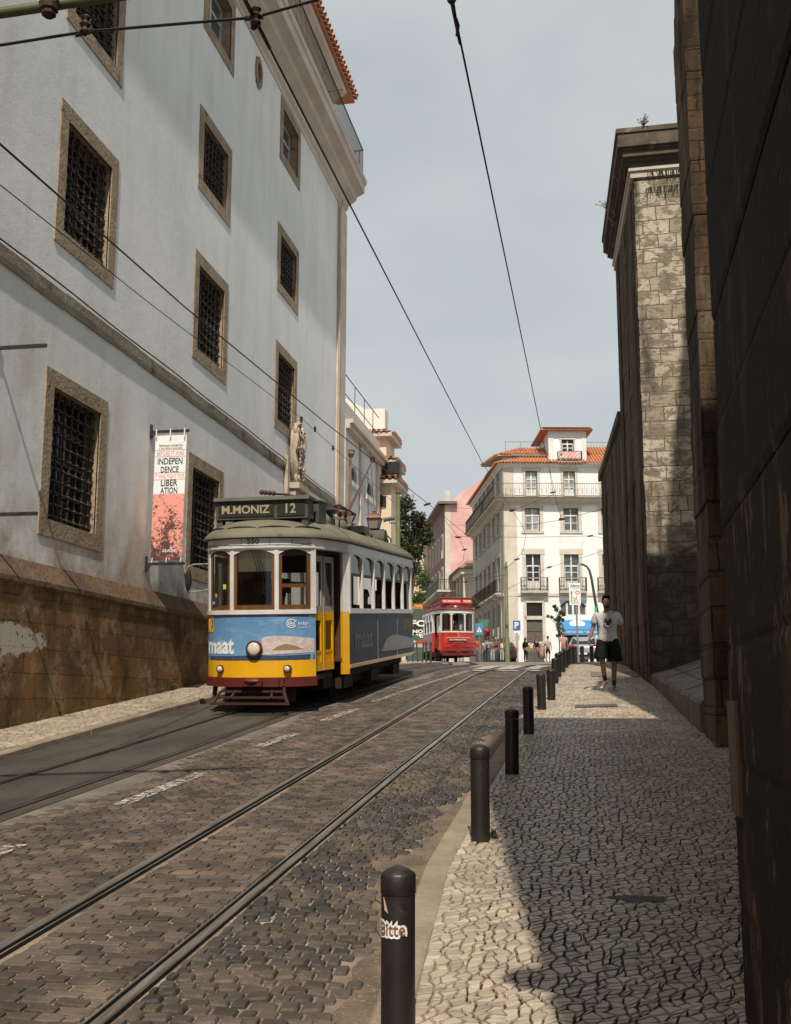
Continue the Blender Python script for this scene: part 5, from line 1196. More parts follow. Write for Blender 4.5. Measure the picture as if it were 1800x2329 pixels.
for z, yy in ((.62, -.10), (.80, -.16), (1.02, -.10)): a.tube([(-.86, yy, z), (.86, yy, z)], .024, 5)
for k in range(13): u = -.72+.12*k; a.tube([(u, -.14, .34), (u, -.30, .40)], .012, 4)
for yy, z in ((-.14, .34), (-.22, .37), (-.30, .42)): a.tube([(-.95, yy, z), (.95, yy, z)], .026, 5)
b2(a, 'fender_rack', mat('dark_red_iron', (.20, .03, .03), (.13, .02, .02), 5))
a = MB(); a.box2((-.55, -.05, 1.16), (.50, -.02, 1.27)); pl = b2(a, 'route_board', flat('brown_board', (.10, .06, .03)))
a = MB(); a.text('HILLS TRAMCAR TOUR', lambda x, z: Vector((-.02+x, -.054, 1.215+z)), .95, .07, .02); a.build('board_lettering', M['white'], pl)
a = MB(); a.tube([(-.72, -.02, 1.27), (-.6, -.10, 1.33), (.6, -.10, 1.33), (.72, -.02, 1.27)], .014, 5); a.tube([(0, -.02, 1.58), (.03, -.04, 1.3)], .02, 5); b2(a, 'grab_rail', flat('pale_rail', (.6, .5, .42)))
a = MB(); a.ell((-.15, .06, 3.02), (.09, .05, .08), 8, 6); b2(a, 'roof_lamp', M['lens'])
a = MB(); a.tube([(-.75, .9, 3.36), (-.7, .8, 3.50), (.6, .8, 3.52), (.7, 1.0, 3.36)], .02, 5); a.tube([(-.5, .5, 3.62), (-.2, .7, 3.70), (.4, .7, 3.70)], .02, 4); b2(a, 'roof_rack', M['iron'])
a = MB(); a.tube([(-.6, 2.5, 3.4), (-1.2, 6.5, 6.6)], .03, 5); b2(a, 'trolley_pole', M['rust'])
# ================================================================== BUILDINGS FURTHER UP THE STREET
def shutterwin(F, parent, u0, u1, z0, z1, style, depth=.18, gl=None, mull=1, tr=1, fm=None):
    """casement window: timber frame part with mullion/transom and a pane"""
    mb = MB(); w = .055; d0, d1 = -depth, -depth+.07
    F.box(mb, u0, u0+w, z0, z1, d0, d1); F.box(mb, u1-w, u1, z0, z1, d0, d1); F.box(mb, u0+w, u1-w, z1-w, z1, d0, d1); F.box(mb, u0+w, u1-w, z0, z0+w, d0, d1)
    o = mb.build('window', fm or M['greenpaint'], parent); o.location = -parent.location
    mb = MB(); a, b_, c, d = u0+w, u1-w, z0+w, z1-w; k = .045
    zt_ = c+(d-c)*.70
    if style == 'door': F.box(mb, a, b_, c, c+(d-c)*.28, d0+.005, d1-.01)
    F.box(mb, (a+b_)/2-k, (a+b_)/2+k, c, d, d0+.01, d1-.008); F.box(mb, a, b_, zt_-k, zt_+k, d0+.012, d1-.006)
    for s0, s1 in ((a, (a+b_)/2), ((a+b_)/2, b_)):
        F.box(mb, s0, s0+k*.8, c, zt_, d0+.014, d1-.012); F.box(mb, s1-k*.8, s1, c, zt_, d0+.014, d1-.012)
    for f in ((.36, .52) if style == 'door' else (.02, .36)): zz = c+(d-c)*f; F.box(mb, a, b_, zz-.025, zz+.025, d0+.013, d1-.011)
    mb.build('casement', M['whitepaint'], o); pane_part(F, a, b_, c, d, d0+.018, gl or M['pane'], o)
    return o
def surround(F, parent, u0, u1, z0, z1, w, m, sill=.0, top=.06):
    mb = MB(); F.box(mb, u0-w, u0, z0, z1, -.02, .03); F.box(mb, u1, u1+w, z0, z1, -.02, .03); F.box(mb, u0-w-.05, u1+w+.05, z1, z1+w+top, -.02, .05); F.box(mb, u0-w-.04, u1+w+.04, z0-.14, z0, -.02, .08)
    o = mb.build('window_surround', m, parent); o.location = -parent.location; return o
def balcony(F, parent, u0, u1, z, d, h=1.0, m=None, slab=None, fancy=True, step=.11):
    s = MB(); F.box(s, u0, u1, z-.14, z, 0, d); F.box(s, u0+.06, u1-.06, z-.24, z-.14, 0, d-.08)
    o = s.build('balcony', slab or M['sill'], parent); o.location = -parent.location
    r = MB()
    for zz in (z+h, z+.10): r.tube([F.pt(u0+.03, zz, .02), F.pt(u0+.03, zz, d-.04), F.pt(u1-.03, zz, d-.04), F.pt(u1-.03, zz, .02)], .020, 4)
    n = max(2, int((u1-u0)/step))
    for i in range(n+1):
        u = u0+.03+(u1-u0-.06)*i/n; r.tube([F.pt(u, z, d-.04), F.pt(u, z+h, d-.04)], .011 if i % 4 else .018, 4)
        if fancy and i % 2 == 0 and i < n: 
            u2 = u+(u1-u0)/n; r.tube([F.pt(u, z+.25, d-.04), F.pt((u+u2)/2, z+.40, d-.04), F.pt(u2, z+.25, d-.04)], .010, 3); r.tube([F.pt(u, z+.72, d-.04), F.pt((u+u2)/2, z+.58, d-.04), F.pt(u2, z+.72, d-.04)], .010, 3)
    for uu in (u0+.03, u1-.03):
        for k in range(1, 4): r.tube([F.pt(uu, z, d*k/4), F.pt(uu, z+h, d*k/4)], .011, 4)
    r.build('balcony_railing', m or M['iron'], o); return o
M['sill'] = mat('balcony_stone', (.50, .45, .39), (.40, .36, .31), 3, rough=.9)
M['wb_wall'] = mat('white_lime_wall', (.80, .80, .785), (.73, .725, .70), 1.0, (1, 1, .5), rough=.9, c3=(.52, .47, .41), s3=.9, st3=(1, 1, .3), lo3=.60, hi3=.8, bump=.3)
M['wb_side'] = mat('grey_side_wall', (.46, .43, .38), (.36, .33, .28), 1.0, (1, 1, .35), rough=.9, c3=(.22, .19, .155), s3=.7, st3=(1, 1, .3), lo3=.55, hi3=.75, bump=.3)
M['wb_stone'] = mat('pale_quoin_stone', (.62, .56, .48), (.52, .46, .38), 1.8, rough=.9, c3=(.38, .33, .27), s3=2, lo3=.6, hi3=.75)
# ---- white corner building
WY = 78.0; wc = PY(1146, 1300, WY); WB = (wc.x, WY)
U1 = Vector((1, .19)).normalized(); N1 = Vector((U1.y, -U1.x)); U2_ = Vector((-.232, 1)).normalized(); N2 = Vector((-U2_.y, U2_.x))*1
F1 = Face(WB, U1, N1); F2 = Face(WB, U2_, N2)
wb = thing('corner_building', 'white four storey corner house with orange tiled roof and iron balconies', 'building', (WB[0], WB[1], zg(78)))
def wbb(mb, n, m, sm=False): o = mb.build(n, m, wb, sm); o.location = -wb.location; return o
G0 = 4.0
def rect(F, x0, y0, x1, y1):      # crop pixels (photo) -> u,z rectangle
    a = F.uz(x0, y0); b_ = F.uz(x1, y1); c = F.uz(x0, y1); return a[0], b_[0], c[1], a[1]
CR = lambda x, y: (1000+x/4.019, 940+y/4.019)
def r3(F, x0, y0, x1, y1): return rect(F, *CR(x0, y0), *CR(x1, y1))
ZE = F1.uz(*CR(585, 462))[1]; ZB = F1.uz(*CR(545, 785))[1]; ZS = F1.uz(*CR(690, 1655))[1]
colu = []
top = [r3(F1, x0, 528, x1, 765) for x0, x1 in ((784, 896), (1130, 1243), (1478, 1590))]
mid = [r3(F1, x0, 866, x1, 1078) for x0, x1 in ((780, 920), (1131, 1272), (1476, 1616))]
low = [r3(F1, x0, 1288, x1, 1628) for x0, x1 in ((788, 928), (1137, 1280), (1486, 1628))]
zt0 = top[0][2]; fronth = []
top = [(a, b_, top[0][2]+.02, top[0][3]) for a, b_, _, _ in top]; mid = [(a, b_, mid[0][2], mid[0][3]) for a, b_, _, _ in mid]; low = [(a, b_, low[0][2], low[0][3]) for a, b_, _, _ in low]
CR2 = lambda x, y: (900+x/3.376, 1280+y/3.376)
def r2(x0, y0, x1, y1): return rect(F1, *CR2(x0, y0), *CR2(x1, y1))
grl = r2(1005, 306, 1130, 408); dor = r2(1005, 436, 1132, 640); dor = (dor[0], dor[1], G0+.1, dor[3]); arc = r2(1262, 290, 1466, 405); shop = r2(1290, 470, 1480, 700); shop = (shop[0], shop[1], G0+.1, arc[2]-.75)
UEND = F1.uz(1415, 1200)[0]
holes = top+mid+low+[grl, dor, arc, shop]
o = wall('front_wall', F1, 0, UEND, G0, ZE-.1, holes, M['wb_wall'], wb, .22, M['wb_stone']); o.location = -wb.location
for (a, b_, c, d), gl in zip(top, (M['paleglass'], M['paleglass'], M['pane'])): surround(F1, wb, a, b_, c, d, .2, M['wb_stone']); shutterwin(F1, wb, a, b_, c, d, 'door', gl=gl)
for (a, b_, c, d), gl in zip(mid, (M['paleglass'], M['pane'], M['pane'])): surround(F1, wb, a, b_, c, d, .24, M['wb_stone'], top=.12); shutterwin(F1, wb, a, b_, c, d, 'win', gl=gl)
for (a, b_, c, d), gl in zip(low, (M['darkpane'], M['pane'], M['pane'])): surround(F1, wb, a, b_, c, d, .26, M['wb_stone'], top=.14); shutterwin(F1, wb, a, b_, c, d, 'door', gl=gl); balcony(F1, wb, a-.42, b_+.48, c, .5, .95)
mb = MB(); F1.box(mb, grl[0]-.1, grl[1]+.1, grl[3], grl[3]+.35, 0, .07); F1.box(mb, dor[0]-.12, dor[1]+.12, dor[3], grl[2], -.04, .04); F1.box(mb, dor[0]-.22, dor[0], G0, grl[3], -.02, .04); F1.box(mb, dor[1], dor[1]+.22, G0, grl[3], -.02, .04); wbb(mb, 'door_surround', M['wb_stone'])
mb = MB(); bars(mb, F1, *grl, -.08, 9, 4, .012); n = 6
for i in range(n):
    for j in range(3):
        u = grl[0]+(grl[1]-grl[0])*(i+.5)/n; z = grl[2]+(grl[3]-grl[2])*(j+.5)/3; mb.tube([F1.pt(u+.13*math.cos(q*.785), z+.15*math.sin(q*.785), -.07) for q in range(9)], .012, 3)
wbb(mb, 'fanlight_grille', M['iron']); o = pane_part(F1, *grl, -.2, M['darkpane'], wb, 'fanlight'); o.location = -wb.location
mb = MB(); F1.box(mb, *dor, -.16, -.12); wbb(mb, 'street_door', flat('grey_door', (.18, .165, .14)))
mb = MB(); bars(mb, F1, *dor, -.09, 14, 3, .014); F1.box(mb, (dor[0]+dor[1])/2-.04, (dor[0]+dor[1])/2+.04, dor[2], dor[3], -.12, -.06); wbb(mb, 'door_grille', flat('door_iron', (.09, .08, .07)))
# arched shop window, awning, dark shop opening
mb = MB(); a, b_, c, d = arc; k = 10
pts = [(a+(b_-a)*i/k, d-.55*abs(2*i/k-1)**2*.75) for i in range(k+1)]
for (u0, z0), (u1, z1) in zip(pts, pts[1:]): mb.add([F1.pt(u0, z0, -.10), F1.pt(u1, z1, -.10), F1.pt(u1, d, -.10), F1.pt(u0, d, -.10)], [(0, 1, 2, 3)])
wbb(mb, 'arch_infill', M['wb_wall'])
mb = MB()
for f in (0, .27, .5, .73, 1): u = a+(b_-a)*f; F1.box(mb, u-.07, u+.07, c, d-.4*abs(2*f-1)**2, -.16, -.08)
F1.box(mb, a, b_, c, c+.08, -.165, -.075); mb2 = MB(); mb2.tube([F1.pt(u, z, -.08) for u, z in pts], .05, 4)
wbb(mb, 'shop_window', M['whitepaint']); wbb(mb2, 'window_arch', M['greenpaint']); o = pane_part(F1, *arc, -.2, M['pane'], wb); o.location = -wb.location
o = pane_part(F1, *shop, -.2, M['darkpane'], wb, 'shop_opening'); o.location = -wb.location
# balcony cornice, eave cornice, string, quoins, rain pipes
zb0 = ZB
UB, US = UEND+.3, 17.5
def two_sided(mb, prof, ua=UB, ub=US):
    """profile (outset, z) swept along the side face, round the corner and along the front"""
    rings = []
    cdir = (N1+N2); cdir = cdir/(cdir.dot(N1))
    for base, nn in ((Vector(WB)+U2_*ub, N2), (Vector(WB), cdir), (Vector(WB)+U1*ua, N1)): rings.append([Vector((base.x+nn.x*o_, base.y+nn.y*o_, z)) for o_, z in prof])
    mb.rings(rings)
mb = MB(); two_sided(mb, [(-.2, zb0-.42), (.04, zb0-.42), (.08, zb0-.34), (.14, zb0-.30), (.20, zb0-.20), (.60, zb0-.12), (.64, zb0+.0), (-.2, zb0+.0)]); wbb(mb, 'balcony_cornice', M['wb_stone'])
mb = MB(); two_sided(mb, [(.5, zb0+.005), (.74, zb0+.005), (.74, zb0+.05), (.5, zb0+.08)]); wbb(mb, 'tile_edge', mat('dirty_tile_edge', (.14, .09, .06), (.2, .14, .1), 6))
mb = MB(); two_sided(mb, [(-.2, ZE-.25), (.04, ZE-.25), (.08, ZE-.17), (.28, ZE-.08), (.32, ZE), (-.2, ZE)]); wbb(mb, 'eave_cornice', M['whitepaint'])
mb = MB(); two_sided(mb, [(-.1, ZS-.12), (.07, ZS-.12), (.07, ZS+.08), (-.1, ZS+.08)]); wbb(mb, 'string_course', M['wb_stone'])
mb = MB(); F1.box(mb, .02, .98, G0, zb0-.42, -.05, .045); F1.box(mb, .02, .8, zb0+.08, ZE-.25, -.05, .03); wbb(mb, 'corner_pilaster', M['wb_stone'])
for u in (-.04, 7.35*1.0): mb = MB(); mb.tube([F1.pt(max(u, .0)+.02, G0, .08), F1.pt(max(u, .0)+.02, ZE-.4, .08)], .045, 5); wbb(mb, 'rain_pipe', flat('pipe_tan', (.30, .25, .19)))
mb = MB(); hgt = 1.0; cdir = (N1+N2)/((N1+N2).dot(N1))
for h_ in (hgt, .08):
    mb.tube([Vector((*(Vector(WB)+U2_*US+N2*.62), zb0+.05+h_)), Vector((*(Vector(WB)+cdir*.62), zb0+.05+h_)), Vector((*(Vector(WB)+U1*UB+N1*.62), zb0+.05+h_))], .022, 4)
for Fx, L_ in ((F1, UB), (F2, US)):
    u = 0
    while u < L_: mb.tube([Fx.pt(u, zb0+.05, .62), Fx.pt(u, zb0+1.05, .62)], .010, 3); u += .16 if Fx is F1 else .13
    u = .1
    while u < L_: mb.tube([Fx.pt(u, zb0+.3, .62), Fx.pt(u+.16, zb0+.7, .62)], .010, 3); mb.tube([Fx.pt(u+.16, zb0+.3, .62), Fx.pt(u, zb0+.7, .62)], .010, 3); u += .32
wbb(mb, 'long_balcony_railing', flat('railing_grey', (.10, .09, .08)))
# side face
sh_ = []
sd = [2.2+2.55*i for i in range(6)]
for u in sd:
    sh_ += [(u-.55, u+.55, zb0+.1, zb0+2.3), (u-.6, u+.6, mid[0][2], mid[0][3]), (u-.6, u+.6, low[0][2], low[0][3])]
for i, u in enumerate(sd): sh_.append((u-.75, u+.75, G0+.1, ZS-.55))
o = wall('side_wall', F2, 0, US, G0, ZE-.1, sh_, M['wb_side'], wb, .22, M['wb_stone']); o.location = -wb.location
for i, h in enumerate(sh_[:18]):
    shutterwin(F2, wb, *h, 'door' if i % 3 != 1 else 'win', gl=M['darkpane']); surround(F2, wb, *h, .17, bpy.data.materials['grey_side_wall'])
    if i % 3 == 2: balcony(F2, wb, h[0]-.4, h[1]+.4, h[2], .45, .95, fancy=False)
mb = MB()
for h in sh_[18:]: F2.box(mb, h[0], h[1], h[2], h[3], -.26, -.2)
wbb(mb, 'side_shopfronts', M['darkpane'])
mb = MB()
for h in sh_[18:]: F2.box(mb, h[0]-.35, h[0], G0, ZS-.3, -.02, .06); F2.box(mb, h[1], h[1]+.2, G0, ZS-.3, -.02, .06)
wbb(mb, 'shop_pilasters', M['wb_side'])
# roofs : main slopes, attic block at the left, dormer with its own roof
def P3(F, u, z, d=0): return F.pt(u, z, d)
mb = MB(); e = .48
def hip_tiles(mb, E0, E1, rise, run, inward, hl, hr, w=.22):
    """hipped slope: eave E0->E1, going inward by run and up by rise; hip lengths hl, hr along the eave"""
    E0, E1 = Vector(E0), Vector(E1); A_ = (E1-E0); Ln = A_.length; A_.normalize(); up_ = Vector(inward).normalized()*run+Vector((0, 0, rise))
    T0, T1_ = E0+A_*hl+up_, E1-A_*hr+up_; mb.add([E0, E1, T1_, T0], [(0, 1, 2, 3)])
    s_ = w*.5
    while s_ < Ln:
        f = min(1, s_/hl if hl > 0 else 1, (Ln-s_)/hr if hr > 0 else 1)
        if f > .06: tiles(mb, E0+A_*(s_-w*.5)+up_*f+Vector((0, 0, .03)), A_, -up_*f-up_.normalized()*.04, 1, w, .45, n=3)
        s_ += w
cor = Vector(WB)+cdir*e; A = Vector((cor.x, cor.y, ZE)); B_ = F1.pt(UB, ZE, e); E_ = F2.pt(US, ZE, e); inn = -N1
hip_tiles(mb, A, F1.pt(3.4, ZE, e), .80, 1.5, (inn.x, inn.y, 0), 2.6, 0); hip_tiles(mb, F1.pt(3.4, ZE, e), B_, 1.9, 3.4, (inn.x, inn.y, 0), 0, 0)
hip_tiles(mb, E_, A, .80, 2.9, (-N2.x, -N2.y, 0), 0, 2.2, .3)
wbb(mb, 'roof', M['tile'])
zA = F1.uz(*CR(600, 372))[1]
mb = MB(); p_ = [F1.pt(.25, 0, -1.0), F1.pt(5.4, 0, -1.0), F1.pt(5.4, 0, -4.3), F1.pt(-.4, 0, -4.3)]; poly_prism(mb, [(q.x, q.y) for q in p_], ZE, zA); wbb(mb, 'attic_block', M['whitepaint'])
mb = MB(); mb.add([F1.pt(-.25, zA, -.55), F1.pt(3.6, zA, -.55), F1.pt(3.6, zA+.07, -.55), F1.pt(-.25, zA+.07, -.55)], [(0, 1, 2, 3)]); poly_prism(mb, [(q.x, q.y) for q in (F1.pt(-.25, 0, -.56), F1.pt(5.4, 0, -.56), F1.pt(5.4, 0, -4.6), F1.pt(-1.1, 0, -4.6))], zA, zA+.07); wbb(mb, 'attic_eave', M['sill'])
mb = MB(); hip_tiles(mb, F1.pt(-.25, zA+.09, -.55), F1.pt(3.9, zA+.09, -.55), .95, 2.2, (inn.x, inn.y, 0), 1.9, 0); hip_tiles(mb, F1.pt(-1.1, zA+.09, -4.6), F1.pt(-.25, zA+.09, -.55), .95, 2.6, (-N2.x, -N2.y, 0), 1.0, 2.2, .3); wbb(mb, 'attic_roof', M['tile'])
# dormer
du0, du1 = F1.uz(*CR(1000, 400))[0], F1.uz(*CR(1342, 400))[0]; dz1 = F1.uz(*CR(1100, 165))[1]; dw = r3(F1, 1115, 240, 1228, 358); dz0 = ZE-.1
FD = F1
o = wall('dormer_wall', FD, du0, du1, dz0, dz1, [dw], M['wb_wall'], wb, .3, M['wb_stone']); o.location = -wb.location
mb = MB(); 
for u in (du0, du1): mb.add([F1.pt(u, dz0, 0), F1.pt(u, dz1, 0), F1.pt(u, dz1, -5), F1.pt(u, dz0, -5)], [(0, 1, 2, 3)])
F1.box(mb, du0-.02, du0+.35, dz0, dz1, .0, .04); F1.box(mb, du1-.35, du1+.02, dz0, dz1, .0, .04); wbb(mb, 'dormer_cheeks', M['whitepaint'])
surround(F1, wb, *dw, .12, M['wb_stone']); shutterwin(F1, wb, *dw, 'win', gl=M['darkpane'])
mb = MB(); e = .45; ps = [F1.pt(du0-e-.15, 0, e), F1.pt(du1+e, 0, e), F1.pt(du1+e, 0, -5), F1.pt(du0-e-.15, 0, -5)]; qs = [F1.pt((du0+du1)/2-.3, 0, -2.2), F1.pt((du0+du1)/2+.3, 0, -2.2), F1.pt((du0+du1)/2+.3, 0, -3), F1.pt((du0+du1)/2-.3, 0, -3)]
mb.rings([[Vector((p.x, p.y, dz1)) for p in ps], [Vector((p.x, p.y, dz1+.10)) for p in ps], [Vector((p.x, p.y, dz1+.75)) for p in qs]])
tiles(mb, F1.pt(du0-e, dz1+.42, -.9), (U1.x, U1.y, 0), F1.pt(0, dz1+.12, e+.05)-F1.pt(0, dz1+.42, -.9), int((du1-du0+2*e)/.22), .22, .5, n=3); wbb(mb, 'dormer_roof', M['tile'])
b_d = balcony(F1, wb, dw[0]-.35, dw[1]+.55, dw[2]-.72, .40, .74)
cl = MB(); cl.add([F1.pt(dw[0]-.05, dw[2]-.50, .42), F1.pt(dw[1]+.25, dw[2]-.50, .42), F1.pt(dw[1]+.25, dw[2]-.03, .42), F1.pt(dw[0]-.05, dw[2]-.03, .42)], [(0, 1, 2, 3)])
m, t, b, out = newmat('patterned_cloth'); n_ = t.nodes.new('ShaderNodeTexMagic'); n_.inputs['Scale'].default_value = 4; t.links.new(_coords(t), n_.inputs['Vector']); t.links.new(_mix(t, _ramp(t, n_.outputs['Fac'], .4, .6), (.60, .22, .20), (.72, .55, .50)), b.inputs['Base Color'])
c_ = cl.build('balcony_cloth', m); tag(c_, 'red and pink patterned cloth hung over the rooftop dormer balcony', 'cloth')
mb = MB(); ra = F1
for z in (ZE+1.9, ZE+1.05): mb.tube([ra.pt(.3, z, -1.2), ra.pt(du0, z, -1.2)], .018, 3); mb.tube([ra.pt(du1, z, -1.2), ra.pt(UB, z, -1.2)], .018, 3)
for k in range(5): mb.tube([ra.pt(.4+1.1*k, ZE+.3, -1.2), ra.pt(.4+1.1*k, ZE+1.9, -1.2)], .016, 3)
wbb(mb, 'roof_guard_rail', flat('railing_grey', (.10, .09, .08)))
# blue shop awning with scalloped lettered valance
aw = thing('shop_awning', 'blue awning with scalloped lettered edge and cream oval over the white building shop', 'awning', (F1.pt(0, 0).x, F1.pt(0, 0).y, G0))
def awb(mb, n, m, sm=False): o = mb.build(n, m, aw, sm); o.location = -aw.location; return o
a = F1.uz(*CR2(1272, 440)); b_ = F1.uz(*CR2(1500, 440)); au0, au1, az1 = a[0], b_[0]+.3, a[1]; az0 = F1.uz(*CR2(1272, 512))[1]-.0
mb = MB(); n = 30; D = 1.3
mb.add([F1.pt(au0, az1, .05), F1.pt(au1, az1, .05), F1.pt(au1, az0-.05, D), F1.pt(au0, az0-.05, D)], [(0, 1, 2, 3)]); mb.add([F1.pt(au0, az1, .05), F1.pt(au0, az0-.05, D), F1.pt(au0, az0-.05, .05)], [(0, 1, 2)])
for i in range(n):
    u = au0+(au1-au0)*i/n; u2 = au0+(au1-au0)*(i+1)/n; mb.add([F1.pt(u, az0-.05, D), F1.pt(u2, az0-.05, D), F1.pt(u2, az0-.42, D+.01), F1.pt((u+u2)/2, az0-.50, D+.01), F1.pt(u, az0-.42, D+.01)], [(0, 1, 2, 3, 4)])
awb(mb, 'canopy', mat('blue_canvas', (.05, .25, .52), (.045, .21, .45), 2, rough=.8))
mb = MB(); mb.text('CAFE PASTELARIA  *  SNACK BAR', lambda x, z: F1.pt((au0+au1)/2+x, az0-.24+z, D+.02), (au1-au0)*.92, .17, .02)
cu_, cz_ = F1.uz(*CR2(1382, 472)); 
vs = [F1.pt(cu_+.55*math.cos(q*.4488), az1-(az1-az0)*.45+.26*math.sin(q*.4488), .05+D*.45-.16*math.sin(q*.4488)*1.6+.06) for q in range(14)]; mb.add(vs, [tuple(range(14))]); awb(mb, 'lettering', flat('awning_cream', (.70, .68, .55)))
# ---- pink gabled building behind
PYY = 104.0; pc = PY(1013, 1300, PYY); FP1 = Face((pc.x, PYY), (1, .1), (.1, -1)); FP2 = Face((pc.x, PYY), (-.25, 1), (-1, -.25))
pk = thing('pink_building', 'tall pink gable wall with mauve street front and green balconies', 'building', (pc.x, PYY, zg(104)))
def pkb(mb, n, m): o = mb.build(n, m, pk); o.location = -pk.location; return o
CRz = lambda x, y: F1 and FP1.uz(*CR(x, y))
pkm = mat('pink_wall', (.66, .38, .35), (.58, .33, .30), 1.2, rough=.9, c3=(.70, .47, .43), s3=.6, lo3=.5, hi3=.7)
def pt_(x, y): u, z = CRz(x, y); return FP1.pt(u, z, 0)
zb_ = 3.5
pts = [(95, 820), (180, 735), (410, 590), (520, 560)]
P_ = [pt_(*q) for q in pts]
mb = MB(); poly = [Vector((P_[0].x, P_[0].y, zb_))]+P_+[Vector((P_[-1].x, P_[-1].y, zb_))]; bk = [p+Vector((-2, 8, 0)) for p in poly]
mb.add(poly, [tuple(range(len(poly)))]); pkb(mb, 'gable_wall', pkm)
mb = MB(); off = Vector((-.9, 12, 0))
for a, b_ in zip(P_, P_[1:]): mb.add([a, b_, b_+off, a+off], [(0, 1, 2, 3)])
pkb(mb, 'roof', M['tile'])
mb = MB(); FP1.box(mb, 0, .52, zb_, FP1.uz(*CR(40, 705))[1], -.3, .02); pkb(mb, 'corner_strip', M['wb_stone'])
u1_, z1_ = CRz(190, 800); u0_, z0_ = CRz(98, 800); mb = MB(); FP1.box(mb, .6, 5.5, zb_, FP1.uz(*CR(60, 730))[1], -6.0, -5.4); pkb(mb, 'upper_block', M['wb_wall'])
mauve = mat('mauve_tiled_wall', (.22, .13, .115), (.16, .10, .09), 3, rough=.8, c3=(.28, .20, .17), s3=1.2, lo3=.55, hi3=.7)
ztop = FP1.uz(*CR(50, 835))[1]; Lp = 21
wn = []
for i in range(7):
    for z in (5.2, 8.5, 12.0, 15.2):
        if z+2.1 < ztop: wn.append((1.6+2.9*i, 2.7+2.9*i, z, z+2.1))
o = wall('street_wall', FP2, 0, Lp, zb_, ztop, wn, mauve, pk, .25, M['wb_stone']); o.location = -pk.location
mb = MB()
for h in wn: FP2.box(mb, h[0], h[1], h[2], h[3], -.3, -.2)
pkb(mb, 'panes', M['darkpane'])
for h in wn: mb = MB(); FP2.box(mb, h[0]-.15, h[0], h[2], h[3], 0, .05); FP2.box(mb, h[1], h[1]+.15, h[2], h[3], 0, .05); FP2.box(mb, h[0]-.15, h[1]+.15, h[3], h[3]+.2, 0, .08); pkb(mb, 'window_frame', M['wb_stone'])
mb = MB(); FP2.box(mb, -.5, Lp, ztop, ztop+.25, -.3, .7); FP1.box(mb, -.6, 1.2, ztop, ztop+.25, -.3, .6); pkb(mb, 'eave', flat('eave_brown', (.20, .13, .09)))
for z in (8.35, 11.85):
    s = MB(); FP2.box(s, -.7, Lp, z-.18, z, 0, .8); FP1.box(s, -.75, 1.6, z-.18, z, 0, .8); o = pkb(s, 'balcony', M['wb_stone'])
    r_ = MB()
    FP2.box(r_, -.6, Lp, z+.0, z+.95, .74, .78); o2 = r_.build('netting', mat('green_netting', (.05, .09, .06), (.03, .06, .04), 6), o)
    r_ = MB()
    for k in range(14): r_.tube([FP1.pt(-.75+.18*k, z, .76), FP1.pt(-.75+.18*k, z+1, .76)], .02, 3)
    r_.tube([FP1.pt(-.75, z+1, .76), FP1.pt(1.6, z+1, .76), FP1.pt(1.6, z+1, 0)], .03, 3); r_.build('balcony_railing', M['iron'], o)
mb = MB(); FP1.box(mb, 5.5, 6.0, 18.5+0, 19.3, 0, .03); pkb(mb, 'small_vent', M['wb_stone'])
# ---- low old building between pink wall and white corner house
LYY = 97.0; lc = PY(1057, 1400, LYY); FL1 = Face((lc.x, LYY), (1, .1), (.1, -1)); FL2 = Face((lc.x, LYY), (-.25, 1), (-1, -.25))
lo_ = thing('old_low_building', 'low weathered brown building with tiled eaves between the pink wall and the white corner house', 'building', (lc.x, LYY, zg(97)))
zl = FL1.uz(*CR(235, 1420))[1]; zb2 = 3.5
mb = MB(); FL1.box(mb, 0, 3.5, zb2, zl, -.5, 0); o = mb.build('end_wall', M['wb_stone'], lo_); o.location = -lo_.location
wn = [(1.2+2.3*i, 2.1+2.3*i, z, z+1.7) for i in range(6) for z in (5.0, 8.0) if z+1.7 < zl-.5]
om = mat('old_brown_wall', (.27, .20, .14), (.19, .14, .10), 1.6, rough=.9, c3=(.36, .29, .22), s3=1.0, lo3=.55, hi3=.7)
o = wall('side_wall', FL2, 0, 15, zb2, zl, wn, om, lo_, .25, M['wb_stone']); o.location = -lo_.location
mb = MB()
for h in wn: FL2.box(mb, h[0], h[1], h[2], h[3], -.3, -.2)
o = mb.build('pane', M['darkpane'], lo_); o.location = -lo_.location
mb = MB()
for i in range(7): FL2.box(mb, 2.3*i, 2.3*i+.4, zb2, zl-.3, 0, .08)
FL2.box(mb, -.2, 15, zl-.5, zl, 0, .25); FL1.box(mb, -.25, 3.6, zl-.5, zl, 0, .25); FL1.box(mb, .3, .9, zb2, zl-.5, 0, .08); o = mb.build('pilasters', M['wb_stone'], lo_); o.location = -lo_.location
mb = MB(); mb.add([FL1.pt(-.5, zl, .5), FL1.pt(3.6, zl, .5), FL1.pt(3.6, zl+1.1, -3), FL1.pt(.2, zl+1.1, -3)], [(0, 1, 2, 3)]); mb.add([FL1.pt(-.5, zl, .5), FL1.pt(.2, zl+1.1, -3), FL2.pt(15, zl+1.1, -2), FL2.pt(15, zl, .5)], [(0, 1, 2, 3)])
FL2.box(mb, -.4, 15, zl, zl+.15, .1, .5); FL1.box(mb, -.5, 3.6, zl, zl+.15, .1, .5); o = mb.build('roof', mat('old_tile', (.22, .13, .08), (.30, .2, .13), 5), lo_); o.location = -lo_.location
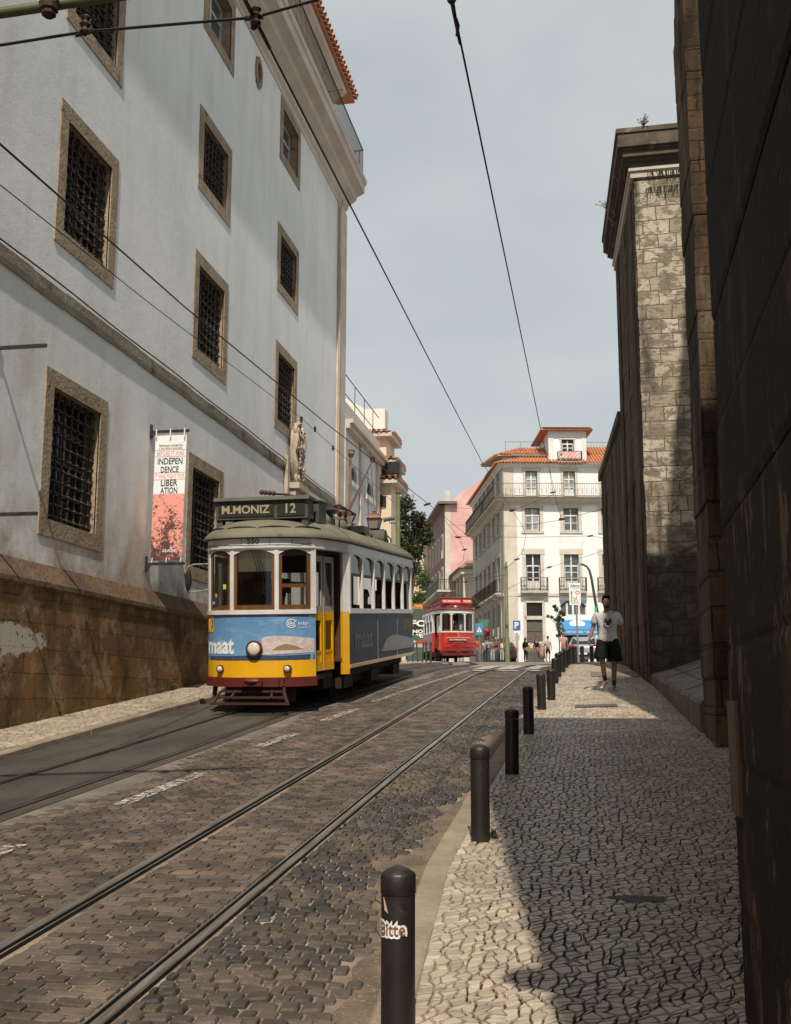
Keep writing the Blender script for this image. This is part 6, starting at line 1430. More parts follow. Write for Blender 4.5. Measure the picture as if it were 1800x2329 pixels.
# ---- cream house closing the street behind the tree
cf = thing('far_cream_house', 'plain cream rendered house far behind the tree at the end of the street', 'building', (XY(960, 120), 120, zg(120)))
mb = MB(); x0, x1 = XY(900, 120), XY(976, 120); z1 = PY(960, 1228, 120).z; mb.box2((x0, 120, 3), (x1, 126, z1)); mb.add([(x0-.3, 119.6, z1), (x1+.3, 119.6, z1), (x1+.3, 123, z1+1.2), (x0-.3, 123, z1+1.2)], [(0, 1, 2, 3)])
o = mb.build('wall', mat('cream_render', (.66, .53, .38), (.60, .47, .33), 2, rough=.9), cf); o.location = -cf.location
for px, py in ((950, 1290), (966, 1330), (950, 1370)):
    p = PY(px, py, 119.95); mb = MB(); mb.box((p.x, 119.96, p.z), (.7, .04, 1.2)); o = mb.build('window', M['darkpane'], cf); o.location = -cf.location
# ---- arched-window annex next to the museum
AN = Face((WX+.0, 36.62), (0, 1), (1, 0)); an = thing('arched_window_house', 'white house with arched windows and pilasters adjoining the end of the big white building', 'building', (WX, 36.62, zg(37)))
def anb(mb, n, m, sm=False): o = mb.build(n, m, an, sm); o.location = -an.location; return o
C4 = lambda x, y: (740+x/5.4615, 880+y/5.4615)
zc = AN.uz(*C4(690, 1005))[1]; aend = AN.uz(*C4(655, 1100))[0]
w1 = (*sorted((AN.uz(*C4(290, 1000))[0], AN.uz(*C4(372, 1000))[0])), AN.uz(*C4(290, 1160))[1], AN.uz(*C4(290, 950))[1])
w2 = (*sorted((AN.uz(*C4(492, 1150))[0], AN.uz(*C4(575, 1150))[0])), w1[2], w1[3])
anw = mat('annex_white', (.72, .73, .72), (.64, .65, .64), 1.5, rough=.9, c3=(.50, .47, .42), s3=1.2, st3=(1, 1, .3), lo3=.6, hi3=.75)
o = wall('wall', AN, 0, aend, 0, zc, [w1, w2], anw, an, .22, anw); o.location = -an.location
mb = MB(); mb.add([AN.pt(aend, 0), AN.pt(aend, zc), AN.pt(aend, zc, -6), AN.pt(aend, 0, -6)], [(0, 1, 2, 3)]); anb(mb, 'end_wall', anw)
for w in (w1, w2):
    k = 8; a, b_, c, d = w; cxm = (a+b_)/2; rr = (b_-a)/2; mb = MB()
    pts = [(cxm-rr*math.cos(math.pi*i/k), d-rr+rr*math.sin(math.pi*i/k)) for i in range(k+1)]
    for (u0, z0), (u1, z1) in zip(pts, pts[1:]): mb.add([AN.pt(u0, z0, -.01), AN.pt(u1, z1, -.01), AN.pt(u1, d, -.01), AN.pt(u0, d, -.01)], [(0, 1, 2, 3)])
    rg = []
    for f, dd in ((1.0, -.01), (1.0, .08), (1.35, .08), (1.35, 0)): rg.append([AN.pt(cxm-rr*f*math.cos(math.pi*i/k), d-rr+rr*f*math.sin(math.pi*i/k), dd) for i in range(k+1)])
    mb.rings(rg, caps=False, closed=False); AN.box(mb, a-.2, b_+.2, c-.18, c, 0, .14); AN.box(mb, a-.15, a, c, d-rr, 0, .07); AN.box(mb, b_, b_+.15, c, d-rr, 0, .07)
    wo_ = anb(mb, 'window', anw); pane_part(AN, a, b_, c, d, -.20, M['pane'], wo_)
    mb = MB(); bars(mb, AN, a, b_, c, d, -.17, 1, 2, .03); mb.build('sash', flat('teal_sash', (.10, .16, .15)), wo_)
mb = MB(); AN.box(mb, 0, aend+.3, zc, zc+.18, -.2, .22); AN.box(mb, 0, aend+.35, zc+.18, zc+.32, -.2, .34); AN.box(mb, 0, aend+.1, zc+.32, zc+.95, -.2, .05)
for u in (.15, (w1[1]+w2[0])/2, aend-.25): AN.box(mb, u-.22, u+.22, 0, zc, 0, .09)
anb(mb, 'cornice', M['cornice'])
mb = MB(); mb.tube([AN.pt(.48, 0, .14), AN.pt(.48, zc-.9, .14)], .05, 6); mb.lathe(tuple(AN.pt(.48, zc-.95, .16)), [(.06, 0), (.14, .12), (.14, .22), (.16, .24)], 8); anb(mb, 'rain_pipe', mat('pipe_brown', (.22, .15, .10), (.16, .11, .08), 3))
mb = MB()
for z in (1.9, 1.2): mb.tube([AN.pt(0, zc+.95+z-.9, .02), AN.pt(aend, zc+.95+z-.9, .02)], .02, 4)
u = 0
while u < aend: mb.tube([AN.pt(u, zc+.9, .02), AN.pt(u, zc+1.95, .02)], .014, 4); u += 1.7
anb(mb, 'roof_railing', M['rust'])
# ---- stepped cream house with three tiled eaves
sh = thing('stepped_cream_house', 'narrow cream house stepping back in tiers with clay tile eaves beyond the arched windows', 'building', (WX, 44, zg(44)))
def shb(mb, n, m): o = mb.build(n, m, sh); o.location = -sh.location; return o
crm = mat('cream_wall', (.72, .60, .44), (.66, .54, .39), 1.5, rough=.9, c3=(.60, .50, .40), s3=1.4, lo3=.6, hi3=.75)
y0 = 36.62+aend+.35
tiers = [(895, 1096, 1079, y0), (892, 1052, 1040, y0+2.2), (884, 990, 975, y0+4.4)]
zprev = 0
mbw = MB(); mbe = MB(); mbs = MB()
for px, pyw, pyt, yy in tiers:
    xr_ = XY(px-5, yy, pyw); zt_ = PY(px, pyw, yy).z
    mbw.box2((WX-6, yy, 0), (xr_, yy+2.1, zt_))
    mbe.box2((WX-6, yy-.35, zt_-.10), (xr_+.30, yy+2.3, zt_+.06))
    tiles(mbs, (WX-4, yy+.45, zt_+.32), (1, 0, 0), (0, -.85, -.20), int((xr_+.34-(WX-4))/.24), .24, .42, n=3)
    mbs.prism([(yy-.34, zt_+.065), (yy+2.4, zt_+.065), (yy+2.2, zt_+.30), (yy+.5, zt_+.30)], lambda y, z, x: Vector((x, y, z)), WX-6, xr_+.32)
shb(mbw, 'wall', crm); shb(mbe, 'eave', M['cornice']); shb(mbs, 'roof', M['tile'])
p0, p1 = PY(740+675/5.4615, 880+1340/5.4615, y0-.01), PY(740+748/5.4615, 880+1505/5.4615, y0-.01)
mb = MB(); mb.box2((p0.x, y0-.03, p1.z), (p1.x, y0+.02, p0.z)); w_ = shb(mb, 'window', flat('ochre_reveal', (.42, .25, .10)))
mb = MB(); mb.box2((p0.x+.04, y0-.04, p1.z+.04), (p0.x+.28, y0-.03, p0.z-.06)); mb.build('pane', M['darkpane'], w_)
mb = MB(); p = PY(740+825/5.4615, 880+1035/5.4615, y0+.4); mb.box(tuple(p), (.75, .5, .62)); mb.box((p.x+.1, p.y-.26, p.z), (.4, .03, .35)); shb(mb, 'air_unit', M['black_metal'])
# ---- tall pale block behind it
tb = thing('tall_pale_block', 'plain pale blank wall rising behind the clay eave of the stepped house', 'building', (WX-3, 58, zg(58)))
yy = 58; mb = MB(); x1 = XY(876, yy, 940); z1 = PY(870, 929, yy).z; zl_ = PY(783, 905, yy).z; x0 = XY(770, yy, 920)
mb.prism([(x0-6, zl_+.9), (XY(783, yy, 905), zl_), (XY(833, yy, 928), z1), (x1, z1), (x1, 3), (x0-6, 3)], lambda x, z, y: Vector((x, y, z)), yy, yy+1.0)
o = mb.build('wall', mat('pale_blank_wall', (.74, .70, .62), (.68, .64, .56), 1, rough=.9), tb); o.location = -tb.location
mb = MB(); mb.box2((x1-.02, yy+.5, z1-3.4), (x1+.28, yy+1.4, z1-2.2)); mb.tube([(x1+.02, yy+.4, z1-.1), (x1+.05, yy+.4, z1-2.3)], .04, 4); o = mb.build('chimney_stub', flat('stub_grey', (.4, .36, .3)), tb); o.location = -tb.location
# ================================================================== TREES AND PLANTS
def leafy(name, label, cat, base, trunk_h, clumps, nleaf, ls, cols, seed, group=None, trunk_r=.14, limbs=True):
    r = random.Random(seed); t_ = thing(name, label, cat, base, group=group)
    tk = MB(); tk.tube([(0, 0, -.2), (.05, 0, trunk_h*.5), (-.03, .04, trunk_h)], [trunk_r*1.2, trunk_r, trunk_r*.75], 7)
    if limbs:
        for c, s in clumps: tk.tube([(-.03, .04, trunk_h*.9), (c[0]*.45, c[1]*.45, trunk_h+(c[2]-trunk_h)*.55), tuple(c)], [trunk_r*.55, trunk_r*.3, trunk_r*.1], 5)
    tk.build('trunk', flat('bark', (.09, .065, .045), .9), t_)
    vs = []; fs = []; ms = []
    for k in range(nleaf):
        c, s = clumps[int(r.random()*len(clumps))]; d = Vector((r.gauss(0, 1), r.gauss(0, 1), r.gauss(0, 1))); d.normalize(); rad = (r.random()**.45)*s
        rad *= .75+.5*mnoise.noise(Vector((d.x*2+c[0], d.y*2, d.z*2+c[2]))*1.4)
        p = Vector(c)+Vector((d.x*rad, d.y*rad, d.z*rad*.85)); a = Vector((r.gauss(0, 1), r.gauss(0, 1), r.gauss(0, 1)-.3)).normalized(); e = a.orthogonal().normalized(); e.rotate(Matrix.Rotation(r.random()*6.28, 3, a)); q = e.cross(a)
        l = ls*(.6+.8*r.random()); b0 = len(vs); vs += [p-a*l*.5, p+e*l*.28, p+a*l*.5, p-e*l*.28]; fs.append((b0, b0+1, b0+2, b0+3)); ms.append(int(r.random()*len(cols)))
    mb = MB(); mb.v = [tuple(v) for v in vs]; mb.f = fs; mb.m = ms; mb.build('crown', cols, t_); return t_
def leafm(n, c, tr=.25):
    if n in M: return M[n]
    m, t, b, out = newmat(n); b.inputs['Base Color'].default_value = (*c, 1); b.inputs['Roughness'].default_value = .6
    tl = t.nodes.new('ShaderNodeBsdfTranslucent'); tl.inputs[0].default_value = (c[0]*1.3, c[1]*1.4, c[2]*.7, 1); ms = t.nodes.new('ShaderNodeMixShader'); ms.inputs[0].default_value = tr
    t.links.new(b.outputs[0], ms.inputs[1]); t.links.new(tl.outputs[0], ms.inputs[2]); t.links.new(ms.outputs[0], out.inputs[0]); M[n] = m; return m
LV = [leafm('leaf_a', (.035, .048, .018)), leafm('leaf_b', (.06, .072, .026)), leafm('leaf_c', (.018, .026, .011)), leafm('leaf_d', (.09, .095, .04))]
ty = 84.0; tx = XY(930, ty)
def tp_(px, py): p = PY(px, py, ty); return (p.x-tx, 0, p.z-zg(ty))
cl = []
for px, py, s in ((925, 1150, 1.2), (918, 1190, 1.6), (940, 1215, 1.6), (958, 1200, 1.2), (968, 1222, .9), (925, 1245, 1.5), (900, 1225, 1.7), (948, 1258, 1.0), (905, 1175, 1.2), (895, 1280, 1.6), (918, 1290, 1.2), (953, 1180, .8)):
    p = tp_(px, py); cl.append(((p[0], (hsh(px, py)-.5)*2.4, p[2]), s))
leafy('street_tree', 'dark green leafy tree behind the green pole at the end of the street', 'tree', (tx, ty, zg(ty)), 4.2, cl, 6200, .27, LV, 3, trunk_r=.22)
p = PY(955, 1345, 92); cl = [((0, 0, 0+z), .9) for z in (1.6, 2.8, 4.0, 4.9)]+[((.5, 0, 4.2), .7), ((-.5, 0, 2.2), .8)]
leafy('climbing_plant', 'bright green bushy plant low on the cream wall below the tree', 'plant', (p.x, 92, p.z-3.2), 1.2, cl, 1800, .22, [leafm('leaf_e', (.09, .15, .04)), LV[1]], 9, trunk_r=.1)
def tpp(px, py, y, bx, by): p = PY(px, py, y); return (p.x-bx, 0, p.z-by)
yy = 74.0; bx_ = XY(1272, yy); cl = []
for cx_, cy_, s in ((1222, 335, .18), (1235, 360, .22), (1270, 380, .22), (1262, 410, .26), (1250, 435, .24), (1290, 395, .18), (1170, 412, .14), (1200, 418, .14), (1258, 470, .28), (1262, 510, .26), (1268, 545, .26), (1230, 440, .2), (1285, 440, .16), (1255, 560, .22)):
    q = tpp(*CR2(cx_, cy_), yy, bx_, zg(yy)); cl.append(((q[0], 0, q[2]), s))
leafy('young_street_tree', 'thin leafy young tree in front of the white house beside the blue awning', 'tree', (bx_, yy, zg(yy)), 2.2, cl, 900, .15, [LV[1], LV[3]], 12, trunk_r=.035)
q = PY(*CR2(612, 300), 70); leafy('hanging_plant', 'small green potted plant hanging at the white corner house side balcony', 'plant', (q.x, 70, q.z-.5), .2, [((0, 0, .5), .35), ((.1, 0, .2), .25), ((-.15, 0, .55), .22)], 260, .13, [LV[1], LV[3]], 13, trunk_r=.02, limbs=False)
q = PY(*CR2(225, 330), 90)
# small weeds on the left kerb wall foot
for k, (px, py) in enumerate(((367, 1585), (395, 1577))):
    q = PX(px, py, WX+.22); weed('kerb_weed', (WX+.2, q.y, zg(q.y)+.08), ('small green weed at the foot of the ochre wall, left one' if k == 0 else 'larger green weed at the foot of the ochre wall, nearer the tram'), .16+.04*k, 9, (flat('weed_stem', (.06, .09, .03)), LV[1]), 20+k)
weed('kerb_weed', (-.75, 8.42, zg(8.42)+KH), 'tiny green weed beside the foot of the second bollard', .05, 8, (M['weed_stem'], LV[1]), 31)
# ================================================================== POLES, LAMPS, SIGNS
def pole_thing(name, label, cat, x, y, zb=None): return thing(name, label, cat, (x, y, zg(y) if zb is None else zb))
gy = 38.0; gx = XY(905.5, gy); gp_ = pole_thing('wire_pole', 'green iron pole with ringed top and camera carrying tram wires beside the cream house', 'pole', gx, gy); H_ = PY(905, 1105, gy).z-zg(gy)
a = MB(); a.lathe((0, 0, 0), [(.13, 0), (.13, 1.2), (.095, 1.3), (.088, 3.5), (.105, 3.52), (.105, 3.6), (.08, 3.62), (.072, H_-.3)], 12); a.build('shaft', M['lime'], gp_, 40)
a = MB(); a.lathe((0, 0, H_-.3), [(.072, 0), (.10, .03), (.10, .10), (.078, .12), (.08, .24), (.02, .3)], 12); a.build('finial', flat('rust_cap', (.16, .09, .05)), gp_)
a = MB(); zc_ = PY(880, 1180, gy).z-zg(gy); a.tube([(-.08, 0, zc_-.16), (-.30, 0, zc_-.16), (-.30, 0, zc_)], .02, 4); a.tube([(.1, 0, zc_-.1), (.25, 0, zc_-.1)], .02, 4); a.tube([(-.52, -.05, zc_-.05), (-.42, -.04, zc_-.03), (-.12, 0, zc_+.02)], [.09, .07, .07], 8); a.build('camera_housing', flat('cam_grey', (.10, .08, .075)), gp_)
gy = 66.0; gx = XY(1154.5, gy); gp2 = pole_thing('wire_pole', 'slim olive green tram wire pole in front of the white corner house', 'pole', gx, gy); H_ = PY(1154, 1276, gy).z-zg(gy)
a = MB(); a.lathe((0, 0, 0), [(.15, 0), (.15, 1.4), (.115, 1.5), (.10, H_-.5), (.08, H_-.4)], 10); a.build('shaft', M['lime'], gp2, 40); a = MB(); a.lathe((0, 0, H_-.4), [(.08, 0), (.12, .05), (.05, .2), (.06, .3), (.01, .4)], 8); a.build('finial', M['lime'], gp2)
# curved street lamp
ly = 44.0; l0 = PY(1320, 1281, ly); pts = [PY(*CR2(x, y), ly) for x, y in ((1550, 380), (1535, 300), (1505, 120), (1490, 60), (1470, 30), (1440, 14), (1420, 12))]
bx_ = XY(1368, ly); lp = thing('street_lamp', 'dark curved street lamp post arching over the zone sign', 'street lamp', (bx_, ly, zg(ly)))
a = MB(); pp = [Vector((0, 0, 0))]+[p-Vector((bx_, ly, zg(ly))) for p in pts]; a.tube(pp, [.07, .06, .055, .05, .045, .04, .04, .04], 8); a.build('post', flat('lamp_post_paint', (.05, .05, .045)), lp, 50)
a = MB(); e = pp[-1]; a.box((e.x-.06, e.y, e.z-.28), (.10, .16, .62)); a.build('lamp_head', flat('lamp_grey', (.35, .36, .35)), lp)
a = MB(); f = pp[2]; a.box((f.x, f.y-.06, f.z-.3), (.09, .02, .2)); a.build('green_sticker', flat('sticker_green', (.05, .45, .10)), lp)
# Alfama zone sign
sy = 42.0; x0, z1 = PY(1294.5, 1326, sy).x, PY(1307, 1326, sy).z; x1, z0 = PY(1320.5, 1326, sy).x, PY(1307, 1376.5, sy).z; xm = (x0+x1)/2
zs = thing('zone_sign', 'white Alfama traffic sign with arrows and red ringed circle on a bare grey post', 'traffic sign', (XY(1316, sy), sy, zg(sy)))
def lb(mb, n, m, root, par=None):
    o = mb.build(n, m, par or root)
    if par is None: o.location = -root.location
    return o
a = MB(); bx_ = XY(1316, sy); a.tube([(bx_, sy, zg(sy)), (xm+.04, sy, z0-.02), (xm, sy, z1-.1)], .032, 8); lb(a, 'post', M['steel'] if False else flat('galvanised', (.26, .25, .21), .5), zs)
w_, h_ = x1-x0, z1-z0; a = MB(); a.box(((x0+x1)/2, sy-.045, (z0+z1)/2), (w_, .02, h_)); pn = lb(a, 'sign_panel', M['white'], zs)
S = lambda u, v, d=.058: Vector((x0+w_*u, sy-d, z0+h_*v))
a = MB(); a.text('Alfama', lambda x, z: S(.5, .87)+Vector((x, 0, z)), w_*.78, h_*.10, .02); a.text('Acesso condicionado', lambda x, z: S(.5, .775)+Vector((x, 0, z)), w_*.80, h_*.032, .0)
def sline(mb, pts, r): mb.tube([S(*p) for p in pts], r, 4)
sline(a, [(.2, .1), (.2, .62)], .010); a.add([S(.13, .52), S(.27, .52), S(.2, .66)], [(0, 1, 2)])
sline(a, [(.48, .1), (.46, .28), (.2, .36)], .008); sline(a, [(.48, .2), (.62, .36)], .007); sline(a, [(.75, .15), (.62, .3), (.70, .42)], .006)
a.build('sign_print', M['black'], pn)
a = MB(); ring = lambda r0, r1, d: a.add([S(.72, .56, d)+Vector((math.cos(q*.314)*r, 0, math.sin(q*.314)*r)) for q in range(20) for r in (r0, r1)], [(2*i, (2*i+2) % 40, (2*i+3) % 40, 2*i+1) for i in range(20)])
ring(.075, .050, .058); a.build('red_ring', flat('sign_ring_red', (.55, .03, .03)), pn)
a = MB(); 
for u, v in ((.25, .10), (.4, .08), (.66, .12), (.8, .09), (.5, .16), (.35, .2)): a.box(tuple(S(u, v, .060)), (.035, .004, .03+.04*hsh(u*9, v*7)))
a.build('sticker_residue', flat('yellow_sticker', (.55, .40, .06)), pn)
# blue parking sign with notices
py_ = 70.0; px_ = XY(1177, py_); ps = thing('parking_sign', 'blue square P parking sign on a thin pole with paper notices', 'traffic sign', (px_, py_, zg(py_)))
a = MB(); zt_ = PY(1177, 1412, py_).z-zg(py_); a.tube([(0, 0, 0), (0, 0, zt_)], .035, 6); a.build('post', M['galvanised'], ps)
a = MB(); a.box((0, -.05, zt_-.30), (.46, .02, .62)); pn = a.build('sign_panel', flat('sign_blue', (.03, .14, .42)), ps); a = MB(); a.text('P', lambda x, z: Vector((x, -.066, zt_-.28+z)), None, .40, .03)
a.box((0, -.05, zt_-.70), (.30, .015, .12)); a.build('sign_lettering', M['white'], pn); a = MB(); a.box((.03, -.05, zt_-1.05), (.26, .012, .34)); a.box((-.02, -.06, zt_-.98), (.15, .006, .12)); a.build('notice', flat('notice_grey', (.4, .4, .4)), ps)
# crossing sign (blue with white triangle) beside the red tram
cy_ = 64.0; cx_ = XY(CR2(646, 490)[0], cy_); cs = thing('crossing_sign', 'blue pedestrian crossing sign with white triangle just right of the red tram', 'traffic sign', (cx_, cy_, zg(cy_)))
zt_ = PY(*CR2(646, 466), cy_).z-zg(cy_); a = MB(); a.tube([(.02, .02, 0), (.02, .02, zt_)], .03, 6); a.build('post', M['galvanised'], cs)
a = MB(); a.box((0, -.03, zt_-.33), (.42, .02, .66)); pn = a.build('sign_panel', flat('sign_blue_faded', (.10, .25, .45)), cs); a = MB(); a.add([(-.15, -.045, zt_-.5), (.15, -.045, zt_-.5), (0, -.045, zt_-.18)], [(0, 1, 2)]); a.build('white_triangle', M['white'], pn)
a = MB(); a.box((0, -.055, zt_-.40), (.03, .008, .14)); a.ell((0, -.055, zt_-.31), (.02, .006, .02), 6, 4); a.build('figure', M['black'], pn)
# left of the red tram : orange panel, dark poster stand, blue sign, small railing
oy = 50.0; o0, o1 = PY(*CR2(145, 322), oy), PY(*CR2(208, 365), oy)
os_ = thing('orange_sign', 'small orange illuminated panel on a post above the black poster', 'sign', ((o0.x+o1.x)/2, oy, zg(oy)))
a = MB(); a.box((0, 0, (o0.z+o1.z)/2-zg(oy)), (o1.x-o0.x, .12, o0.z-o1.z)); a.build('panel', flat('orange_panel', (.75, .32, .08)), os_); a = MB(); a.tube([(.1, .1, 0), (.1, .1, o1.z-zg(oy)+.1)], .05, 6); a.build('post', M['black_metal'], os_)
a = MB(); 
for k in range(3): a.box((-.05, -.065, (o0.z+o1.z)/2-zg(oy)+.15-.14*k), (.5-.1*k, .004, .05))
a.build('panel_print', flat('orange_dark', (.45, .16, .03)), os_)
ky = 44.0; k0, k1 = PY(*CR2(98, 432), ky), PY(*CR2(210, 782), ky)
kb = thing('poster_stand', 'tall dark advertising stand with FC lettering and red food picture left of the red tram', 'advertising stand', ((k0.x+k1.x)/2, ky, zg(ky)))
W2 = (k1.x-k0.x)/2; HK = k0.z-zg(ky); a = MB(); a.box((0, .1, HK/2), (2*W2, .2, HK)); a.box((0, .1, HK+.22), (2*W2-.1, .16, .40)); a.build('casing', flat('casing_green', (.07, .09, .08)), kb)
a = MB(); a.box((0, -.005, HK*.66), (2*W2-.1, .012, HK*.60)); pn = a.build('poster', flat('poster_black', (.02, .022, .02)), kb)
a = MB(); a.text('KFC', lambda x, z: Vector((-.06+x, -.014, HK*.90+z)), .85, .26, .04); a.text('NO', lambda x, z: Vector((.1+x, -.014, HK*.72+z)), .42, .15, .04); a.text('ME', lambda x, z: Vector((.08+x, -.014, HK*.62+z)), .46, .15, .04); a.build('poster_lettering', M['white'], pn)
a = MB(); a.ell((.15, -.012, HK*.47), (.36, .006, .14), 12, 6); a.build('food_picture', flat('food_red', (.35, .06, .04)), pn); a = MB(); a.box((.1, -.016, HK*.40), (.8, .004, .14)); a.ell((-.1, -.014, HK*.49), (.16, .006, .06), 8, 5); a.build('pink_panel', flat('food_pink', (.50, .38, .40)), pn)
a = MB(); a.ell((-.05, -.013, HK*.56), (.28, .005, .16), 10, 6); a.build('green_shape', flat('poster_green', (.05, .12, .08)), pn)
by_ = 66.0; q = PY(*CR2(258, 490), by_); bs = thing('small_blue_sign', 'small blue sign half hidden at the left side of the red tram', 'traffic sign', (q.x-.1, by_, zg(by_)))
a = MB(); a.tube([(0, 0, 0), (0, 0, q.z-zg(by_)+.2)], .03, 5); a.build('post', M['galvanised'], bs); a = MB(); a.box((0, -.03, q.z-zg(by_)), (.42, .02, .50)); a.build('sign_panel', flat('sign_blue', (.03, .14, .42)), bs)
# green pedestrian railing posts
ry = 36.5; pts = [CR2(x, 760) for x in (95, 132, 170, 207, 236, 270)]
for k, (px, py) in enumerate(pts):
    yy = 37.5-.6*k if k > 2 else 37.0
    if k == 0: yy = 36.5
    x = XY(px, yy); hgt = .62
    t_ = thing('guard_post', ['dark green guard post right behind the yellow tram', 'second slim dark green guard post behind the yellow tram', 'slim dark green guard post in front of the black poster', 'slim dark green guard post right of the black poster', 'stout green guard post left of the red tram', 'stout green guard post nearest the red tram'][k], 'guard post', (x, yy, zg(yy)+.08), group='dark green posts on the island left of the red tram')
    t_.rotation_euler = (0, .05*(1 if k % 2 else -1) if k < 4 else 0, 0)
    a = MB(); r_ = .026 if k < 4 else .034; a.lathe((0, 0, 0), [(r_, 0), (r_, hgt*.93)], 8); a.build('post', flat('guard_green', (.035, .06, .045)), t_); a = MB(); a.lathe((0, 0, hgt*.93), [(r_*1.25, 0), (r_*1.25, .04), (r_*.4, .08)], 8); a.build('cap', M['guard_green'], t_)
# green litter bin by the people
q = CR2(714, 740); by_ = 66; bn = thing('litter_bin', 'small dark green cylindrical litter bin at the feet of the waiting group', 'litter bin', (XY(q[0], by_), by_, zg(by_)))
a = MB(); a.lathe((0, 0, 0), [(.11, 0), (.115, .55), (.125, .57), (.125, .62)], 12); a.build('body', flat('bin_green', (.03, .07, .05)), bn); a = MB(); a.lathe((0, 0, .62), [(.125, 0), (.10, .05), (.02, .09)], 12); a.build('lid', flat('bin_green', (.03, .07, .05)), bn)
# red and black balloons
bal = [((700, 522), .26, 'red'), ((712, 532), .20, 'black'), ((692, 556), .18, 'red'), ((708, 548), .20, 'red'), ((700, 500), .18, 'black'), ((686, 562), .16, 'red')]
for k, ((x, y), r_, c) in enumerate(bal):
    q = PY(*CR2(x, y), 67.5); t_ = thing('balloon', ['large red balloon, biggest of the bunch by the shopfront', 'black balloon at the right of the bunch by the shopfront', 'lower red balloon of the bunch by the shopfront', 'middle red balloon under the largest one', 'topmost black balloon of the bunch', 'lowest and smallest red balloon of the bunch'][k], 'balloon', (q.x, 67.5+.1*k, q.z), group='balloons by the shopfront')
    a = MB(); r_ *= .55; a.ell((0, 0, 0), (r_, r_, r_*1.15), 12, 8); a.build('skin', flat('balloon_'+c, (.55, .03, .02) if c == 'red' else (.02, .02, .02), .25), t_, True); a = MB(); a.lathe((0, 0, -r_*1.15-.05), [(.03, 0), (.008, .05)], 6); a.tube([(0, 0, -r_*1.2), (.02, 0, -r_*1.2-.5)], .004, 3); a.build('knot', M['black'], t_)
q = PY(*CR2(678, 460), 70); ga_ = thing('green_awning', 'small dark green shop awning above the balloons', 'awning', (q.x, 70, q.z)); a = MB(); a.prism([(.25, .22), (.25, -.28), (.2, -.28), (-.5, -.45), (-.5, -.38)], lambda y, z, x: Vector((x, y, z)), -.3, .3); a.build('canopy', flat('awning_green', (.03, .12, .07)), ga_); a = MB(); a.tube([(-.3, -.45, -.42), (.3, -.45, -.42)], .03, 4); a.build('front_bar', M['black'], ga_)
# hanging lantern beyond the tram
ly = 33.0; L0 = PY(852, 1163, ly); L1 = PY(852, 1203, ly); la = thing('hanging_lantern', 'old copper framed glass lantern hanging behind the tram roof', 'lantern', (L0.x, ly, L1.z)); hh = L0.z-L1.z
a = MB()
for sx, sy_ in ((-1, -1), (1, -1), (1, 1), (-1, 1)): a.tube([(sx*.13, sy_*.13, 0), (sx*.20, sy_*.20, hh*.58)], .014, 4)
for zz, s in ((0, .13), (hh*.58, .20)): a.tube([(-s, -s, zz), (s, -s, zz), (s, s, zz), (-s, s, zz), (-s, -s, zz)], .016, 4)
a.build('cage', flat('lantern_brown', (.12, .075, .05)), la)
a = MB(); a.rings([[(-.19*s_, -.19*s_, z), (.19*s_, -.19*s_, z), (.19*s_, .19*s_, z), (-.19*s_, .19*s_, z)] for z, s_ in ((.01, .62), (hh*.57, .97))]); a.build('glass', flat('lantern_glass', (.26, .23, .19), .3), la)
a = MB(); a.rings([[(-s, -s, z), (s, -s, z), (s, s, z), (-s, s, z)] for z, s in ((hh*.58, .235), (hh*.62, .22), (hh*.80, .12), (hh*.83, .14), (hh*.86, .10))]); a.lathe((0, 0, hh*.86), [(.06, 0), (.06, .06), (.09, .07), (.02, .11)], 8); a.build('hood', flat('copper', (.30, .17, .10), .5, metal=.3), la)
a = MB(); a.tube([(0, 0, hh), (-.12, 0, hh+1.5), (-.16, 0, hh+1.9)], .008, 4); a.build('hanger', M['cable'], la)
a = MB(); a.tube([(-.5, .1, -.15), (.12, .1, -.12), (.36, .1, -.18), (.5, .1, -.32), (.5, .1, -.42)], .025, 5); a.box((-.1, .1, -.12), (.8, .3, .2)); a.build('bracket', M['black_metal'], la)
# ================================================================== PEOPLE
def skin_grow(chains, name, sub=2):
    """chains: list of polylines [(point, radius)...]; the first point of a later chain may be an index tuple ('j', k) of an earlier vertex"""
    vs = []; ed = []; rad = []
    for ch in chains:
        prev = None
        for p, r in ch:
            if isinstance(p, int): prev = p; continue
            vs.append(p); rad.append(r if isinstance(r, tuple) else (r, r)); i = len(vs)-1
            if prev is not None: ed.append((prev, i))
            prev = i
    me = bpy.data.meshes.new(name); me.from_pydata([tuple(v) for v in vs], ed, []); o = bpy.data.objects.new(name, me); COL.objects.link(o)
    md = o.modifiers.new('s', 'SKIN'); md.use_smooth_shade = True; md.branch_smoothing = .35
    for i, r in enumerate(rad): me.skin_vertices[0].data[i].radius = r
    roots = set(); 
    me.skin_vertices[0].data[0].use_root = True
    m2 = o.modifiers.new('u', 'SUBSURF'); m2.levels = sub; m2.render_levels = sub
    bpy.context.view_layer.update()
    out = bpy.data.meshes.new_from_object(o.evaluated_get(bpy.context.evaluated_depsgraph_get())); bpy.data.objects.remove(o); bpy.data.meshes.remove(me)
    V = [v.co.copy() for v in out.vertices]; F = [tuple(p.vertices) for p in out.polygons]; bpy.data.meshes.remove(out)
    return V, F
SKIN = mat('skin', (.30, .155, .10), (.26, .13, .085), 8, rough=.55); SKIN2 = mat('tanned_skin', (.22, .105, .065), (.19, .09, .055), 8, rough=.55)
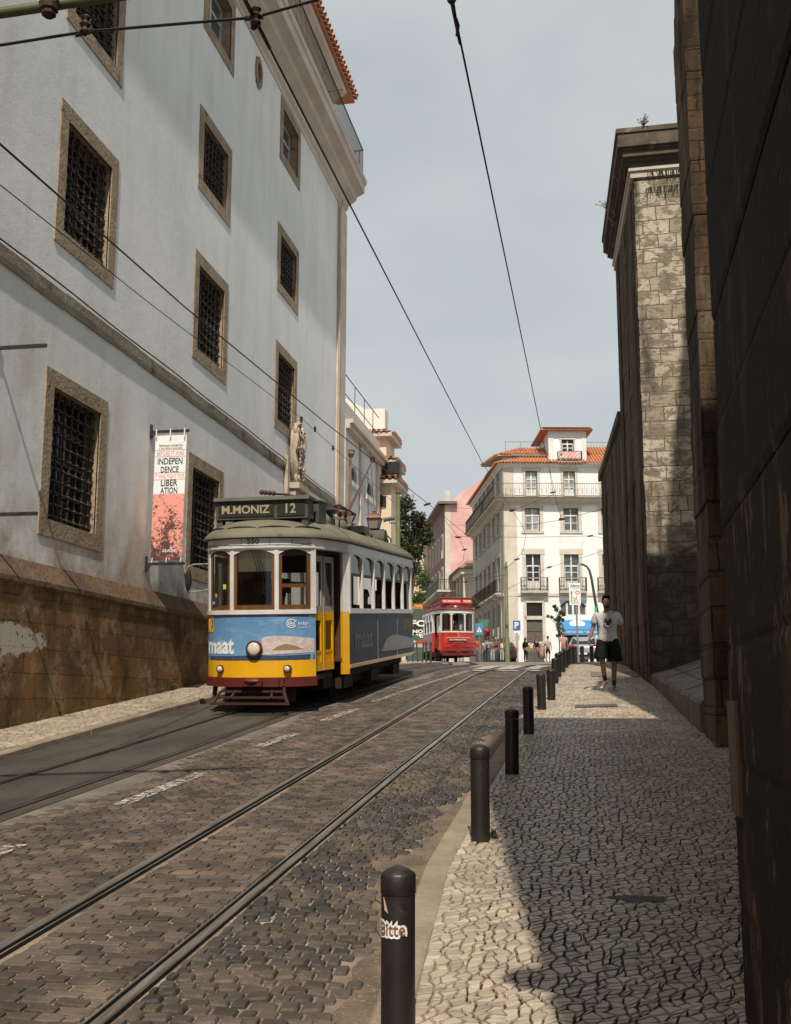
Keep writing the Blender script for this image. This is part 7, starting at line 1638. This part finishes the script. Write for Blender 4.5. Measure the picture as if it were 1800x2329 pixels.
def person(label, loc, rz, pose, skin, top, bottom, hair, shoe, h=1.75, sleeve=.5, leg=1.0, hairlong=0, skirt=False, detail=False, extra=None, sub=1, group=None, sleeveless=False):
    """local frame: faces -Y, x to the right of the picture.  pose overrides joints"""
    J = dict(pel=(0, 0, .93), wai=(0, .0, 1.06), che=(0, .01, 1.27), nb=(0, .015, 1.44), nk=(0, .0, 1.51), jaw=(0, -.025, 1.575), hd=(0, -.012, 1.655), tp=(0, -.005, 1.725),
             sL=(-.175, .01, 1.40), eL=(-.235, .03, 1.14), wL=(-.24, -.03, .90), sR=(.175, .01, 1.40), eR=(.235, .03, 1.14), wR=(.24, -.03, .90),
             hL=(-.09, 0, .89), kL=(-.10, -.02, .49), aL=(-.10, .02, .085), tL=(-.11, -.13, .03), hR=(.09, 0, .89), kR=(.10, -.02, .49), aR=(.10, .02, .085), tR=(.11, -.13, .03))
    J.update(pose or {}); k = h/1.75; J = {a: Vector(b) for a, b in J.items()}
    root = thing('person', label, 'person', loc, rz, group); root.scale = (k, k, k)
    mix = lambda a, b, f: J[a].lerp(J[b], f)
    ch = [[(J['pel'], (.14, .10)), (J['wai'], (.135, .10)), (J['che'], (.155, .11)), (J['nb'], (.075, .07)), (J['nk'], .052), (J['jaw'], (.062, .074)), (J['hd'], (.074, .092)), (J['tp'], (.045, .055))]]
    n0 = 8
    for s in 'LR':
        sh, el, wr = J['s'+s], J['e'+s], J['w'+s]; hd_ = (wr-el).normalized()
        palm = wr+hd_*.07
        ch.append([(2, 0), (sh, .058), (mix('s'+s, 'e'+s, .5), .047), (el, .040), (mix('e'+s, 'w'+s, .4), .036), (wr, .024), (palm, (.034, .018))]+([(wr+hd_*.14, (.028, .014))] if not detail else []))
    for s in 'LR':
        ch.append([(0, 0), (J['h'+s], .085), (mix('h'+s, 'k'+s, .5), .072), (J['k'+s], .052), (mix('k'+s, 'a'+s, .35), .052), (J['a'+s], .034), ])
    V, F = skin_grow(ch, 'body', 2 if detail else 1)
    mb = MB(); mb.add(V, F)
    # feet, nose, ears, fingers join the same mesh
    for s in 'LR':
        a, t_ = J['a'+s], J['t'+s]; d = (t_-a)
        V2, F2_ = skin_grow([[(a+Vector((0, .02, -.01)), .036), (a+d*.5+Vector((0, 0, -.01)), (.034, .032)), (t_, (.036, .022))]], 'f', 1); mb.add(V2, F2_)
    hc = J['hd']; fd = (J['jaw']-J['nk']); fwd = Vector((0, -1, 0)) if 'fwd' not in (pose or {}) else Vector(pose['fwd']).normalized(); rt = fwd.cross(Vector((0, 0, 1))).normalized()*-1
    Mx = Matrix((rt, -fwd, Vector((0, 0, 1)))).transposed()
    mb.ell(hc+fwd*.098+Vector((0, 0, -.028)), (.014, .020, .022), 8, 6, Mx)
    for s in (-1, 1): mb.ell(hc+rt*s*.078+Vector((0, 0, -.01))-fwd*.0, (.010, .02, .030), 8, 6, Mx)
    if detail:
        mb.ell(J['jaw']+fwd*.06+Vector((0, 0, -.008)), (.03, .025, .022), 8, 6, Mx)
        for s, sg in (('L', -1), ('R', 1)):
            el, wr = J['e'+s], J['w'+s]; hd_ = (wr-el).normalized(); side = Vector((0, -1, 0)); side = (side-hd_*side.dot(hd_)).normalized(); curl = Vector((-sg, 0, 0)); curl = (curl-hd_*curl.dot(hd_)).normalized()
            pal = wr+hd_*.085
            for i, (o_, l_) in enumerate(((.026, .070), (.009, .080), (-.009, .075), (-.025, .058))):
                b0 = pal+side*o_; pts = [(b0-hd_*.02, .0095), (b0+hd_*l_*.4+curl*.008, .0088), (b0+hd_*l_*.72+curl*.026, .0080), (b0+hd_*l_*.9+curl*.048, .0070)]; V2, F2_ = skin_grow([pts], 'f', 1); mb.add(V2, F2_)
            b0 = wr+hd_*.03+side*.022; V2, F2_ = skin_grow([[(b0, .011), (b0+side*.024+hd_*.025+curl*.01, .0105), (b0+side*.03+hd_*.055+curl*.022, .009)]], 'f', 1); mb.add(V2, F2_)
    body = mb.build('body', skin, root, True)
    # facial features
    e = MB()
    for s in (-1, 1): e.ell(hc+rt*s*.031+fwd*.086+Vector((0, 0, .002)), (.012, .008, .006), 8, 5, Mx)
    e.build('eye', flat('eye_dark', (.02, .015, .012)), body)
    e = MB(); e.ell(J['jaw']+fwd*.074+Vector((0, 0, .012)), (.022, .008, .006), 8, 5, Mx); e.build('mouth', flat('lip', (.24, .09, .07)), body)
    # hair
    hb = MB(); up = Vector((0, 0, 1))
    rings = []
    for j in range(8):
        th = math.pi*(.03+.62*j/7); ring = []
        for q in range(16):
            a = 2*math.pi*q/16; cf_ = math.cos(a); lim = 1.0
            dvec = rt*math.sin(a)*math.sin(th)*.088-fwd*cf_*math.sin(th)*.108+up*(math.cos(th)*.100)
            if cf_ < .1 and j > 2: dvec = dvec*.86+up*(.030*(j-2))*min(1, .3-cf_)        # hairline above the forehead
            ring.append(hc+up*.008+dvec*(1.0))
        rings.append(ring)
    hb.rings(rings)
    if hairlong:
        V2, F2_ = skin_grow([[(hc-fwd*.055+up*.03, (.075, .05)), (hc-fwd*.085-up*.10, (.08, .045)), (hc-fwd*.09-up*(.10+hairlong), (.055, .03))]], 'f', 1); hb.add(V2, F2_)
    hb.build('hair', hair, root, True)
    # top
    pad = .018
    wd = 1.16 if detail else 1.0
    shw = [[(J['pel']+Vector((0, 0, .02)), (.158*wd, .122)), (J['wai']+Vector((0, 0, .03)), (.152*wd, .118)), (J['che'], (.170*wd, .128)), (J['nb']+Vector((0, 0, -.03)), (.155 if detail else .125, .10 if detail else .082)), (J['nb']+Vector((0, 0, .03 if detail else .012)), (.078, .075) if detail else (.066, .060))]]
    if detail: shw[0].insert(0, (J['pel']+Vector((0, 0, -.10)), (.225, .160))); shw[0][1] = (J['pel']+Vector((0, 0, .05)), (.200, .142))
    if not sleeveless:
        for s in 'LR':
            L_ = [(3 if detail else 2, 0), (J['s'+s]+Vector((0, 0, .012 if detail else 0)), .080 if detail else .078), (mix('s'+s, 'e'+s, min(1, sleeve)*.5), .078 if detail else .070), (mix('s'+s, 'e'+s, min(1, sleeve)), .078 if detail else .066)]
            if sleeve > 1: L_ += [(mix('e'+s, 'w'+s, .5), .048), (mix('e'+s, 'w'+s, .9), .036)]
            shw.append(L_)
    V2, F2_ = skin_grow(shw, 't', 2 if detail else 1); tb_ = MB(); tb_.add(V2, F2_)
    shirt = tb_.build('shirt' if not skirt else 'blouse', top, root, True)
    # bottom
    bt = MB()
    if skirt:
        rg = []
        for z, rx_, ry_ in ((.12, .14, .11), (0, .165, .125), (-.25, .20, .16), (-.25-.4*leg, .22, .19)): rg.append([J['pel']+Vector((math.cos(2*math.pi*q/14)*rx_*(1+.04*(q % 2)), math.sin(2*math.pi*q/14)*ry_, z)) for q in range(14)])
        bt.rings(rg)
    else:
        g2 = [[(J['pel']+Vector((0, 0, .04)), (.155, .115)), (J['pel']+Vector((0, 0, -.02)), (.165, .12))]]
        f = leg
        for s in 'LR':
            L_ = [(1, 0), (J['h'+s]+Vector((0, 0, -.03)), .105 if detail else .10)]
            if f <= .5: L_ += [(mix('h'+s, 'k'+s, .5), .132 if detail else .09), (mix('h'+s, 'k'+s, .86), .138 if detail else .085)]
            else: L_ += [(mix('h'+s, 'k'+s, .5), .085), (J['k'+s], .065), (mix('k'+s, 'a'+s, .5), .058), (mix('k'+s, 'a'+s, .93), .05)]
            g2.append(L_)
        if detail:
            for s, sg in (('L', -1), ('R', 1)):
                hp, kn = J['h'+s], J['k'+s]; rg = []
                for f, rx_, ry_ in ((-.12, .09, .11), (.0, .105, .125), (.3, .116, .132), (.6, .124, .136), (.84, .130, .138), (.86, .122, .130)):
                    c_ = hp.lerp(kn, f)+Vector((sg*.012*(1+f), 0, 0)); rg.append([c_+Vector((math.cos(2*math.pi*q/18)*rx_*(1+.035*math.sin(q*2.1+f*3)), math.sin(2*math.pi*q/18)*ry_, .006*math.sin(q*1.7))) for q in range(18)])
                bt.rings(rg, caps=False)
            rg = [[J['pel']+Vector((math.cos(2*math.pi*q/18)*a_, math.sin(2*math.pi*q/18)*b_, z)) for q in range(18)] for a_, b_, z in ((.16, .115, .02), (.185, .125, -.02), (.20, .135, -.06), (.19, .13, -.12), (.10, .10, -.17))]; bt.rings(rg)
        else: V2, F2_ = skin_grow(g2, 'b', 1); bt.add(V2, F2_)
    bt.build('skirt' if skirt else ('shorts' if leg <= .5 else 'trousers'), bottom, root, True)
    for s in 'LR':
        sm = MB(); a, t_ = J['a'+s], J['t'+s]; d = t_-a
        V2, F2_ = skin_grow([[(a+Vector((0, .035, -.03)), (.044, .040)), (a+d*.45+Vector((0, 0, -.02)), (.045, .040)), (t_+Vector((0, 0, .002)), (.048, .030)), (t_+d.normalized()*.035, (.036, .022))]], 'sh', 1); sm.add(V2, F2_)
        so_ = sm.build('shoe', shoe[0], root, True)
        if detail:
            so_['label'] = 'grey and white trainer'
            q = MB(); V2, F2_ = skin_grow([[(t_+Vector((0, .0, .012)), (.046, .026)), (t_+d.normalized()*.043+Vector((0, 0, -.002)), (.042, .024))]], 'tc', 1); q.add(V2, F2_); q.build('toe_cap', shoe[1], so_, True)
            q = MB(); V2, F2_ = skin_grow([[(mix('k'+s, 'a'+s, .62), .050), (mix('k'+s, 'a'+s, .85), .042), (a, .042)]], 'sk', 1); q.add(V2, F2_); q.build('sock', M['black'], root, True)
    if extra: extra(root, J, shirt)
    return root
cloth = lambda n, c, c2=None: M.get(n) or M.setdefault(n, mat(n, c, c2 or tuple(x*.8 for x in c), 5, rough=.95, spec=.1, bump=.3, bscale=14, bdist=.03))
HB = flat('dark_hair', (.018, .012, .008), .7); HBR = flat('brown_hair', (.07, .035, .018), .7); HBL = flat('blond_hair', (.30, .20, .10), .7)
# the walking man
def man_extra(root, J, shirt):
    c = J['che']; fy = -.168
    def tf(x, z): return Vector((c.x+x, c.y+fy+.5*x*x*1.4+.02*abs(z), c.z+z))
    a = MB(); a.add([tf(.075*math.cos(q*.314)*(1 if math.sin(q*.314) > 0 else .93), -.03+.085*math.sin(q*.314)) for q in range(20)], [tuple(range(20))]); hm = a.build('helmet_print', flat('print_dark', (.035, .035, .035)), shirt)
    sh_ = lambda x, z: tf(x, z)+Vector((0, -.003, 0))
    a = MB(); a.add([sh_(.072*math.cos(q*.314), -.03+.040+.042*math.sin(q*.314)) for q in range(11)], [tuple(range(11))]); a.build('print_crown', flat('print_brown', (.17, .07, .05)), hm)
    sh2 = lambda x, z: tf(x, z)+Vector((0, -.006, 0))
    a = MB(); a.add([sh2(-.008, .008), sh2(.010, .008), sh2(.010, .055), sh2(-.008, .055)], [(0, 1, 2, 3)])
    for s in (-1, 1): a.add([sh2(s*.062, -.04), sh2(s*.050, -.035), sh2(s*.028, -.095), sh2(s*.040, -.10)], [(0, 1, 2, 3)])
    a.add([sh2(-.03, -.085), sh2(.03, -.085), sh2(.012, -.112), sh2(-.012, -.112)], [(0, 1, 2, 3)]); a.build('print_white', M['white'], hm)
    a = MB(); a.text('RACING', lambda x, z: tf(x, z-.17), .20, .045, -.0); a.tube([tf(.10*math.cos(q), .02+.12*math.sin(q)) for q in [.35+.24*k for k in range(11)]], .003, 3); a.build('faint_lettering', flat('faint_print', (.45, .38, .34)), shirt)
my = 21.0; mx_ = PY(1384, 1500, my).x
man = person('bearded man in pale grey printed T-shirt and black shorts walking down the pavement looking down', (mx_, my, zg(my)+KH+.004), .06,
    dict(tp=(-.015, -.05, 1.705), hd=(-.014, -.05, 1.635), jaw=(-.018, -.085, 1.56), nk=(-.004, -.015, 1.50), sL=(-.20, .01, 1.385), sR=(.20, .01, 1.385), eL=(-.262, .05, 1.14), wL=(-.335, -.11, .95), eR=(.255, .07, 1.13), wR=(.275, .09, .885),
         hL=(-.09, 0, .90), kL=(-.115, -.14, .54), aL=(-.065, .06, .185), tL=(-.135, -.06, .07), hR=(.09, 0, .90), kR=(.10, -.03, .48), aR=(.09, .0, .085), tR=(.115, -.16, .035)),
    SKIN2, cloth('grey_tee', (.50, .48, .47)), cloth('black_shorts', (.012, .012, .012)), HB, (flat('trainer_grey', (.10, .11, .10)), flat('trainer_white', (.50, .53, .50))), h=1.76, sleeve=.74, leg=.5, detail=True, extra=man_extra)
def beard(root, J):
    a = MB(); a.ell(J['jaw']+Vector((0, -.035, -.016)), (.058, .055, .042), 10, 7); a.build('beard', HB, root, True)
beard(man, {k: Vector(v) for k, v in dict(jaw=(-.018, -.085, 1.56)).items()})
# people far up the street.  (crop x of centre, top y, foot y, distance, ...)
def far(label, cx, ytop, yfoot, y, rz, **k):
    px, pt = CR2(cx, ytop); q = PY(px, pt, y); z0 = zg(y) if y > 41 else zg(y)+KH
    h = max(1.5, min(1.86, q.z-z0)); return person(label, (XY(px, y), y, z0), rz, k.pop('pose', {}), k.pop('skin', SKIN), k.pop('top'), k.pop('bottom'), k.pop('hair', HB), k.pop('shoe', (M['black'], M['black'])), h=h, **k)
BK = cloth('black_cloth', (.014, .014, .016)); WH = cloth('white_cloth', (.66, .64, .60)); PK = cloth('pink_cloth', (.60, .30, .28)); BG = cloth('beige_cloth', (.52, .44, .36)); GN = cloth('sage_cloth', (.38, .44, .38)); JN = cloth('denim_cloth', (.06, .09, .15)); GY = cloth('grey_cloth', (.16, .16, .16)); FL = mat('floral_cloth', (.50, .33, .28), (.25, .10, .09), 22, rough=.9); PKT = cloth('rose_cloth', (.52, .36, .33)); OR = cloth('orange_cloth', (.6, .22, .06))
def bag(c, s, m, name='bag'):
    def f(root, J, sh):
        a = MB(); a.box(c, s, taper=.8); a.tube([(c[0], c[1], c[2]+s[2]/2), (c[0]*.5, c[1]*.5, 1.42)], .012, 4); a.build(name, m, root)
    return f
bent = dict(eL=(-.25, -.02, 1.17), wL=(-.13, -.20, 1.20)); phone = dict(eR=(.24, -.08, 1.17), wR=(.08, -.24, 1.32), eL=(-.24, -.08, 1.17), wL=(-.08, -.24, 1.30))
far('woman in black with long dark hair and a tan shoulder bag near the crossing', 1000, 575, 760, 72, 2.4, top=BK, bottom=BK, hairlong=.22, sleeve=1.6, extra=bag((-.26, .0, .95), (.26, .14, .34), flat('tan_bag', (.35, .22, .12))))
far('woman with sunglasses half hidden behind the woman in black', 1043, 585, 745, 76, .3, top=WH, bottom=GY, hair=HBR, hairlong=.12, pose=bent)
far('man in black T-shirt and grey jeans standing with arm bent', 1088, 570, 760, 72, -.3, top=BK, bottom=GY, hair=HB, sleeve=.6, pose=bent)
far('blonde woman in white top and pink floral skirt', 1127, 572, 762, 71.5, .5, top=WH, bottom=FL, hair=HBL, hairlong=.18, skirt=True, leg=1.1, pose=phone)
far('woman in beige T-shirt and black shorts seen from behind', 1172, 562, 760, 71, 2.8, top=BG, bottom=BK, hair=HBR, sleeve=.9, leg=.5)
far('stout man in pink shirt seen from behind by the bollards', 1293, 545, 770, 58, 3.0, top=PK, bottom=GY, hair=flat('grey_hair', (.2, .17, .15)), sleeve=.7)
far('person with pale green backpack behind the litter bin', 708, 592, 740, 69, 3.0, top=GN, bottom=JN, hair=HBR, extra=bag((0, .20, 1.22), (.34, .18, .44), flat('pale_pack', (.36, .42, .42)), 'backpack'))
far('person in mustard top facing the camera beside the litter bin', 745, 580, 740, 70, .4, top=cloth('mustard_cloth', (.28, .21, .12)), bottom=BG, hair=HB, pose=phone)
far('person in white cap and dark dress holding up a phone', 776, 590, 742, 69, .9, top=cloth('navy_cloth', (.05, .06, .09)), bottom=JN, hair=M['white'], pose=phone)
far('dark haired woman in black by the shopfront corner', 797, 588, 738, 72, 1.5, top=BK, bottom=BK, hair=HB, hairlong=.2)
far('woman in white sleeveless top with long brown hair nearest the dark car', 818, 588, 742, 71, 2.7, top=WH, bottom=BG, hair=HBR, hairlong=.2, sleeveless=True)
far('person in white shirt standing in the shade by the shops', 690, 598, 735, 73, .2, top=WH, bottom=BK, hair=HB)
far('person with red top at the right side of the red tram', 628, 592, 735, 67, .2, top=cloth('red_cloth', (.5, .06, .05)), bottom=GY, hair=HB)
# passengers and drivers (seated inside the trams)
def in_tram(root, T, rz, rx, x, y, z, rot, label, **k):
    m = Matrix.Translation(T) @ Matrix.Rotation(rz, 4, 'Z') @ Matrix.Rotation(rx, 4, 'X'); p = m @ Vector((x, y, z))
    sit = dict(kL=(-.12, -.40, .95), aL=(-.12, -.42, .50), tL=(-.12, -.55, .46), kR=(.12, -.40, .95), aR=(.12, -.42, .50), tR=(.12, -.55, .46), eL=(-.25, -.08, 1.16), wL=(-.16, -.28, 1.10), eR=(.25, -.08, 1.16), wR=(.16, -.28, 1.10))
    sit.update(k.pop('pose', {}))
    return person(label, p, rot, sit, k.pop('skin', SKIN), k.pop('top'), k.pop('bottom', JN), k.pop('hair', HB), (M['black'], M['black']), h=1.7, **k)
for x, y, rt_, tp_c, lb_, hr in ((.62, 3.45, .25, OR, 'passenger with bare arm resting in the second side window of the yellow tram', HB),
                           (.62, 5.55, .1, GN, 'passenger in sage green shirt leaning at the fourth side window of the yellow tram', HBR),
                           (.62, 6.75, .15, cloth('sky_cloth', (.45, .52, .60)), 'passenger in pale blue shirt at the fifth side window of the yellow tram', HB)):
    in_tram(tram, T1, RZ1, PITCHT, x, y, .40, rt_, lb_, top=tp_c, hair=hr, pose=dict(eR=(.36, -.10, 1.20), wR=(.42, -.34, 1.26)))
person('driver in dark uniform standing at the controls of the yellow tram', (Matrix.Translation(T1) @ Matrix.Rotation(PITCHT, 4, 'X')) @ Vector((.05, 1.15, .84)), 0, phone, SKIN2, JN, BK, HB, (M['black'], M['black']), h=1.7)
person('driver in pale shirt behind the middle window of the red tram', (Matrix.Translation(TR2) @ Matrix.Rotation(RZ2, 4, 'Z')) @ Vector((0, 1.0, .84)), RZ2, {}, SKIN2, cloth('pale_shirt', (.35, .35, .36)), BK, HB, (M['black'], M['black']), h=1.6)
# ================================================================== CARS
def make_car(label, loc, rz, paint, L_=4.2, Wd=1.76, H_=1.46, estate=True, plate=True):
    """local: rear end at y=0 facing -Y, length along +Y"""
    root = thing('parked_car', label, 'car', loc, rz)
    prof = [(.02, .55), (.0, .80), (.10, .98), (.16, 1.02), (.52, H_-.06), (.75, H_), (2.1, H_), (2.9, 1.02), (3.9, .86), (L_-.02, .66), (L_, .40), (L_-.1, .26), (.1, .26), (.0, .38)]
    mb = MB(); n = len(prof); rings = []
    for f in (-1, -.94, -.80, -.4, 0, .4, .80, .94, 1):
        ring = []
        for y, z in prof:
            tuck = .0 if z < .9 else (z-.9)*.36; x = f*Wd/2; x = x-math.copysign(tuck, x)*abs(f)**3 if f else 0
            zz = z-(.05 if abs(f) == 1 and z > 1.2 else 0); yy_ = y+(.10*abs(f)**4 if y < 1.5 else -.10*abs(f)**4); ring.append((x, yy_, zz))
        rings.append(ring)
    mb.rings(rings); body = mb.build('body', paint, root, 35)
    g = MB(); w_ = Wd/2-.24; g.add([(-w_-.06, .155, 1.05), (w_+.06, .155, 1.05), (w_-.02, .53, H_-.09), (-w_+.02, .53, H_-.09)], [(0, 1, 2, 3)]); g.build('rear_window', M['darkpane'], root)
    for s in (-1, 1):
        g = MB(); x = s*(Wd/2-.035); xt = s*(Wd/2-.165)
        g.add([(x, .70, 1.03), (x, 2.75, 1.03), (xt, 2.15, H_-.10), (xt, .90, H_-.10)], [(0, 1, 2, 3)]); g.build('side_window', M['darkpane'], root)
        g = MB(); g.prism([(.72, .05+.74), (.90, .78), (.93, .96), (.74, 1.0), (.38, .93)], lambda x, z, y: Vector((s*x*(Wd/1.82), y+(.10 if abs(x) > .7 else 0), z)), -.012, .08); g.build('tail_light', flat('tail_red', (.50, .02, .02), .2), root)
        for y in (.75, L_-.85):
            g = MB(); g.lathe((s*(Wd/2-.09), y, .32), [(.05, -.10), (.31, -.10), (.33, -.06), (.33, .07), (.30, .10), (.05, .10)], 16, 'x'); wh = g.build('wheel', M['rubber'], root, 40)
            g = MB(); g.lathe((s*(Wd/2-.09)+s*.09, y, .32), [(.02, -.02), (.20, -.02), (.21, .015), (.04, .02)], 12, 'x'); g.build('rim', M['steel'], wh)
        g = MB(); g.ell((s*(Wd/2+.06), 2.75, 1.02), (.09, .06, .07), 8, 6); g.build('wing_mirror', paint, root)
    g = MB(); g.prism([(-.03, .28), (-.045, .42), (-.03, .52), (.1, .52), (.1, .28)], lambda y, z, x: Vector((x, y, z)), -Wd/2+.12, Wd/2-.12); g.build('rear_bumper', M['rubber'], root)
    if plate:
        g = MB(); g.box((0, -.052, .46), (.50, .01, .11)); g.build('number_plate', M['white'], root)
        g = MB(); g.ell((0, -.005, .86), (.06, .02, .03), 8, 5); g.build('badge', M['steel'], root)
        g = MB(); g.tube([(0, .15, 1.16), (.22, .13, 1.10)], .01, 4); g.build('rear_wiper', M['black'], root)
    return root
silver = mat('silver_car_paint', (.45, .46, .46), (.42, .43, .43), 2, rough=.25, metal=.6, coat=.5); darkcar = mat('dark_car_paint', (.025, .028, .025), (.02, .022, .02), 2, rough=.25, metal=.3, coat=.6)
cy_ = 68.0; make_car('silver estate car seen from behind beyond the bollards at the right', (XY(1327, cy_), cy_, zg(cy_)+.02), -.10, silver, Wd=1.82, H_=1.50)
cy_ = 77.0; make_car('dark green small car parked at an angle by the waiting people', (XY(CR2(868, 700)[0], cy_), cy_, zg(cy_)), .42, darkcar, L_=3.4, Wd=1.45, H_=1.44, plate=False)
cy_ = 83; make_car('pale silver car with red tail lights behind the small dark car', (XY(CR2(1000, 700)[0], cy_), cy_, zg(cy_)), .30, silver, Wd=1.72, H_=1.42)
cy_ = 72.0; make_car('white van-like car partly hidden at the left of the red tram', (XY(CR2(236, 660)[0], cy_), cy_, zg(cy_)), .25, flat('white_car_paint', (.7, .7, .7), .3), Wd=1.8, H_=1.75)
# ================================================================== OVERHEAD WIRES
def wire(label, pts, r=.012, sag=0, name='overhead_wire', cat='wire', fit=None):
    P_ = []
    for a, b_ in zip(pts, pts[1:]):
        a, b_ = Vector(a), Vector(b_)
        for k in range(8): f = k/8; p = a.lerp(b_, f); p.z -= sag*4*f*(1-f); P_.append(p)
    P_.append(Vector(pts[-1])); o = thing(name, label, cat, P_[0]); mb = MB(); mb.tube([p-P_[0] for p in P_], r, 5); mb.build('cable', M['cable'], o)
    if fit: fit(o, P_[0])
    return o
def insul(o, base, p, s=1.0, up=True):
    p = Vector(p)-base; mb = MB(); mb.lathe(tuple(p+Vector((0, 0, -.10*s))), [(.02*s, 0), (.045*s, .02*s), (.03*s, .05*s), (.05*s, .08*s), (.03*s, .11*s), (.045*s, .14*s), (.015*s, .17*s)], 8); mb.build('insulator', M['ceramic'], o)
def clamp(o, base, p, d, s=1.0, m=None):
    p = Vector(p)-base; d = Vector(d).normalized(); mb = MB(); mb.tube([p-d*.10*s, p+d*.10*s], .028*s, 6); mb.ell(tuple(p), (.04*s, .04*s, .04*s), 6, 4); mb.build('clamp', m or M['rust'], o)
A0, A1, A2 = PY(545, 0, 7.0)+Vector((0, -.0, 0)), PY(578, 40, 7.35), PY(1095, 1048, 30.0)
Aend = PY(1165, 1160, 62.0)
def fitA(o, b):
    mb = MB(); d = (A2-A1).normalized(); mb.tube([A1-b-d*.25, A1-b+d*.45], .017, 6); mb.build('wire_splice', M['iron'], o); clamp(o, b, A1, (1, .1, .05), .7); insul(o, b, A1+Vector((0, 0, -.04)), .6); clamp(o, b, PY(1166, 1160, 61), (1, 0, 0), 1.6)
wire('thick tram wire running from the top left junction down the middle of the sky', [A1+(A1-A2).normalized()*4, A1, A2, Aend], .0095, .0, fit=fitA)
B0, B1, B2 = PY(1028, 0, 7.0), PY(1046, 100, 7.6), PY(1232, 985, 26.0)
def fitB(o, b):
    mb = MB(); mb.tube([B0-b, B1-b], [.017, .009], 6); mb.ell(tuple(B0-b), (.035, .035, .03), 6, 4); mb.tube([PY(1036, 40, 7.2)-b, PY(1042, 58, 7.3)-b, PY(1040, 80, 7.45)-b], .014, 5); mb.build('feeder_splice', M['iron'], o); clamp(o, b, PY(1278, 1180, 61), (1, 0, 0), 1.6)
wire('tram wire dropping from the top centre of the picture toward the white corner house', [B0+(B0-B2).normalized()*3, B0, B2, PY(1249, 1062, 45), PY(1277, 1181, 62)], .0085, 0, fit=fitB)
C0, C1, C2_, C3 = PY(-60, 270, 8.0), PY(423, 700, 15.5), PY(740, 961, 24.0), PY(848, 1046, 29.0)
wire('tram wire above the yellow tram crossing the big white wall', [C0, PY(0, 327, 8.7), C1, C2_, C3, PY(1000, 1166, 44), PY(1090, 1240, 75)], .012, 0, fit=lambda o, b: (clamp(o, b, PY(972, 1147, 40), (1, 0, .3), 1.3), clamp(o, b, PY(1043, 1222, 60), (1, 0, 0), 1.6)))
wire('thin span wire with small insulators below the tram wire on the white wall', [PY(-60, 370, 9.6), PY(0, 420, 10.2), PY(354, 700, 15.8), PY(686, 951, 27), PY(758, 1016, 30.5), PY(895, 1142, 36.5)], .007, 0,
     fit=lambda o, b: (insul(o, b, PY(686, 953, 27), 1), insul(o, b, PY(717, 975, 28.5), .9), insul(o, b, PY(758, 1018, 30.5), .9)))
# bracket arm and cross span in the top left corner
ar = thing('wire_bracket_arm', 'thick green bracket arm with clamp across the top left corner', 'bracket arm', PY(-200, 76, 6.6)); b = Vector(ar.location)
e0, e1 = PY(-600, 118, 6.6), PY(420, -32, 7.2); mb = MB(); mb.tube([e0-b, e1-b], .042, 10); mb.build('arm', mat('arm_green_paint', (.07, .085, .03), (.10, .11, .05), 5, rough=.5), ar, 60)
q = PY(112, 20, 6.95)-b; mb = MB(); mb.lathe(tuple(q+Vector((0, 0, -.07))), [(.03, 0), (.055, .02), (.055, .05), (.07, .06), (.07, .11), (.04, .13)], 8); mb.tube([q+Vector((-.07, 0, .05)), q+Vector((.07, 0, .04))], .03, 6); mb.build('clamp', M['rust'], ar)
wire('dark cross span wire with brown insulators sloping across the upper left windows', [PY(-600, 200, 6.7), PY(0, 103, 7.0), PY(195, 72, 7.1), A1, PY(720, 0, 7.4), PY(900, -60, 7.6)], .012, 0, fit=lambda o, b: (insul(o, b, PY(195, 52, 7.1), .95), clamp(o, b, PY(192, 74, 7.1), (1, 0, .15), .7), insul(o, b, PY(583, 32, 7.33), .95)))
# spans between the far houses
far_w = [('thin span wire from the pink gable to the right tram wire', [PY(1025, 1154, 80), PY(1165, 1162, 61), PY(1262, 1124, 61)]),
         ('thin span wire crossing in front of the white corner house first floor', [PY(1020, 1194, 80), PY(1192, 1197, 61), PY(1278, 1182, 61), PY(1400, 1150, 60)]),
         ('thin span wire crossing low in front of the white corner house', [PY(1030, 1220, 80), PY(1196, 1222, 61), PY(1343, 1219, 60), PY(1420, 1230, 60)]),
         ('curved tram wire bending left above the olive pole', [PY(1165, 1160, 61), PY(1191, 1200, 61), PY(1196, 1222, 61), PY(1191, 1250, 61), PY(1176, 1272, 61), PY(1154, 1291, 64), PY(1110, 1308, 66), PY(1055, 1318, 67)]),
         ('pale straight span wire between the low brown house and the olive pole', [PY(960, 1322, 70), PY(1060, 1323, 68), PY(1153, 1307, 66)]),
         ('tram wire curving down in front of the pink wall', [PY(1000, 1166, 60), PY(1022, 1195, 62), PY(1043, 1222, 62), PY(1057, 1250, 62), PY(1054, 1275, 62), PY(1042, 1285, 62)]),
         ('short drop wire over the white house upper floor', [PY(1249, 1062, 60), PY(1258, 1120, 60), PY(1278, 1181, 60)]),
         ('low span wire in front of the white house ground floor', [PY(1154, 1340, 66), PY(1250, 1290, 63), PY(1400, 1245, 60)])]
for lb_, pts in far_w:
    wire(lb_, pts, .011, .0, fit=(lambda o, b, pts=pts: clamp(o, b, pts[len(pts)//2], (1, .2, .2), 1.5)))
